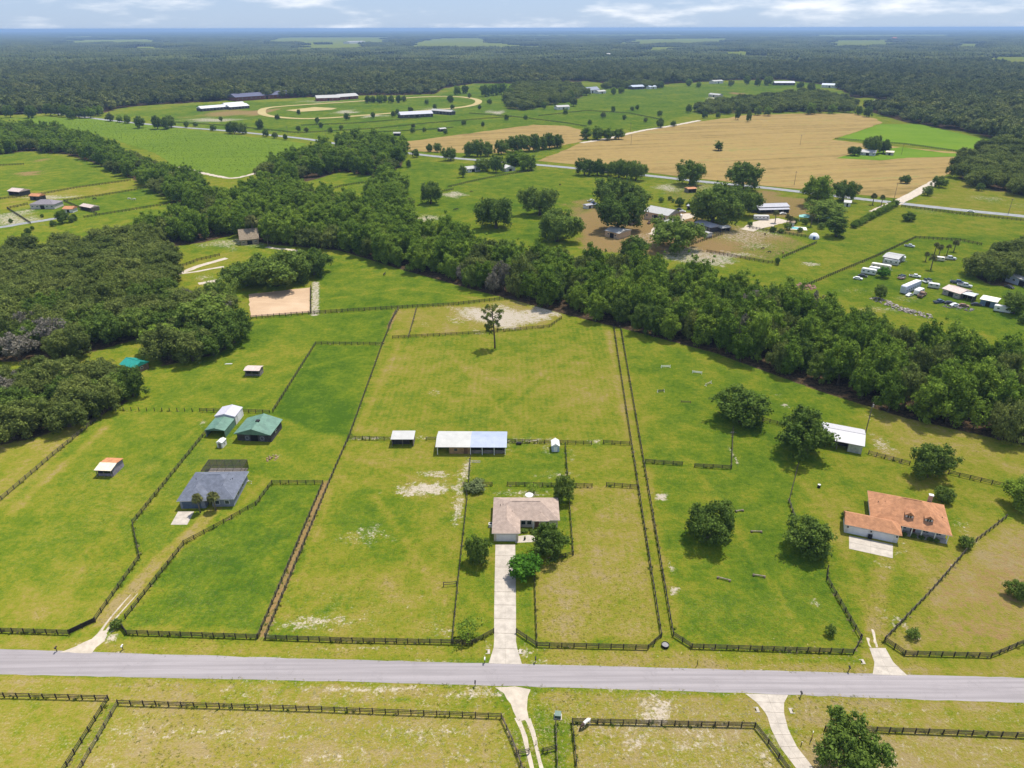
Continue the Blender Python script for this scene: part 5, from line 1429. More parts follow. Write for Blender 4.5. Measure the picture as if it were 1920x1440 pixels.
def gables(root, x0, x1, y0, y1, z, rise, axis, mat):
    mb = MB()
    if axis == 'x':
        m = (y0+y1)/2
        for x in (x0, x1): mb.add([(x-.03,y0,z),(x-.03,y1,z),(x-.03,m,z+rise*.96),(x+.03,y0,z),(x+.03,y1,z),(x+.03,m,z+rise*.96)], [(0,2,1),(3,4,5),(0,1,4,3),(1,2,5,4),(2,0,3,5)])
    else:
        m = (x0+x1)/2
        for y in (y0, y1): mb.add([(x0,y-.03,z),(x1,y-.03,z),(m,y-.03,z+rise*.96),(x0,y+.03,z),(x1,y+.03,z),(m,y+.03,z+rise*.96)], [(0,1,2),(3,5,4),(0,3,4,1),(1,4,5,2),(2,5,3,0)])
    return mb.build('gable_wall', mat, root)
def opening(root, name, x, y, z, w, h, face, mat, sub=None, submat=None, proud=.05):
    """window or door leaf standing a little proud of a wall, with pane or rails as sub-parts"""
    def bx(mb, w, h, z, d0, d1):
        if face == 'S': mb.box(x-w/2, x+w/2, y-d1, y-d0, z, z+h)
        elif face == 'N': mb.box(x-w/2, x+w/2, y+d0, y+d1, z, z+h)
        elif face == 'E': mb.box(x+d0, x+d1, y-w/2, y+w/2, z, z+h)
        else: mb.box(x-d1, x-d0, y-w/2, y+w/2, z, z+h)
        return mb
    o = bx(MB(), w, h, z, -.02, proud).build(name, mat, root)
    if sub == 'pane':
        n = 2 if w > 1.3 else 1
        x_, y_ = x, y
        for i in range(n):
            off = (i-(n-1)/2)*(w-.12)/n
            if face in 'SN': x = x_+off
            else: y = y_+off
            bx(MB(), (w-.16)/n-.05, h-.18, z+.09, proud-.01, proud+.015).build('pane', submat or glass_m, o)
        x, y = x_, y_
    elif sub == 'panels':
        for i in range(4): bx(MB(), w-.14, h/4-.07, z+i*h/4+.035, proud-.01, proud+.02).build('door_panel', submat or mat, o)
    return o
def posts(root, P, h, r, mat, name='post'):
    for x, y in P: MB().box(x-r, x+r, y-r, y+r, -.1, h).build(name, mat, root)
def base_line(a, b):
    """front wall line seen in the photograph: left corner, angle, length"""
    p = Vector(G(*a)); q = Vector(G(*b)); d = q-p
    return (p.x, p.y), math.atan2(d.y, d.x), d.length

# --- pink-roofed house
root = empty('house', (0, 0, 0), 0, 'ranch house with pinkish brown hipped roof at the end of the main driveway', 'house')
root.location = (-4.6, 141.7, 0); root.rotation_euler.z = R(-.6)
walls(root, [(0,0),(6.1,0),(6.1,5.6),(16.2,5.6),(16.2,14.2),(0,14.2)], 2.7, cream_wall)
slab_roof(root, 0, 16.2, 5.4, 14.2, 2.7, 2.35, 'x', .5, pink_shingle, fascia=trim_m, hip=(True, True))
slab_roof(root, 0, 6.1, 0, 9.0, 2.702, 1.85, 'y', .5, pink_shingle, fascia=trim_m, hip=(True, False))
slab_roof(root, 10.0, 13.6, 4.9, 9.0, 2.704, 1.0, 'y', .4, pink_shingle, fascia=trim_m, hip=(True, False))
opening(root, 'garage_door', 3.05, 0, 0.02, 4.9, 2.15, 'S', door_m, 'panels')
for x in (7.4, 8.9): opening(root, 'window', x, 5.6, .85, 1.3, 1.3, 'S', trim_m, 'pane')
opening(root, 'door', 10.9, 5.6, 0.02, 1.0, 2.1, 'S', M('brown_door', (.16,.08,.05)))
opening(root, 'window', 13.4, 5.6, .9, 1.6, 1.2, 'S', trim_m, 'pane')
opening(root, 'window', 16.2, 9.5, .9, 1.4, 1.2, 'E', trim_m, 'pane'); opening(root, 'window', 0, 7.0, .9, 1.2, 1.2, 'W', trim_m, 'pane')
posts(root, [(9.9, 4.9), (12.9, 4.9)], 2.7, .12, trim_m, 'porch_post')
def on_slope(x): return x
for x, y, z in [(1.4,9.6,4.0),(2.1,9.6,4.1),(3.7,11.2,4.2),(4.5,7.0,3.9)]: MB().cyl(x, y, z-.4, z+.35, .07, 6).build('vent_pipe', dark_m, root)
opening(root, 'dark_wall_panel', 0, 9.5, .05, 6.5, 2.3, 'W', dark_m)  # plain near-black panel along the left wall
rt = empty('air_conditioner', G(920,987)+(0,), 0, 'white air conditioner unit beside the pink-roofed house', 'air conditioner')
MB().box(-.5,.5,-.5,.5,0,.95).build('cabinet', white_wall, rt); MB().cyl(0,0,.95,1.0,.38,12).build('fan_grille', dark_m, rt)
rt = empty('patio_umbrella', (G(992,938)[0], 158.2, 0), 0, 'round white patio umbrella behind the pink-roofed house', 'umbrella')
mb = MB(); n = 10
mb.add([(0,0,2.75)]+[(1.15*math.cos(2*math.pi*i/n),1.15*math.sin(2*math.pi*i/n),2.3) for i in range(n)], [(0,1+i,1+(i+1)%n) for i in range(n)])
mb.build('canopy', white_wall, rt); MB().cyl(0,0,0,2.7,.04,6).build('pole', steel_m, rt); MB().cyl(0,0,0,.12,.35,8).build('base', steel_m, rt)

# --- long centre barn
root = empty('horse_barn', (-22.6, 182.4, 0), R(-.8), 'long open horse barn with half white, half blue-grey metal roof', 'barn')
Lb, Wb = 20.6, 8.2
mb = MB()
for (a, b, mt, lab) in ((-.4, 10.05, white_roof, 'white left half of the roof'), (10.06, Lb+.4, blue_roof, 'blue-grey right half of the roof')):
    o = MB()
    ym = Wb/2
    V = [(a,-.5,2.75),(b,-.5,2.75),(b,ym,3.75),(a,ym,3.75),(b,Wb+.4,2.95),(a,Wb+.4,2.95)]
    o.add(V+[(x,y,z+.09) for x, y, z in V], [(1,0,3,2),(2,3,5,4),(6,7,8,9),(9,8,10,11),(0,1,7,6),(1,2,8,7),(2,4,10,8),(4,5,11,10),(5,3,9,11),(3,0,6,9)])
    q = o.build('roof_panel', mt, root); q['label'] = lab
MB().box(0, Lb, Wb-.12, Wb, 0, 2.9).build('back_wall', wood_grey, root)
MB().box(0, .1, 2.5, Wb-.12, 0, 2.8).build('side_wall', wood_grey, root)
MB().prism(rect(3.6, 10.0, .35, Wb-.2), 0, 2.72).build('tack_room', wood_wall, root)
opening(root, 'door', 8.6, .35, .02, 1.1, 2.1, 'S', M('brown_stall_door', (.17,.10,.06), var=.3)); opening(root, 'window', 5.6, .35, 1.0, 1.0, .9, 'S', wood_grey, 'pane')
MB().box(10.0, Lb, 3.4, 3.52, 0, 2.1).build('stall_wall', wood_grey, root)
for x in (13.6, 17.2, Lb-.1): MB().box(x-.06, x+.06, .5, Wb-.15, 0, 2.0).build('stall_divider', wood_grey, root)
for x in (11.8, 15.4, 18.9): MB().box(x-1.5, x+1.5, .46, .54, .1, 1.25).build('stall_gate', wood_grey, root)
posts(root, [(.15,-.2),(13.6,-.2),(17.2,-.2),(Lb-.1,-.2),(10.1,-.2)], 2.76, .09, trim_m)
# --- small centre shelter
root = empty('run_in_shed', (-36.9, 187.1, 0), R(0), 'small run-in shed with white metal roof left of the long barn', 'shed')
MB().box(0,6.6,3.7,3.82,0,2.95).build('back_wall', wood_grey, root); MB().box(0,.1,0,3.7,0,2.75).build('side_wall', dark_wall, root); MB().box(6.5,6.6,0,3.7,0,2.75).build('side_wall', wood_grey, root)
MB().box(.1,5.2,1.2,1.28,0,1.9).build('stall_wall', dark_wall, root)
posts(root, [(.1,-.1),(3.3,-.1),(6.5,-.1)], 2.66, .08, wood_grey); mono_roof(root, 0, 6.6, -.3, 3.9, 2.66, 3.0, .25, white_roof)
# --- little garden shed
def small_shed(loc, rz, L, Wd, h, rise, axis, wall, roof, label, door='S'):
    r = empty('garden_shed', (*loc, 0), rz, label, 'shed')
    walls(r, rect(0, L, 0, Wd), h, wall); slab_roof(r, 0, L, 0, Wd, h, rise, axis, .12, roof, th=.06); gables(r, 0, L, 0, Wd, h, rise, axis, wall)
    opening(r, 'door', L/2, 0, .03, min(1.1, L*.5), h*.85, 'S', wood_grey if wall is white_wall else trim_m)
    opening(r, 'window', L, Wd/2, h*.45, .6, .6, 'E', trim_m, 'pane')
    return r
small_shed((12.0,183.6), 0, 2.3, 3.4, 2.0, .8, 'y', M('pale_blue_siding', (.36,.44,.54), var=.08), white_wall, 'little pale blue shed with white roof right of the long barn')
small_shed((-90.4,186.4), R(-10), 1.8, 2.4, 1.9, .4, 'y', white_wall, white_wall, 'tiny white shed between the green-roofed carport and barn')

# --- blue-grey house and pool cage
root = empty('house', (-88.7, 155.5, 0), R(1.5), 'blue-grey house with dark slate hipped roof and screened pool', 'house')
walls(root, [(0,0),(6.6,0),(6.6,2.2),(8.2,2.2),(8.2,.6),(13.9,.6),(13.9,12.8),(0,12.8)], 2.7, grey_wall)
slab_roof(root, 0, 13.9, 2.6, 12.8, 2.7, 2.75, 'x', .55, slate_shingle, fascia=trim_m, hip=(True, True))
slab_roof(root, 0, 6.8, 0, 9.0, 2.702, 1.9, 'y', .55, slate_shingle, fascia=trim_m, hip=(True, False))
slab_roof(root, 7.2, 13.9, .5, 9.0, 2.704, 2.1, 'y', .55, slate_shingle, fascia=trim_m, hip=(True, False))
opening(root, 'garage_door', 3.0, 0, .02, 4.9, 2.15, 'S', M('slate_blue_door', (.075,.105,.155)), 'panels')
for x in (9.6, 12.2): opening(root, 'window', x, .6, .8, 1.3, 1.3, 'S', trim_m, 'pane')
opening(root, 'door', 7.4, 2.2, .02, 1.0, 2.1, 'S', dark_m)
for y in (4.5, 8.5): opening(root, 'window', 13.9, y, .9, 1.4, 1.1, 'E', trim_m, 'pane'); opening(root, 'window', 0, y, .9, 1.2, 1.1, 'W', trim_m, 'pane')
for x, y, z in [(2.0,7.6,4.4),(11.6,6.8,4.4),(12.0,7.4,4.3)]: MB().cyl(x, y, z-.5, z+.25, .07, 6).build('vent_pipe', dark_m, root)
sm, nt, out = nodes_of('insect_screen')
tr = N(nt, 'ShaderNodeBsdfTransparent'); df = N(nt, 'ShaderNodeBsdfDiffuse'); df.inputs['Color'].default_value = (.03,.03,.035,1); mx = N(nt, 'ShaderNodeMixShader'); mx.inputs[0].default_value = .5
nt.links.new(tr.outputs[0], mx.inputs[1]); nt.links.new(df.outputs[0], mx.inputs[2]); nt.links.new(mx.outputs[0], out.inputs['Surface'])
rc = empty('pool_cage', (-88.3, 169.3, 0), R(0), 'dark screened pool cage behind the blue-grey house', 'pool cage')
x1, y1, hz_ = 11.2, 5.8, 2.9
fr = MB()
for x in np.linspace(0, x1, 6):
    fr.box(x-.04,x+.04,-.04,.04,0,hz_); fr.box(x-.04,x+.04,y1-.04,y1+.04,0,hz_); fr.box(x-.05,x+.05,0,y1,hz_-.05,hz_+.05)
for y in (0, y1/2, y1): fr.box(0,x1,y-.05,y+.05,hz_-.06,hz_+.04)
for x in (0, x1): fr.box(x-.04,x+.04,0,y1,1.2,1.28)
fr.build('frame', M('bronze_aluminium', (.04,.035,.03), var=.2), rc)
for i in range(5):
    a, b = i*x1/5+.05, (i+1)*x1/5-.05
    MB().poly([(a,.05,hz_+.06),(b,.05,hz_+.06),(b,y1-.05,hz_+.06),(a,y1-.05,hz_+.06)]).build('screen_panel', sm, rc)
    MB().poly([(b,y1+.05,0),(a,y1+.05,0),(a,y1+.05,hz_),(b,y1+.05,hz_)]).build('screen_panel', sm, rc)
for x in (-.05, x1+.05): MB().poly([(x,.05,0),(x,y1-.05,0),(x,y1-.05,hz_),(x,.05,hz_)]).build('screen_panel', sm, rc)
rp = empty('swimming_pool', (-88.3, 169.3, 0), 0, 'dark kidney-shaped swimming pool inside the screened cage', 'pool')
MB().box(.1,x1-.1,.1,y1-.1,0,.07).build('deck', M('pool_deck', (.42,.36,.30), var=.15), rp)
pts = [(5.4+3.9*math.cos(t)*(1-.12*math.cos(2*t+.6)), 2.5+1.7*math.sin(t)*(1+.22*math.cos(t*2))) for t in np.linspace(0, 2*math.pi, 28)[:-1]]
MB().prism(pts, .06, .085).build('water', M('pool_water', (.02,.09,.10), rough=.08, var=.2, spec=.5), rp)
# bits beside the house
def rocks(px, py, r, n, label, mat, seed, name='rubble_heap', cat='heap', h=.5):
    x, y = G(px, py); rr = random.Random(seed); root = empty(name, (x, y, 0), 0, label, cat)
    iv, it = ICO1; V = []; T = []; b = 0
    for k in range(n):
        a = rr.uniform(0, 6.28); q = r*math.sqrt(rr.random()); s = rr.uniform(.25, .6)*r*.38
        z = h*(1-q/r)*rr.uniform(.5, 1)
        V.append(iv*np.array([s, s*rr.uniform(.5,1), s*.6])*np.random.RandomState(seed*50+k).uniform(.7, 1.2, (len(iv),1))+np.array([q*math.cos(a), q*math.sin(a), z])); T.append(it+b); b += len(iv)
    tag(link('heap_mass', mesh_np('heap_mass', np.concatenate(V), np.concatenate(T), np.zeros((0,4),int), mat), root), kind='stuff')
    return root
rocks(509, 859, 1.9, 26, 'heap of brush and earth right of the green barn', M('brush_earth', (.30,.20,.13), var=.4, scale=2), 3)
rocks(466, 905, 1.1, 12, 'little clutter heap at the corner of the blue-grey house', M('clutter', (.45,.42,.40), var=.5, scale=3), 4)
rocks(430, 973, .9, 10, 'small stone ring on the lawn before the blue-grey house', M('red_stone', (.36,.24,.18), var=.3, scale=3), 5, h=.2)
rocks(1210, 405, 0.01+2.5, 16, 'tractor-sized scrap heap before the tan barn', M('scrap', (.22,.19,.17), var=.5, scale=2), 6)

# --- green-roofed buildings on the left
root = empty('carport', (-96.3, 192.9, 0), R(-3), 'open-fronted carport with faded green gable roof', 'carport')
MB().box(0,.1,0,7.4,0,2.4).build('side_wall', green_roof, root); MB().box(6.2,6.3,0,7.4,0,2.4).build('side_wall', green_roof, root); MB().box(0.1,6.2,7.3,7.4,0,2.4).build('back_wall', dark_wall, root)
slab_roof(root, 0, 6.3, 0, 7.4, 2.4, .85, 'y', .12, green_roof, th=.07); gables(root, 0, 6.3, .02, 7.4, 2.4, .85, 'y', dark_wall)
posts(root, [(.15,.1),(6.15,.1),(.15,3.7),(6.15,3.7)], 2.4, .07, steel_m)
MB().box(1.2,3.0,3.4,6.8,.3,1.5).build('stored_machine', M('grey_machine', (.16,.16,.18), var=.3), root)
root = empty('metal_garage', (-96.1, 200.9, 0), R(-3), 'white metal garage standing behind the green-roofed carport', 'garage')
walls(root, rect(0,6.6,0,6.2), 3.0, white_wall); slab_roof(root, 0, 6.6, 0, 6.2, 3.0, .9, 'y', .15, M('lavender_white_metal', (.43,.415,.47), rough=.5, var=.06, ribs=(.4,1)), th=.07); gables(root, 0, 6.6, 0, 6.2, 3.0, .9, 'y', white_wall)
opening(root, 'garage_door', 6.6, 3.1, .02, 3.0, 2.4, 'E', door_m, 'panels')
root = empty('green_barn', (-85.6, 190.7, 0), R(-5), 'dark barn with green gable roof and a cupola', 'barn')
walls(root, rect(0,10.9,0,8.6), 2.9, dark_wall); slab_roof(root, 0, 10.9, -.6, 8.6, 2.9, 1.9, 'y', .45, green_roof); gables(root, 0, 10.9, -.02, 8.6, 2.9, 1.9, 'y', M('olive_gable', (.17,.17,.12), var=.15))
MB().box(4.9,6.0,3.6,4.7,4.5,5.15).build('cupola', dark_m, root)
for x in (3.2, 8.0):
    d_ = opening(root, 'stall_door', x, 0, .05, 1.6, 2.2, 'S', M('charcoal_board', (.10,.10,.115), var=.2))
    mb = MB(); nn = 14
    for k in range(nn):
        a, b = 2*math.pi*k/nn, 2*math.pi*(k+1)/nn
        mb.tube([(x+.62*math.cos(a),-.09,1.15+.62*math.sin(a)),(x+.62*math.cos(b),-.09,1.15+.62*math.sin(b))], [.06,.06], 4)
    mb.build('wheel_ornament', steel_m, d_)
opening(root, 'barn_door', 5.5, 0, .02, 2.2, 2.4, 'S', dark_m); opening(root, 'window', 10.9, 4.0, 1.2, 1.2, .9, 'E', trim_m, 'pane')
# --- field shelters at left
def field_shelter(loc, rz, L, Wd, zf, zr, zb, matf, matb, label, wall=grey_wall):
    r = empty('run_in_shed', (*loc, 0), rz, label, 'shed')
    MB().box(0,L,Wd-.1,Wd,0,zb).build('back_wall', wall, r); MB().box(0,.1,.6,Wd-.1,0,zb).build('side_wall', wall, r); MB().box(L-.1,L,.6,Wd-.1,0,zb).build('side_wall', wall, r)
    MB().box(.1,L-.1,.62,.7,0,.9).build('kick_board', wall, r)
    m = Wd*.5; o_ = .3
    for (ya, yb, za, zb_, mt, nm) in ((-o_, m, zf, zr, matf, 'front roof slope'), (m, Wd+o_, zr, zb, matb, 'back roof slope')):
        V = [(-o_,ya,za),(L+o_,ya,za),(L+o_,yb,zb_),(-o_,yb,zb_)]
        q = MB().add(V+[(a,b,c+.08) for a, b, c in V], [(3,2,1,0),(4,5,6,7),(0,1,5,4),(1,2,6,5),(2,3,7,6),(3,0,4,7)]).build('roof_panel', mt, r); q['label'] = nm
    posts(r, [(.1,0),(L/2,0),(L-.1,0)], zf, .08, wood_grey)
    return r
field_shelter((-119.0,170.6), R(-4), 4.5, 6.0, 2.4, 3.0, 2.5, cream_metal, orange_metal, 'open shed with half cream, half orange roof in the left paddock', M('lavender_board', (.24,.21,.26), var=.2))
field_shelter((-98.5,236.3), R(-3), 5.4, 3.9, 2.5, 3.0, 2.5, rose_metal, rose_metal, 'small open shed with rose-tan roof alone in the upper left paddock', wood_grey)
root = empty('shed', (-146.6, 241.6, 0), R(-27), 'shed with bright teal metal roof at the edge of the oak grove', 'shed')
walls(root, rect(0,7.4,0,6.0), 2.6, M('brown_board', (.20,.13,.085), var=.25)); slab_roof(root, 0, 7.4, 0, 6.0, 2.6, 1.5, 'x', .4, teal_roof); gables(root, 0, 7.4, 0, 6.0, 2.6, 1.5, 'x', M('brown_board', (.2,.13,.085)))
opening(root, 'door', 3.0, 0, .02, 1.8, 2.1, 'S', dark_m); opening(root, 'window', 7.4, 3, 1.1, 1.0, .9, 'E', trim_m, 'pane')
# --- orange-roofed house
root = empty('house', (83.9, 144.6, 0), R(-21), 'orange-roofed house with two dormers and a porch at right', 'house')
walls(root, rect(.4,12.6,.5,5.8), 2.75, white_wall)
wall2 = MB().prism(rect(6.9,24.0,6.6,17.4), -.05, 2.75).build('wall', white_wall, root)
slab_roof(root, 6.6, 24.3, 4.6, 17.7, 2.752, 4.0, 'x', .35, orange_shingle, fascia=trim_m, hip=(True, True))
mb = MB(); z0 = 2.76
mb.add([(0,0,z0),(13.2,0,z0),(13.2,6.2,z0),(0,6.2,z0),(0,3.1,z0+1.75),(10.6,3.1,z0+1.75)], [(0,1,5,4),(1,2,5),(2,3,4,5),(3,0,4),(3,2,1,0)])
mb.build('roof', orange_shingle, root)
for x in (3.4, 9.2): opening(root, 'garage_door', x, .5, .02, 4.6, 2.2, 'S', door_m, 'panels')
for x in (1.0, 6.35, 12.2): MB().box(x-.15,x+.15,.3,.5,1.75,2.1).build('coach_lamp', dark_m, root)
MB().box(5.9,6.8,-.15,.45,0,1.1).build('planter', dark_m, root)
for x in (13.8, 16.0, 18.2, 21.2, 24.0): MB().box(x-.11,x+.11,4.7,4.92,-.05,2.75).build('porch_column', trim_m, root)
MB().box(13.2,24.2,4.5,6.6,-.05,.18).build('porch_floor', M('porch_slab', (.36,.34,.33), var=.15), root)
opening(root, 'door', 16.6, 6.6, .2, 1.1, 2.1, 'S', M('dark_red_door', (.14,.03,.025)))
for x in (14.4, 19.4, 22.3): opening(root, 'window', x, 6.6, .75, 1.5, 1.4, 'S', trim_m, 'pane')
for y in (9, 13): opening(root, 'window', 24.0, y, .9, 1.4, 1.2, 'E', trim_m, 'pane')
for x in (15.0, 19.4):
    d_ = MB().box(x-.85,x+.85,6.6,9.4,3.2,5.05).build('dormer', white_wall, root)
    MB().add([(x-1.1,6.35,5.0),(x+1.1,6.35,5.0),(x+1.1,10.4,5.0),(x-1.1,10.4,5.0),(x,6.35,5.9),(x,10.8,5.9)], [(0,4,5,3),(1,2,5,4),(0,1,4),(3,5,2),(3,2,1,0)]).build('dormer_roof', orange_shingle, d_)
    MB().box(x-.45,x+.45,6.52,6.6,3.75,4.85).build('dormer_window', glass_m, d_); MB().box(x-.04,x+.04,6.48,6.53,3.75,4.85).build('muntin', trim_m, d_)
MB().box(20.2,21.1,15.6,16.4,3,6.2).build('chimney', brick_m, root); MB().box(20.1,21.2,15.5,16.5,6.2,6.4).build('chimney_cap', white_wall, root)
for x, y, z in [(9.7,11,4.6),(10.2,11,4.7),(8.2,11.3,4.0),(22.9,10,3.8)]: MB().cyl(x,y,z-.4,z+.4,.08,6).build('vent_pipe', dark_m, root)
MB().cyl(24.6,11.6,.2,1.1,.35,10).build('propane_tank', white_wall, root)
# --- white-roofed barn at right
root = empty('barn', (93.2, 187.2, 0), R(-24), 'white metal-roofed barn half hidden by the tall dark tree', 'barn')
MB().box(0,13,9.9,10,0,3.0).build('back_wall', white_wall, root); MB().box(12.9,13,0,9.9,0,3.0).build('side_wall', M('sage_siding', (.40,.43,.38), var=.1), root); MB().box(0,.1,1,9.9,0,3.0).build('side_wall', white_wall, root)
MB().box(9.2,12.9,.0,.1,0,3.0).build('front_wall', M('sage_siding', (.40,.43,.38)), root); MB().box(.1,9.2,3.0,3.1,0,3.0).build('stall_wall', dark_wall, root)
slab_roof(root, 0, 13, 0, 10, 3.0, 1.15, 'x', .45, M('bright_white_metal_roof', (.43,.42,.44), rough=.5, var=.05, ribs=(.42,0)))
gables(root, 0, 13, 0, 10, 3.0, 1.15, 'x', white_wall); posts(root, [(3,.1),(6.1,.1),(9.1,.1)], 3.0, .09, wood_grey)
opening(root, 'door', 11, 0, .02, 2.4, 2.4, 'S', M('sage_door', (.33,.36,.32)))

# --- simple buildings of the middle distance and far away
def far_building(a, b, depth, h, rise, axis, wall, roof, label, name='farm_building', cat='building', ov=.5, wins=3, door=True, hip=(False, False), openf=False):
    loc, rz, L = base_line(a, b)
    r = empty(name, (*loc, 0), rz, label, cat)
    if openf:
        MB().box(0,L,depth-.2,depth,0,h).build('back_wall', wall, r); MB().box(0,.2,0,depth-.2,0,h).build('side_wall', wall, r); MB().box(L-.2,L,0,depth-.2,0,h).build('side_wall', wall, r)
        n = max(2, int(L/4)); posts(r, [(.2+(L-.4)*i/n, .1) for i in range(n+1)], h, .12, wood_grey)
    else:
        walls(r, rect(0, L, 0, depth), h, wall)
        if door: opening(r, 'door', L*.5, 0, .02, min(3.0, L*.28), h*.8, 'S', dark_m, proud=.08)
        for i in range(wins):
            x = L*(i+.5)/wins
            if abs(x-L*.5) < min(3.0, L*.28)*.6+.4 and door: continue
            opening(r, 'window', x, 0, h*.42, min(1.5, L/wins*.5), h*.32, 'S', trim_m, 'pane', proud=.08)
    slab_roof(r, 0, L, 0, depth, h, rise, axis, ov, roof, hip=hip, th=.15)
    if not any(hip): gables(r, 0, L, 0, depth, h, rise, axis, wall)
    return r
far_white = M('distant_white_roof', (.36,.355,.345), rough=.6, var=.1, ribs=(.6,0))  # duller white, toned down for the distant roofs
FB = far_building
FB((1207,410),(1251,419), 15, 5.0, 2.6, 'x', tan_wall, far_white, 'big tan metal barn with white roof in the mid farm', 'barn', 'barn', wins=4)
FB((1134,443),(1160,449), 12, 3.6, 1.2, 'x', tan_wall, far_white, 'long low tan shed with white roof left of the farm yard', 'shed', 'shed', wins=2)
FB((1246,432),(1264,425), 3.0, 3.2, .3, 'x', M('tan_container', (.55,.47,.38), var=.1, ribs=(.4,0)), far_white, 'near tan storage container beside the tan barn', 'container', 'container', ov=.05, wins=0)
FB((1247,427),(1262,421), 2.6, 3.4, .3, 'x', M('tan_container', (.55,.47,.38)), far_white, 'far tan storage container beside the tan barn', 'container', 'container', ov=.05, wins=0)
FB((1302,426),(1332,436), 9, 3.0, 1.3, 'x', dark_wall, grey_roof, 'long low stable with grey metal roof under the farm oaks', 'stable', 'barn', wins=5)
FB((1316,443),(1326,446), 4, 2.4, .6, 'x', white_wall, far_white, 'small white shed before the grey stable', 'shed', 'shed', wins=1)
FB((1412,399),(1478,397), 10, 3.6, 1.4, 'x', M('dark_blue_wall', (.07,.08,.12), var=.2), grey_roof, 'long barn with lavender-grey roof by the highway', 'barn', 'barn', wins=6, openf=True)
r_ = FB((1424,401),(1479,399.5), 5, 2.6, .5, 'x', M('dark_blue_wall', (.07,.08,.12)), grey_roof, 'lean-to with grey roof before the long barn', 'lean_to', 'barn', wins=6, openf=True)
FB((1654,493),(1681,498), 11, 3.4, .8, 'x', M('grey_board_wall', (.27,.25,.25), var=.15), far_white, 'pole barn with white roof beside the campers', 'barn', 'barn', wins=2)
FB((1766,551),(1797,561), 8.5, 2.6, 1.3, 'x', M('grey_tan_wall', (.36,.32,.30), var=.15), rose_metal, 'low house with pale roof among the junk vehicles', 'house', 'house', wins=3)
FB((1836,572),(1865,578), 6.5, 2.9, .25, 'x', blue_wall, M('cream_white_roof', (.70,.67,.58), var=.06, ribs=(.5,0)), 'blue metal shed with cream roof at right', 'shed', 'shed', wins=0)
FB((1802,561),(1822,566), 4.5, 2.7, .4, 'x', dark_wall, M('pale_grey_roof', (.50,.52,.54), var=.1, ribs=(.5,0)), 'open shelter with pale grey roof beside the scrap', 'shelter', 'shed', openf=True)
FB((1884,527),(1945,547), 5.0, 3.4, .5, 'x', M('pale_blue_siding2', (.40,.44,.55), var=.08), far_white, 'long pale mobile home at the right edge', 'mobile_home', 'mobile home', wins=6)
FB((452,460),(486,457), 10, 3.0, 5.2, 'x', M('tan_house_wall', (.34,.27,.20), var=.15), tan_shingle, 'tan house with steep shingled roof in the trees', 'house', 'house', wins=3)
FB((58,392),(103,392), 11, 3.2, 2.4, 'x', M('cream_house_wall', (.5,.46,.42), var=.1), M('purple_grey_shingles', (.19,.17,.19), var=.12), 'far left farmhouse with purple-grey roof', 'house', 'house', wins=5, hip=(True, True))
FB((17,366),(38,368), 9, 3.2, 1.6, 'x', dark_wall, rose_metal, 'grey-tan barn at the far left edge', 'barn', 'barn', wins=2, openf=True)
FB((57,375),(75,376), 6, 3, 1.4, 'x', dark_wall, orange_metal, 'rust-roofed shed behind the far left farmhouse', 'shed', 'shed', wins=1)
FB((120,399),(137,399), 6, 2.6, 1.4, 'x', white_wall, orange_metal, 'small orange-roofed shed at the far left farm', 'shed', 'shed', wins=1)
FB((152,393),(172,397), 6, 2.6, 1.2, 'x', M('brown_shed_wall', (.25,.17,.13), var=.2), rose_metal, 'brown shed with rose roof in the far left paddock', 'shed', 'shed', wins=1, openf=True)
FB((874,324),(901,321), 8, 3.0, 1.6, 'x', M('white_grey_wall', (.55,.55,.57), var=.08), far_white, 'long low white-roofed house near the highway', 'house', 'house', wins=5)
FB((948,322),(966,320), 8, 2.8, 1.8, 'y', white_wall, M('pale_roof', (.48,.47,.46), var=.1), 'small pale house between trees near the highway', 'house', 'house', wins=2)
FB((662,316),(678,318), 8, 2.8, 1.5, 'x', white_wall, M('pale_blue_roof', (.50,.54,.60), var=.1), 'pale-roofed house deep in the copse', 'house', 'house', wins=2)
FB((680,319),(692,321), 7, 2.8, 1.3, 'x', white_wall, far_white, 'white-roofed shed deep in the copse', 'shed', 'shed', wins=1)
FB((443,190),(556,182), 26, 6.5, 5, 'x', red_wall, M('navy_metal_roof', (.085,.09,.15), var=.1, ribs=(2,0)), 'very long training barn with navy roof and red walls', 'barn', 'barn', wins=14, ov=2)
FB((595,190),(637,188.5), 22, 5.0, 4, 'x', red_wall, far_white, 'left white-roofed barn at the head of the track', 'barn', 'barn', wins=5, ov=1)
FB((638,187.5),(672,185), 20, 5.0, 4, 'x', red_wall, far_white, 'right white-roofed barn at the head of the track', 'barn', 'barn', wins=5, ov=1)
FB((378,209),(428,205), 16, 4.0, 3, 'x', dark_wall, M('silver_roof', (.52,.52,.55), var=.08, ribs=(2,0)), 'left long silver-roofed barn by the track', 'barn', 'barn', wins=8)
FB((432,206),(468,203), 18, 4.0, 3, 'x', dark_wall, M('silver_roof', (.52,.52,.55)), 'right long silver-roofed barn by the track', 'barn', 'barn', wins=6)
FB((424,203),(460,200), 14, 4.5, 3, 'x', dark_wall, M('silver_roof', (.52,.52,.55)), 'back silver-roofed barn by the track', 'barn', 'barn', wins=6)
FB((752,222),(812,219), 16, 4.5, 3.5, 'x', dark_wall, M('lavender_roof', (.44,.44,.50), var=.1, ribs=(2,0)), 'low barn group with lavender roof inside the paddocks', 'barn', 'barn', wins=6)
FB((808,213),(846,216), 10, 4.5, 2, 'x', dark_wall, far_white, 'dark barn with white roof edge inside the paddocks', 'barn', 'barn', wins=6)
FB((738,255),(750,255), 7, 3, 1, 'x', dark_wall, far_white, 'left small white-roofed shelter in the far paddocks', 'shed', 'shed', wins=1, openf=True)
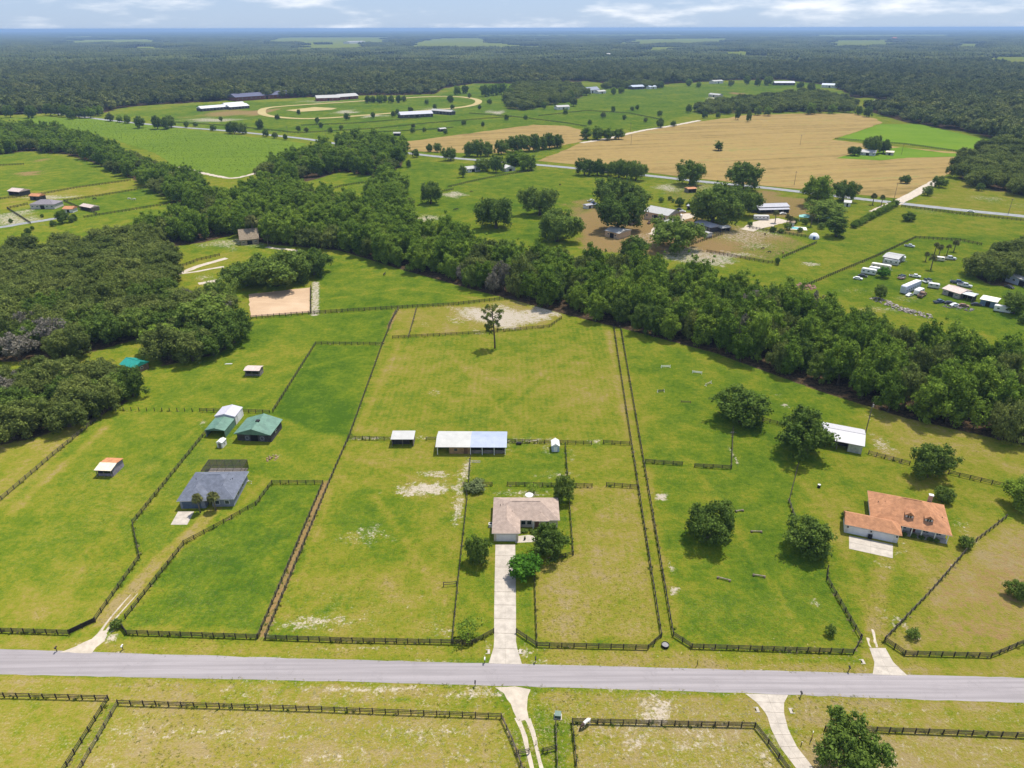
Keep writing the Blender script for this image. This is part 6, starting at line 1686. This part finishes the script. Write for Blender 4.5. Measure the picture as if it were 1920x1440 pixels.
FB((826,247),(837,246), 7, 3, 1, 'x', dark_wall, far_white, 'right small white-roofed shelter in the far paddocks', 'shed', 'shed', wins=1, openf=True)
FB((1045,206),(1068,205), 12, 4, 2, 'x', white_wall, far_white, 'white-roofed house in the upper centre paddocks', 'house', 'house', wins=3)
FB((1098,176),(1124,174), 16, 6, 5, 'x', white_wall, M('slate_roof', (.22,.24,.30), var=.1), 'big slate-roofed farmhouse at the forest edge', 'house', 'house', wins=5)
FB((1122,176),(1136,175), 10, 4, 2, 'x', white_wall, far_white, 'white outbuilding beside the slate-roofed farmhouse', 'shed', 'shed', wins=2)
FB((1186,168),(1208,167), 16, 5, 3, 'x', dark_wall, M('bluish_roof', (.36,.40,.48), var=.1), 'blue-grey barn left of the far house row', 'barn', 'barn', wins=3)
FB((1218,167),(1231,166), 10, 4, 2, 'x', white_wall, M('bluish_roof', (.36,.40,.48)), 'small pale building at the far forest edge', 'shed', 'shed', wins=2)
FB((1338,157),(1356,156), 14, 5, 2, 'x', white_wall, far_white, 'white building in the far meadow by the forest', 'barn', 'barn', wins=3)
FB((1452,160),(1490,160), 16, 5, 3, 'x', dark_wall, M('silver_roof', (.52,.52,.55)), 'silver-roofed farm building at the upper right clearing', 'barn', 'barn', wins=4)
FB((1540,164),(1570,165), 16, 5, 3, 'x', white_wall, M('pale_blue_roof', (.50,.54,.60)), 'long pale blue-roofed building at the upper right', 'barn', 'barn', wins=5)
FB((1328,181),(1348,183), 10, 4, 2, 'x', cream_wall, far_white, 'cream stables in the upper meadow', 'stable', 'barn', wins=3)
FB((1458,208),(1474,209), 10, 4, 2, 'x', dark_wall, far_white, 'white-roofed shed under the trees above the hay field', 'shed', 'shed', wins=2)
FB((1640,195),(1652,195), 9, 4, 2, 'x', white_wall, far_white, 'white shed in the clearing at upper right', 'shed', 'shed', wins=2)
FB((1612,291),(1640,293), 10, 3, 2, 'x', white_wall, far_white, 'white farmhouse under the oaks inside the hay field', 'house', 'house', wins=4)
FB((1660,291),(1674,292), 7, 3, 1, 'x', cream_wall, cream_metal, 'cream shed right of the oaks inside the hay field', 'shed', 'shed', wins=2)
FB((290,193),(301,193), 9, 4, 2, 'x', white_wall, far_white, 'white house in the trees at upper left', 'house', 'house', wins=2)
FB((655,82),(685,81), 60, 14, 4, 'x', white_wall, far_white, 'white industrial building in the distant forest', 'warehouse', 'building', wins=3)
FB((1136,108),(1144,108), 20, 13, 4, 'x', white_wall, far_white, 'white house rising from the distant forest', 'house', 'house', wins=2)
FB((1674,75),(1682,75), 60, 18, 6, 'x', red_wall, M('red_roof', (.4,.12,.08), var=.1), 'tiny red-roofed building on the distant clearing', 'barn', 'barn', wins=2)
FB((1582,387),(1594,388), 6, 2.8, 1.2, 'x', white_wall, M('pale_roof', (.48,.47,.46)), 'small pale shed by the highway junction', 'shed', 'shed', wins=1)
FB((1172,420),(1184,423), 5, 2.6, .8, 'x', wood_grey, rose_metal, 'small grey shed at the foot of the large dark oak', 'shed', 'shed', wins=1)
FB((1288,393),(1302,395), 5, 2.6, .8, 'x', M('rust_board', (.26,.14,.09), var=.25), grey_roof, 'low rusty shed behind the tan barn', 'shed', 'shed', wins=1, openf=True)
FB((1352,436),(1368,434), 5, 2.6, .8, 'x', dark_wall, far_white, 'open lean-to at the edge of the farm oaks', 'shed', 'shed', wins=1, openf=True)
FB((1478,424),(1488,425), 4, 2.4, .8, 'x', cream_wall, tan_shingle, 'little tan garden shed by the turquoise pool', 'shed', 'shed', wins=1)
FB((1290,362),(1305,361), 6, 3.0, .5, 'x', wood_grey, orange_metal, 'open timber shelter below the two-stemmed oak', 'shelter', 'shed', openf=True)
FB((1100,392),(1112,390), 4, 2.4, .4, 'x', white_wall, grey_roof, 'low grey-roofed store beside the cars under the left oak', 'shed', 'shed', wins=1)
# white dome
x, y = G(1526, 447); rt = empty('dome', (x, y, 0), R(-20), 'white dome-shaped shelter by the mid farm paddock', 'dome')
mb = MB(); nn = 14; rows = 5
for j in range(rows+1):
    for k in range(nn): mb.v.append((3.0*math.cos(j*math.pi/2/rows*.96)*math.cos(2*math.pi*k/nn), 3.0*math.cos(j*math.pi/2/rows*.96)*math.sin(2*math.pi*k/nn), 3.2*math.sin(j*math.pi/2/rows*.96)+.2))
for j in range(rows):
    for k in range(nn): mb.f.append([j*nn+k, j*nn+(k+1)%nn, (j+1)*nn+(k+1)%nn, (j+1)*nn+k]); mb.m.append(0)
mb.build('shell', M('dome_cover', (.70,.74,.80), var=.06), rt, smooth=True); MB().cyl(0,0,-.1,.6,3.0,14).build('base_ring', white_wall, rt); MB().box(-.7,.7,-3.15,-2.6,0,1.9).build('door', M('blue_door', (.06,.12,.30)), rt)
x, y = G(1494, 428); rt = empty('swimming_pool', (x, y, 0), R(-15), 'turquoise swimming pool in the garden of the mid farm', 'pool')
MB().box(-6,6,-4,4,0,.1).build('deck', M('pool_deck_white', (.62,.58,.52), var=.1), rt); MB().box(-3.6,3.6,-2.2,2.2,.09,.14).build('water', M('turquoise_water', (.10,.42,.45), rough=.1, var=.1), rt)
for i, (px, py) in enumerate([(1510,414),(1545,417)]):
    x, y = G(px, py); rt = empty('gazebo', (x, y, 0), R(-20), 'left aqua-roofed pavilion by the pool garden' if i == 0 else 'right aqua-roofed pavilion by the pool garden', 'gazebo')
    slab_roof(rt, -4, 4, -2.6, 2.6, 2.8, 1.4, 'x', .4, M('aqua_roof', (.22,.46,.42), var=.15), hip=(True, True)); posts(rt, [(-3.8,-2.4),(3.8,-2.4),(3.8,2.4),(-3.8,2.4)], 2.8, .1, trim_m)
# ------------------------------------------------------------------ vehicles
def wheels(root, xs, ys, r, w=.22):
    for x in xs:
        for y in ys:
            o = MB().cyly(y-w/2, y+w/2, x, r, r, 12).build('wheel', tyre_m, root)
            MB().cyly(y-w/2-.01, y+w/2+.01, x, r, r*.5, 8).build('rim', steel_m, o)
def car(px, py, rz, label, paint, kind='car', sc=1.0):
    x, y = G(px, py); r = empty('car' if kind == 'car' else 'pickup_truck', (x, y, 0), rz, label, 'car' if kind == 'car' else 'truck'); r.scale = (sc,)*3
    if kind == 'car': prof = [(-2.2,.35),(-2.25,.75),(-1.7,.92),(-1.2,1.42),(.5,1.45),(1.15,.98),(2.1,.82),(2.25,.5),(2.2,.35)]
    else: prof = [(-2.7,.45),(-2.75,1.05),(-.7,1.08),(-.6,1.75),(.9,1.78),(1.35,1.15),(2.5,1.05),(2.7,.7),(2.65,.45)]
    mb = MB(); n = len(prof); V = []
    for s in (-1, 1):
        for (a, b) in prof: V.append((a, s*(.86 if b < 1.1 else .70), b))
    mb.add(V, [list(range(n)), list(range(n, 2*n))[::-1]]+[(i, n+i, n+(i+1)%n, (i+1)%n) for i in range(n)])
    mb.build('body', paint, r)
    g = MB()
    if kind == 'car': cab = [(-1.52,1.06),(-1.18,1.36),(.45,1.38),(.95,1.04)]
    else: cab = [(-.52,1.18),(-.5,1.66),(.85,1.68),(1.2,1.2)]
    for s in (-1, 1): g.add([(a, s*(.86 if b < 1.2 else .74)*1.01, b) for a, b in cab], [(0,1,2,3) if s > 0 else (3,2,1,0)])
    g.build('side_window', glass_m, r)
    f = MB(); (a, b), (c, d) = cab[3], cab[2]
    f.add([(a+.12,-.66,b+.02),(a+.12,.66,b+.02),(c+.1,.58,d+.02),(c+.1,-.58,d+.02)], [(0,1,2,3)]); f.build('windscreen', glass_m, r)
    wheels(r, (-1.4, 1.4) if kind == 'car' else (-1.7, 1.7), (-.78, .78), .34 if kind == 'car' else .4)
    if kind != 'car': MB().box(-2.6,-.75,-.68,.68,1.0,1.085).build('load_bed', dark_m, r)
    for s in (-.6, .6): MB().box(2.16,2.27,s-.14,s+.14,.62,.78).build('headlight', trim_m, r) if kind == 'car' else MB().box(2.58,2.72,s-.14,s+.14,.75,.95).build('headlight', trim_m, r)
    return r
def camper(px, py, rz, L, label, body, h=2.9, w=2.5, name='camper', cat='camper', stripe=None, cab=False):
    x, y = G(px, py); r = empty(name, (x, y, 0), rz, label, cat)
    prof = [(-L/2,.5),(-L/2-.05,h-.3),(-L/2+.3,h),(L/2-.4,h),(L/2,h-.5),(L/2-.1,.5)]
    n = len(prof); MB().add([(a, -w/2, b) for a, b in prof]+[(a, w/2, b) for a, b in prof], [list(range(n)), list(range(n, 2*n))[::-1]]+[(i, n+i, n+(i+1)%n, (i+1)%n) for i in range(n)]).build('body', body, r)
    MB().box(-L/2+.4,L/2-.6,-w/2+.15,w/2-.15,h-.01,h+.06).build('roof', white_wall, r)
    k = max(2, int(L/2.2))
    for i in range(k):
        xx = -L/2+L*(i+.5)/k
        MB().box(xx-.45,xx+.45,-w/2-.02,w/2+.02,1.5,2.1).build('window', glass_m, r)
    if stripe: MB().box(-L/2+.1,L/2-.3,-w/2-.015,w/2+.015,1.05,1.25).build('stripe', stripe, r)
    wheels(r, (-.6, .5) if L > 5 else (0,), (-w/2+.2, w/2-.2), .38)
    MB().box(L/2-.1,L/2+1.1,-.08,.08,.45,.58).build('hitch', steel_m, r)
    return r
wp = M('white_vehicle_paint', (.70,.70,.71), rough=.3, var=.04, spec=.5); sp_ = M('silver_vehicle_paint', (.48,.50,.54), rough=.3, var=.05, spec=.5)
dp = M('dark_vehicle_paint', (.035,.035,.042), rough=.3, var=.1, spec=.5); bp = M('blue_vehicle_paint', (.07,.10,.18), rough=.3, var=.1, spec=.5); rp_ = M('rusty_vehicle_paint', (.22,.13,.09), rough=.7, var=.35)
red_p = M('red_vehicle_paint', (.28,.04,.03), rough=.4, var=.15)
car(1820, 398, math.atan2(*(lambda a, b: (b[1]-a[1], b[0]-a[0]))(G(1800,394), G(1850,399))), 'white car driving along the highway', wp)
car(1705, 555, R(35), 'white car parked beside the long semi-trailer', wp); car(1728, 556, R(45), 'rusty truck loaded with scrap beside the semi-trailer', rp_, 'truck', 1.3)
car(1808, 538, R(-35), 'long grey pickup parked above the low house', sp_, 'truck', 1.2); car(1795, 532, R(-35), 'dark blue trailer-truck above the low house', bp, 'truck', 1.2)
car(1892, 540, R(-70), 'small dark buggy parked below the mobile home', dp)
car(1780, 570, R(-20), 'black car wreck left of the scrap shelter', dp); car(1790, 574, R(10), 'white car wreck among the scrap', wp); car(1806, 575, R(-25), 'rusty car wreck among the scrap', rp_); car(1830, 573, R(-20), 'dark car beside the open shelter', dp)
car(1779, 487, R(-15), 'grey pickup parked under the palms', sp_, 'truck', 1.3); car(1705, 463, R(-35), 'silver pickup at the end of the wire fence', sp_, 'truck'); car(1660, 505, R(-30), 'white car between the campers', wp)
car(1608, 524, R(-30), 'white and black car at the near end of the camper row', wp); car(1617, 519, R(-30), 'dark car at the near end of the camper row', dp)
car(1468, 402, R(5), 'white car parked before the long barn', wp); car(1432, 411, R(30), 'left black car in the white yard', dp); car(1437, 409, R(30), 'right black car in the white yard', dp)
car(1280, 398, R(-15), 'white car beside the farm oaks', wp); car(1274, 394, R(-15), 'dark car beside the farm oaks', dp)
car(1112, 382, R(20), 'dark blue car under the left farm oak', bp); car(1120, 385, R(10), 'white car under the left farm oak', wp); car(1108, 378, R(15), 'white pickup under the left farm oak', wp, 'truck')
car(1218, 419, R(60), 'dark tractor-like truck before the tan barn', rp_, 'truck'); car(1223, 411, R(60), 'white truck before the tan barn', wp, 'truck')
camper(1628, 514, R(-35), 7.0, 'short white camper in the row', wp); camper(1651, 505, R(-35), 9.5, 'long cream camper in the row', M('cream_paint', (.66,.60,.48), var=.05)); camper(1670, 496, R(-35), 7.5, 'grey camper next to the pole barn', sp_, stripe=dp)
camper(1427, 412, R(-4), 10, 'long white horse trailer before the long barn', wp, stripe=bp, h=3.0); camper(1762, 489, R(-25), 4.5, 'small tan trailer under the palms', M('cream_paint', (.66,.60,.48)), h=2.2)
camper(1706, 545, R(38), 15.5, 'long pale blue semi-trailer parked on the grass', M('pale_blue_paint', (.46,.50,.62), var=.06), h=4.0, w=2.7, name='semi_trailer', cat='trailer')
camper(1690, 523, R(30), 4.0, 'flat red and white trailer on the grass', M('redwhite_paint', (.42,.26,.22), var=.4, scale=2), h=1.1, name='flat_trailer', cat='trailer')
camper(1738, 530, R(10), 4.0, 'low white boat-like trailer on the grass', wp, h=1.1, name='boat_trailer', cat='trailer')
camper(1640, 511, R(-35), 6.0, 'small white camper between the short and long campers', wp); camper(1684, 489, R(-38), 6.5, 'white camper behind the pole barn', wp)
camper(1722, 551, R(40), 6.0, 'white box trailer next to the semi-trailer', wp, h=2.6); camper(1750, 540, R(-30), 5.0, 'grey box trailer in the middle of the lot', sp_, h=2.4)
camper(1878, 585, R(-35), 6.5, 'white camper beside the dark tree at right', wp); car(1760, 568, R(15), 'blue pickup left of the black wreck', bp, 'truck')
car(1715, 520, R(-30), 'white pickup above the semi-trailer', wp, 'truck'); car(1240, 440, R(40), 'white pickup in the gravel yard by the tan barn', wp, 'truck'); camper(1270, 409, R(-35), 6.0, 'white horse trailer behind the tan barn', wp)
rocks(1510, 538, 5.0, 40, 'flat heap of red earth and scrap beside the wire fence', M('red_scrap', (.30,.17,.12), var=.4, scale=1), 11, h=.8)
for i, (a, b) in enumerate([(1646,562),(1660,567),(1672,573),(1684,578),(1697,582),(1709,585),(1720,588),(1736,592)]):
    rocks(a, b, 3.2, 26, 'pile of scrap and timber along the edge of the belt', M('mixed_scrap', (.36,.31,.28), var=.6, scale=1.2), 20+i, 'scrap_pile', 'scrap', h=1.0)['group'] = 'scrap piles along the belt'
rocks(1785, 576, 3.5, 30, 'scrap heap before the low house', M('dark_scrap', (.20,.18,.18), var=.6, scale=1.2), 40, 'scrap_pile', 'scrap'); rocks(1812, 580, 3.0, 26, 'scrap heap before the open shelter', M('dark_scrap', (.2,.18,.18)), 41, 'scrap_pile', 'scrap')
rocks(1300, 360, 0.01+2.5, 10, 'old brown timber frame heap by the highway oaks', M('brush_earth', (.3,.2,.13)), 42, 'scrap_pile', 'scrap')

# ------------------------------------------------------------------ animals
def horse_mesh(name, mat, graze=True):
    """one continuous body: a skeleton of joints grown into a surface"""
    J = [((-.75,0,1.18),.30),((-.30,0,1.14),.31),((.20,0,1.13),.30),((.55,0,1.20),.27)]          # rump, loin, barrel, withers
    E_ = [(0,1),(1,2),(2,3)]
    def chain(start, pts):
        p = start
        for q, r in pts: J.append((q, r)); E_.append((p, len(J)-1)); p = len(J)-1
        return p
    if graze: chain(3, [((.85,0,1.02),.20),((1.12,0,.72),.14),((1.30,0,.48),.12),((1.42,0,.22),.085),((1.46,0,.08),.065)])
    else: chain(3, [((.86,0,1.45),.19),((1.08,0,1.72),.14),((1.26,0,1.76),.13),((1.50,0,1.58),.09),((1.62,0,1.50),.075)])
    for s in (-1, 1):
        chain(3, [((.50,s*.16,.86),.13),((.50,s*.17,.52),.07),((.48,s*.17,.24),.05),((.52,s*.17,.03),.065)])
        chain(0, [((-.66,s*.17,.86),.17),((-.60,s*.18,.62),.10),((-.82,s*.18,.44),.065),((-.78,s*.18,.22),.05),((-.74,s*.18,.03),.065)])
    chain(0, [((-1.02,0,1.10),.07),((-1.12,0,.80),.07),((-1.12,0,.50),.05)])
    me = bpy.data.meshes.new(name); me.from_pydata([j[0] for j in J], E_, []); me.materials.append(mat)
    return me, [j[1] for j in J]
def horse(px, py, rz, label, mat, graze=True, sc=1.0):
    x, y = G(px, py); me, rad = horse_mesh('horse', mat, graze)
    o = link('horse', me, None, (x, y, 0), rz, (sc,)*3)
    tag(o, label, 'horse')
    sk = o.modifiers.new('skin', 'SKIN'); sk.use_smooth_shade = True
    for v, r in zip(me.skin_vertices[0].data, rad): v.radius = (r, r)
    me.skin_vertices[0].data[1].use_root = True
    ss = o.modifiers.new('sub', 'SUBSURF'); ss.levels = 1; ss.render_levels = 1
    return o
hm_, nt, out = nodes_of('pinto_coat')
ps = obj_pos(nt); sx = N(nt, 'ShaderNodeSeparateXYZ'); nt.links.new(ps, sx.inputs[0])
f = mapr(nt, math_(nt, 'ADD', sx.outputs[0], math_(nt, 'MULTIPLY', noise(nt, ps, 2.2, 3), .5)), .70, .78)
f2 = mapr(nt, sx.outputs[2], .75, .65)
c_ = mixc(nt, f, (.66,.62,.58), (.055,.028,.018))
pb = N(nt, 'ShaderNodeBsdfPrincipled'); nt.links.new(c_, pb.inputs['Base Color']); pb.inputs['Roughness'].default_value = .7; nt.links.new(pb.outputs[0], out.inputs['Surface'])
bay = M('bay_coat', (.075,.040,.025), rough=.7, var=.25); blk = M('black_coat', (.02,.018,.017), rough=.7, var=.2); gry = M('grey_coat', (.50,.48,.45), rough=.7, var=.15)
horse(1098, 1362, R(218), 'pinto horse with white body and dark head by the paddock fence', hm_, sc=1.15)
horse(1430, 468, R(200), 'bay horse grazing left in the mid farm paddock', bay); horse(1442, 475, R(170), 'black horse grazing right in the mid farm paddock', blk); horse(1468, 476, R(80), 'tan horse by the corner of the mid farm paddock', M('tan_coat', (.30,.17,.07), var=.2))
horse(1434, 441, R(90), 'brown horse on the bare ground of the mid farm', bay)
horse(178, 375, R(180), 'black horse in the far left green paddock', blk, sc=1.3); horse(243, 375, R(10), 'left pale horse in the far left paddock', gry, sc=1.2); horse(252, 376, R(190), 'right pale horse in the far left paddock', gry, sc=1.2)
horse(853, 395, R(190), 'left dark horse below the round oak', blk); horse(857, 394, R(20), 'right dark horse below the round oak', blk); horse(1050, 348, R(40), 'dark horse alone in the pasture below the highway', blk)
horse(721, 517, R(70), 'black horse standing in the bright pasture before the belt', blk, False); horse(884, 361, R(0), 'dark horse near the pasture fence', bay)
horse(1530, 449, R(0), 'bay horse beside the white dome', bay)

# ------------------------------------------------------------------ roadside and paddock things
mail_m = M('black_mailbox', (.03,.03,.032), rough=.4, var=.2); post_m = M('mail_post', (.10,.075,.055), var=.3)
def mailbox(px, py, label, rz=0.0, box=None):
    x, y = G(px, py); r = empty('mailbox', (x, y, 0), rz, label, 'mailbox')
    MB().box(-.06,.06,-.06,.06,-.1,1.1).build('post', post_m, r)
    mb = MB(); n = 8; pr = [(-.14,1.1),(.14,1.1)]+[(.14*math.cos(t), 1.25+.14*math.sin(t)) for t in np.linspace(0, math.pi, n)]
    k = len(pr); mb.add([(a,-.32,b) for a, b in pr]+[(a,.32,b) for a, b in pr], [list(range(k)), list(range(k,2*k))[::-1]]+[(i,k+i,k+(i+1)%k,(i+1)%k) for i in range(k)])
    mb.build('box', box or mail_m, r); MB().box(.145,.165,-.05,.05,1.2,1.5).build('flag', red_p, r)
    return r
mailbox(107, 1222, 'black mailbox on the road edge left of the white drive mouth'); mailbox(231, 1219, 'mailbox beside the second drive mouth on the left', box=wp); mailbox(1004, 1242, 'mailbox just right of the main driveway mouth')
mailbox(891, 1287, 'mailbox on the near road edge left of the white track'); mailbox(1591, 1259, 'mailbox left of the flared concrete apron'); mailbox(1501, 1307, 'mailbox on the near road edge by the curving driveway'); mailbox(909, 1243, 'small mailbox at the left corner of the main driveway', box=wp)
def culvert(px, py, rz, label):
    x, y = G(px, py); r = empty('culvert_end', (x, y, 0), rz, label, 'culvert')
    mb = MB(); mb.box(-.6,.6,-.2,.3,-.05,.10); mb.box(-.6,-.46,.3,.7,-.05,.08); mb.box(.46,.6,.3,.7,-.05,.08); mb.build('headwall', conc, r); MB().cyly(.3,.5,0,.0,.16,10).build('pipe', dark_m, r)
culvert(917, 1222, R(90), 'concrete culvert end left of the main driveway'); culvert(975, 1222, R(-90), 'concrete culvert end right of the main driveway'); culvert(1619, 1241, R(90), 'concrete culvert end left of the flared apron'); culvert(1482, 1333, R(-90), 'concrete culvert end right of the curving driveway'); culvert(1421, 1331, R(90), 'concrete culvert end left of the curving driveway')
# utility boxes
x, y = G(1046, 1344); r = empty('utility_box', (x, y, 0), R(-6), 'green metal utility box beside the horse paddock', 'utility box')
MB().box(-.75,.75,-.65,.65,0,.12).build('pad', conc, r); mb = MB(); mb.add([(-.6,-.5,.12),(.6,-.5,.12),(.6,.5,.12),(-.6,.5,.12),(-.6,-.5,.85),(.6,-.5,.85),(.6,.5,1.05),(-.6,.5,1.05)], [(0,3,2,1),(4,5,6,7),(0,1,5,4),(1,2,6,5),(2,3,7,6),(3,0,4,7)]); mb.build('cabinet', M('utility_green', (.10,.16,.13), var=.12, rough=.5), r); MB().box(-.5,.5,-.53,-.5,.2,.8).build('door', M('utility_green_door', (.05,.08,.07)), r)
x, y = G(1247, 1212); r = empty('water_trough', (x, y, 0), 0, 'round black water trough at the foot of the grassy lane', 'trough')
mb = MB(); n = 14
for rad, z in ((.78,0),(.82,.62),(.72,.62),(.68,.18)): mb.v += [(rad*math.cos(2*math.pi*k/n), rad*math.sin(2*math.pi*k/n), z) for k in range(n)]
for j in range(3):
    for k in range(n): mb.f.append([j*n+k, j*n+(k+1)%n, (j+1)*n+(k+1)%n, (j+1)*n+k]); mb.m.append(0)
mb.f.append(list(range(3*n, 4*n))); mb.m.append(0)
mb.build('tub', dark_m, r, smooth=False); MB().cyl(0,0,.4,.5,.69,n).build('water', M('trough_water', (.25,.24,.24), rough=.1), r)
x, y = G(1535, 914); r = empty('barrel', (x, y, 0), 0, 'black and white barrel behind the orange-roofed house', 'barrel')
MB().cyl(0,0,0,.95,.42,12).build('drum', dark_m, r); MB().cyl(0,0,.95,1.0,.40,12).build('lid', white_wall, r)
# statue-like horse sign by the curving drive
x, y = G(1521, 1388); r = empty('yard_sign', (x, y, 0), R(60), 'brown cut-out sign on a post beside the airy oak', 'sign')
MB().box(-.07,.07,-.07,.07,-.1,1.5).build('post', M('sign_brown', (.13,.06,.035), var=.2), r); MB().box(-.55,.55,-.04,.04,1.0,1.6).build('board', M('sign_brown', (.13,.06,.035)), r); MB().box(.2,.55,-.05,.05,1.6,1.85).build('crest', white_wall, r)
x, y = G(1502, 1398); r = empty('marker_post', (x, y, 0), 0, 'thin dark marker post on the right of the curving driveway', 'post'); MB().box(-.05,.05,-.05,.05,-.1,1.0).build('stake', dark_m, r); MB().box(-.06,.06,-.06,.06,1.0,1.06).build('cap', white_wall, r)
x, y = G(1005, 1396); r = empty('marker_post', (x, y, 0), 0, 'dark marker post beside the white track at the bottom', 'post'); MB().box(-.05,.05,-.05,.05,-.1,1.1).build('stake', dark_m, r); MB().box(-.06,.06,-.06,.06,1.1,1.16).build('cap', wood_grey, r)
x, y = G(1307, 1248); r = empty('marker_post', (x, y, 0), 0, 'thin dark marker post on the verge right of the grassy lane', 'post'); MB().box(-.05,.05,-.05,.05,-.1,1.6).build('stake', dark_m, r); MB().box(-.06,.06,-.06,.06,1.6,1.66).build('cap', wood_grey, r)
x, y = G(1002, 1378); r = empty('planter', (G(984,1012)[0], G(984,1012)[1], .05), 0, 'dark planter pot on the front walk of the pink-roofed house', 'planter'); MB().cyl(0,0,0,.5,.2,8,.28).build('pot', dark_m, r); MB().cyl(0,0,.5,.95,.1,6,.22).build('plant', LEAF['dark'], r)
# jumps
def jump(px, py, rz, w, label, pole, std, h=1.1, n=3):
    x, y = G(px, py); r = empty('horse_jump', (x, y, 0), rz, label, 'jump')
    for s in (-1, 1):
        q = MB(); q.box(s*w/2-.06,s*w/2+.06,-.06,.06,0,h+.25); q.box(s*w/2-.05,s*w/2+.05,-.45,.45,0,.1); q.build('standard', std, r)
    for k in range(n): MB().cylx(-w/2, w/2, 0, .3+k*(h-.3)/max(1, n-1), .07, 6).build('pole', pole, r)
jump(1248, 689, R(3), 3.4, 'white horse jump nearest the grassy lane in the upper right paddock', wp, wp, .8, 2); jump(1307, 700, R(-18), 3.4, 'white spread jump in the upper right paddock', wp, wp, .8, 3); jump(1328, 721, R(40), 3.2, 'white jump with tan poles in the upper right paddock', M('tan_pole', (.52,.42,.32)), wp, .8, 2)
jump(1286, 755, R(-8), 3.2, 'low dark jump in the upper right paddock', post_m, post_m, .6, 2); jump(1239, 735, R(10), 2.4, 'dark jump with barrels by the grassy lane', dp, wp, .8, 3)
def log(px, py, rz, L, label):
    x, y = G(px, py); r = empty('log_jump', (x, y, 0), rz, label, 'log')
    L *= .8; MB().cylx(-L/2, L/2, 0, .38, .15, 9).build('log', M('grey_log', (.27,.22,.17), var=.3, scale=3), r)
    for s in (-1, 1): MB().box(s*L*.42-.2,s*L*.42+.2,-.35,.35,0,.34).build('support', post_m, r)
log(1386, 959, R(12), 2.9, 'log jump right of the spreading oak'); log(1418, 998, R(-3), 3.6, 'log jump left of the round dark tree'); log(1357, 1087, R(-22), 4.0, 'left log jump above the right front fence'); log(1423, 1081, R(-14), 3.6, 'right log jump above the right front fence')
for i, (px, py, L) in enumerate([(428,683,2.6)]): 
    x, y = G(px, py); r = empty('pole_pile', (x, y, 0), R(5), 'pale poles lying on the grass left of the rose-roofed shed', 'poles'); MB().cylx(-L/2,L/2,0,.12,.12,6).build('pole', wp, r); MB().cylx(-L/2+.3,L/2+.2,.3,.12,.11,6).build('pole', wp, r)
x, y = G(893, 866); r = empty('cattle_grid', (x, y, 0), 0, 'grey steel rack lying on the grass before the long barn', 'rack')
MB().box(-1.2,1.2,-.5,-.44,.05,.15).build('side_bar', steel_m, r); MB().box(-1.2,1.2,.44,.5,.05,.15).build('side_bar', steel_m, r)
for k in range(7): MB().box(-1.1+k*.36,-1.04+k*.36,-.44,.44,.08,.14).build('bar', steel_m, r)
x, y = G(973, 833); r = empty('feeder', (x, y, 0), 0, 'low dark hay feeder on the fence line right of the long barn', 'feeder'); MB().box(-.8,.8,-.5,.5,.25,.7).build('tray', dark_m, r)
for a in (-.7, .7):
    for b in (-.4, .4): MB().box(a-.05,a+.05,b-.05,b+.05,0,.25).build('leg', wood_grey, r)
# utility poles
pole_m = M('utility_pole_wood', (.15,.12,.10), var=.25)
def upole(px, py, h, label, arm=True, rz=0.0, group=None):
    x, y = G(px, py); r = empty('utility_pole', (x, y, 0), rz, label, 'utility pole', group)
    MB().cyl(0,0,-.3,h,.17,8,.11).build('pole', pole_m, r)
    if arm:
        MB().box(-1.1,1.1,-.07,.07,h-.9,h-.75).build('crossarm', pole_m, r)
        for s in (-1,-.4,.4,1): MB().cyl(s,0,h-.75,h-.55,.06,6).build('insulator', steel_m, r)
    else: MB().cyl(0.28,0,h-1.6,h-.7,.2,8).build('transformer', steel_m, r)
upole(1622, 815, 11.5, 'utility pole behind the white-roofed barn', False)
for i, (a, b) in enumerate([(1489,347),(1677,371),(1890,402),(1183,272),(1182,248),(770,292),(1500,272),(1690,290),(612,262),(540,255),(1280,322)]): upole(a, b, 11, 'wooden utility pole standing along the highway and hay field', True, R(-10), 'utility poles along the highway')
upole(478, 449, 9, 'slim pole before the tan house in the trees', False)
# ------------------------------------------------------------------ haze: one closed box of pale air round everything
hb = MB(); hb.box(-46000, 46000, -4500, 49000, -1.0, 119.0)
hm, nt, out = nodes_of('haze_air')
pv = N(nt, 'ShaderNodeVolumePrincipled')
pv.inputs['Color'].default_value = (.36, .55, .86, 1)
pv.inputs['Density'].default_value = .000078
pv.inputs['Anisotropy'].default_value = .1
nt.links.new(pv.outputs[0], out.inputs['Volume'])
hz = hb.build('haze', hm)
tag(hz, 'thin blue summer haze over the far forest', 'haze', kind='stuff')

# ------------------------------------------------------------------ labels: things that share a look are told apart by their order in the picture
from collections import defaultdict
dup = defaultdict(list)
for o in scene.objects:
    if o.parent is None and 'label' in o and 'kind' not in o: dup[o['label']].append(o)
def ordw(n):
    return '%d%s' % (n, 'th' if 10 <= n % 100 <= 20 else {1: 'st', 2: 'nd', 3: 'rd'}.get(n % 10, 'th'))
for lab, L in dup.items():
    if len(L) < 2: continue
    L.sort(key=lambda o: o.location.x/max(1, o.location.y))
    for i, o in enumerate(L): o['label'] = '%s, %s from the left' % (lab, ordw(i+1))
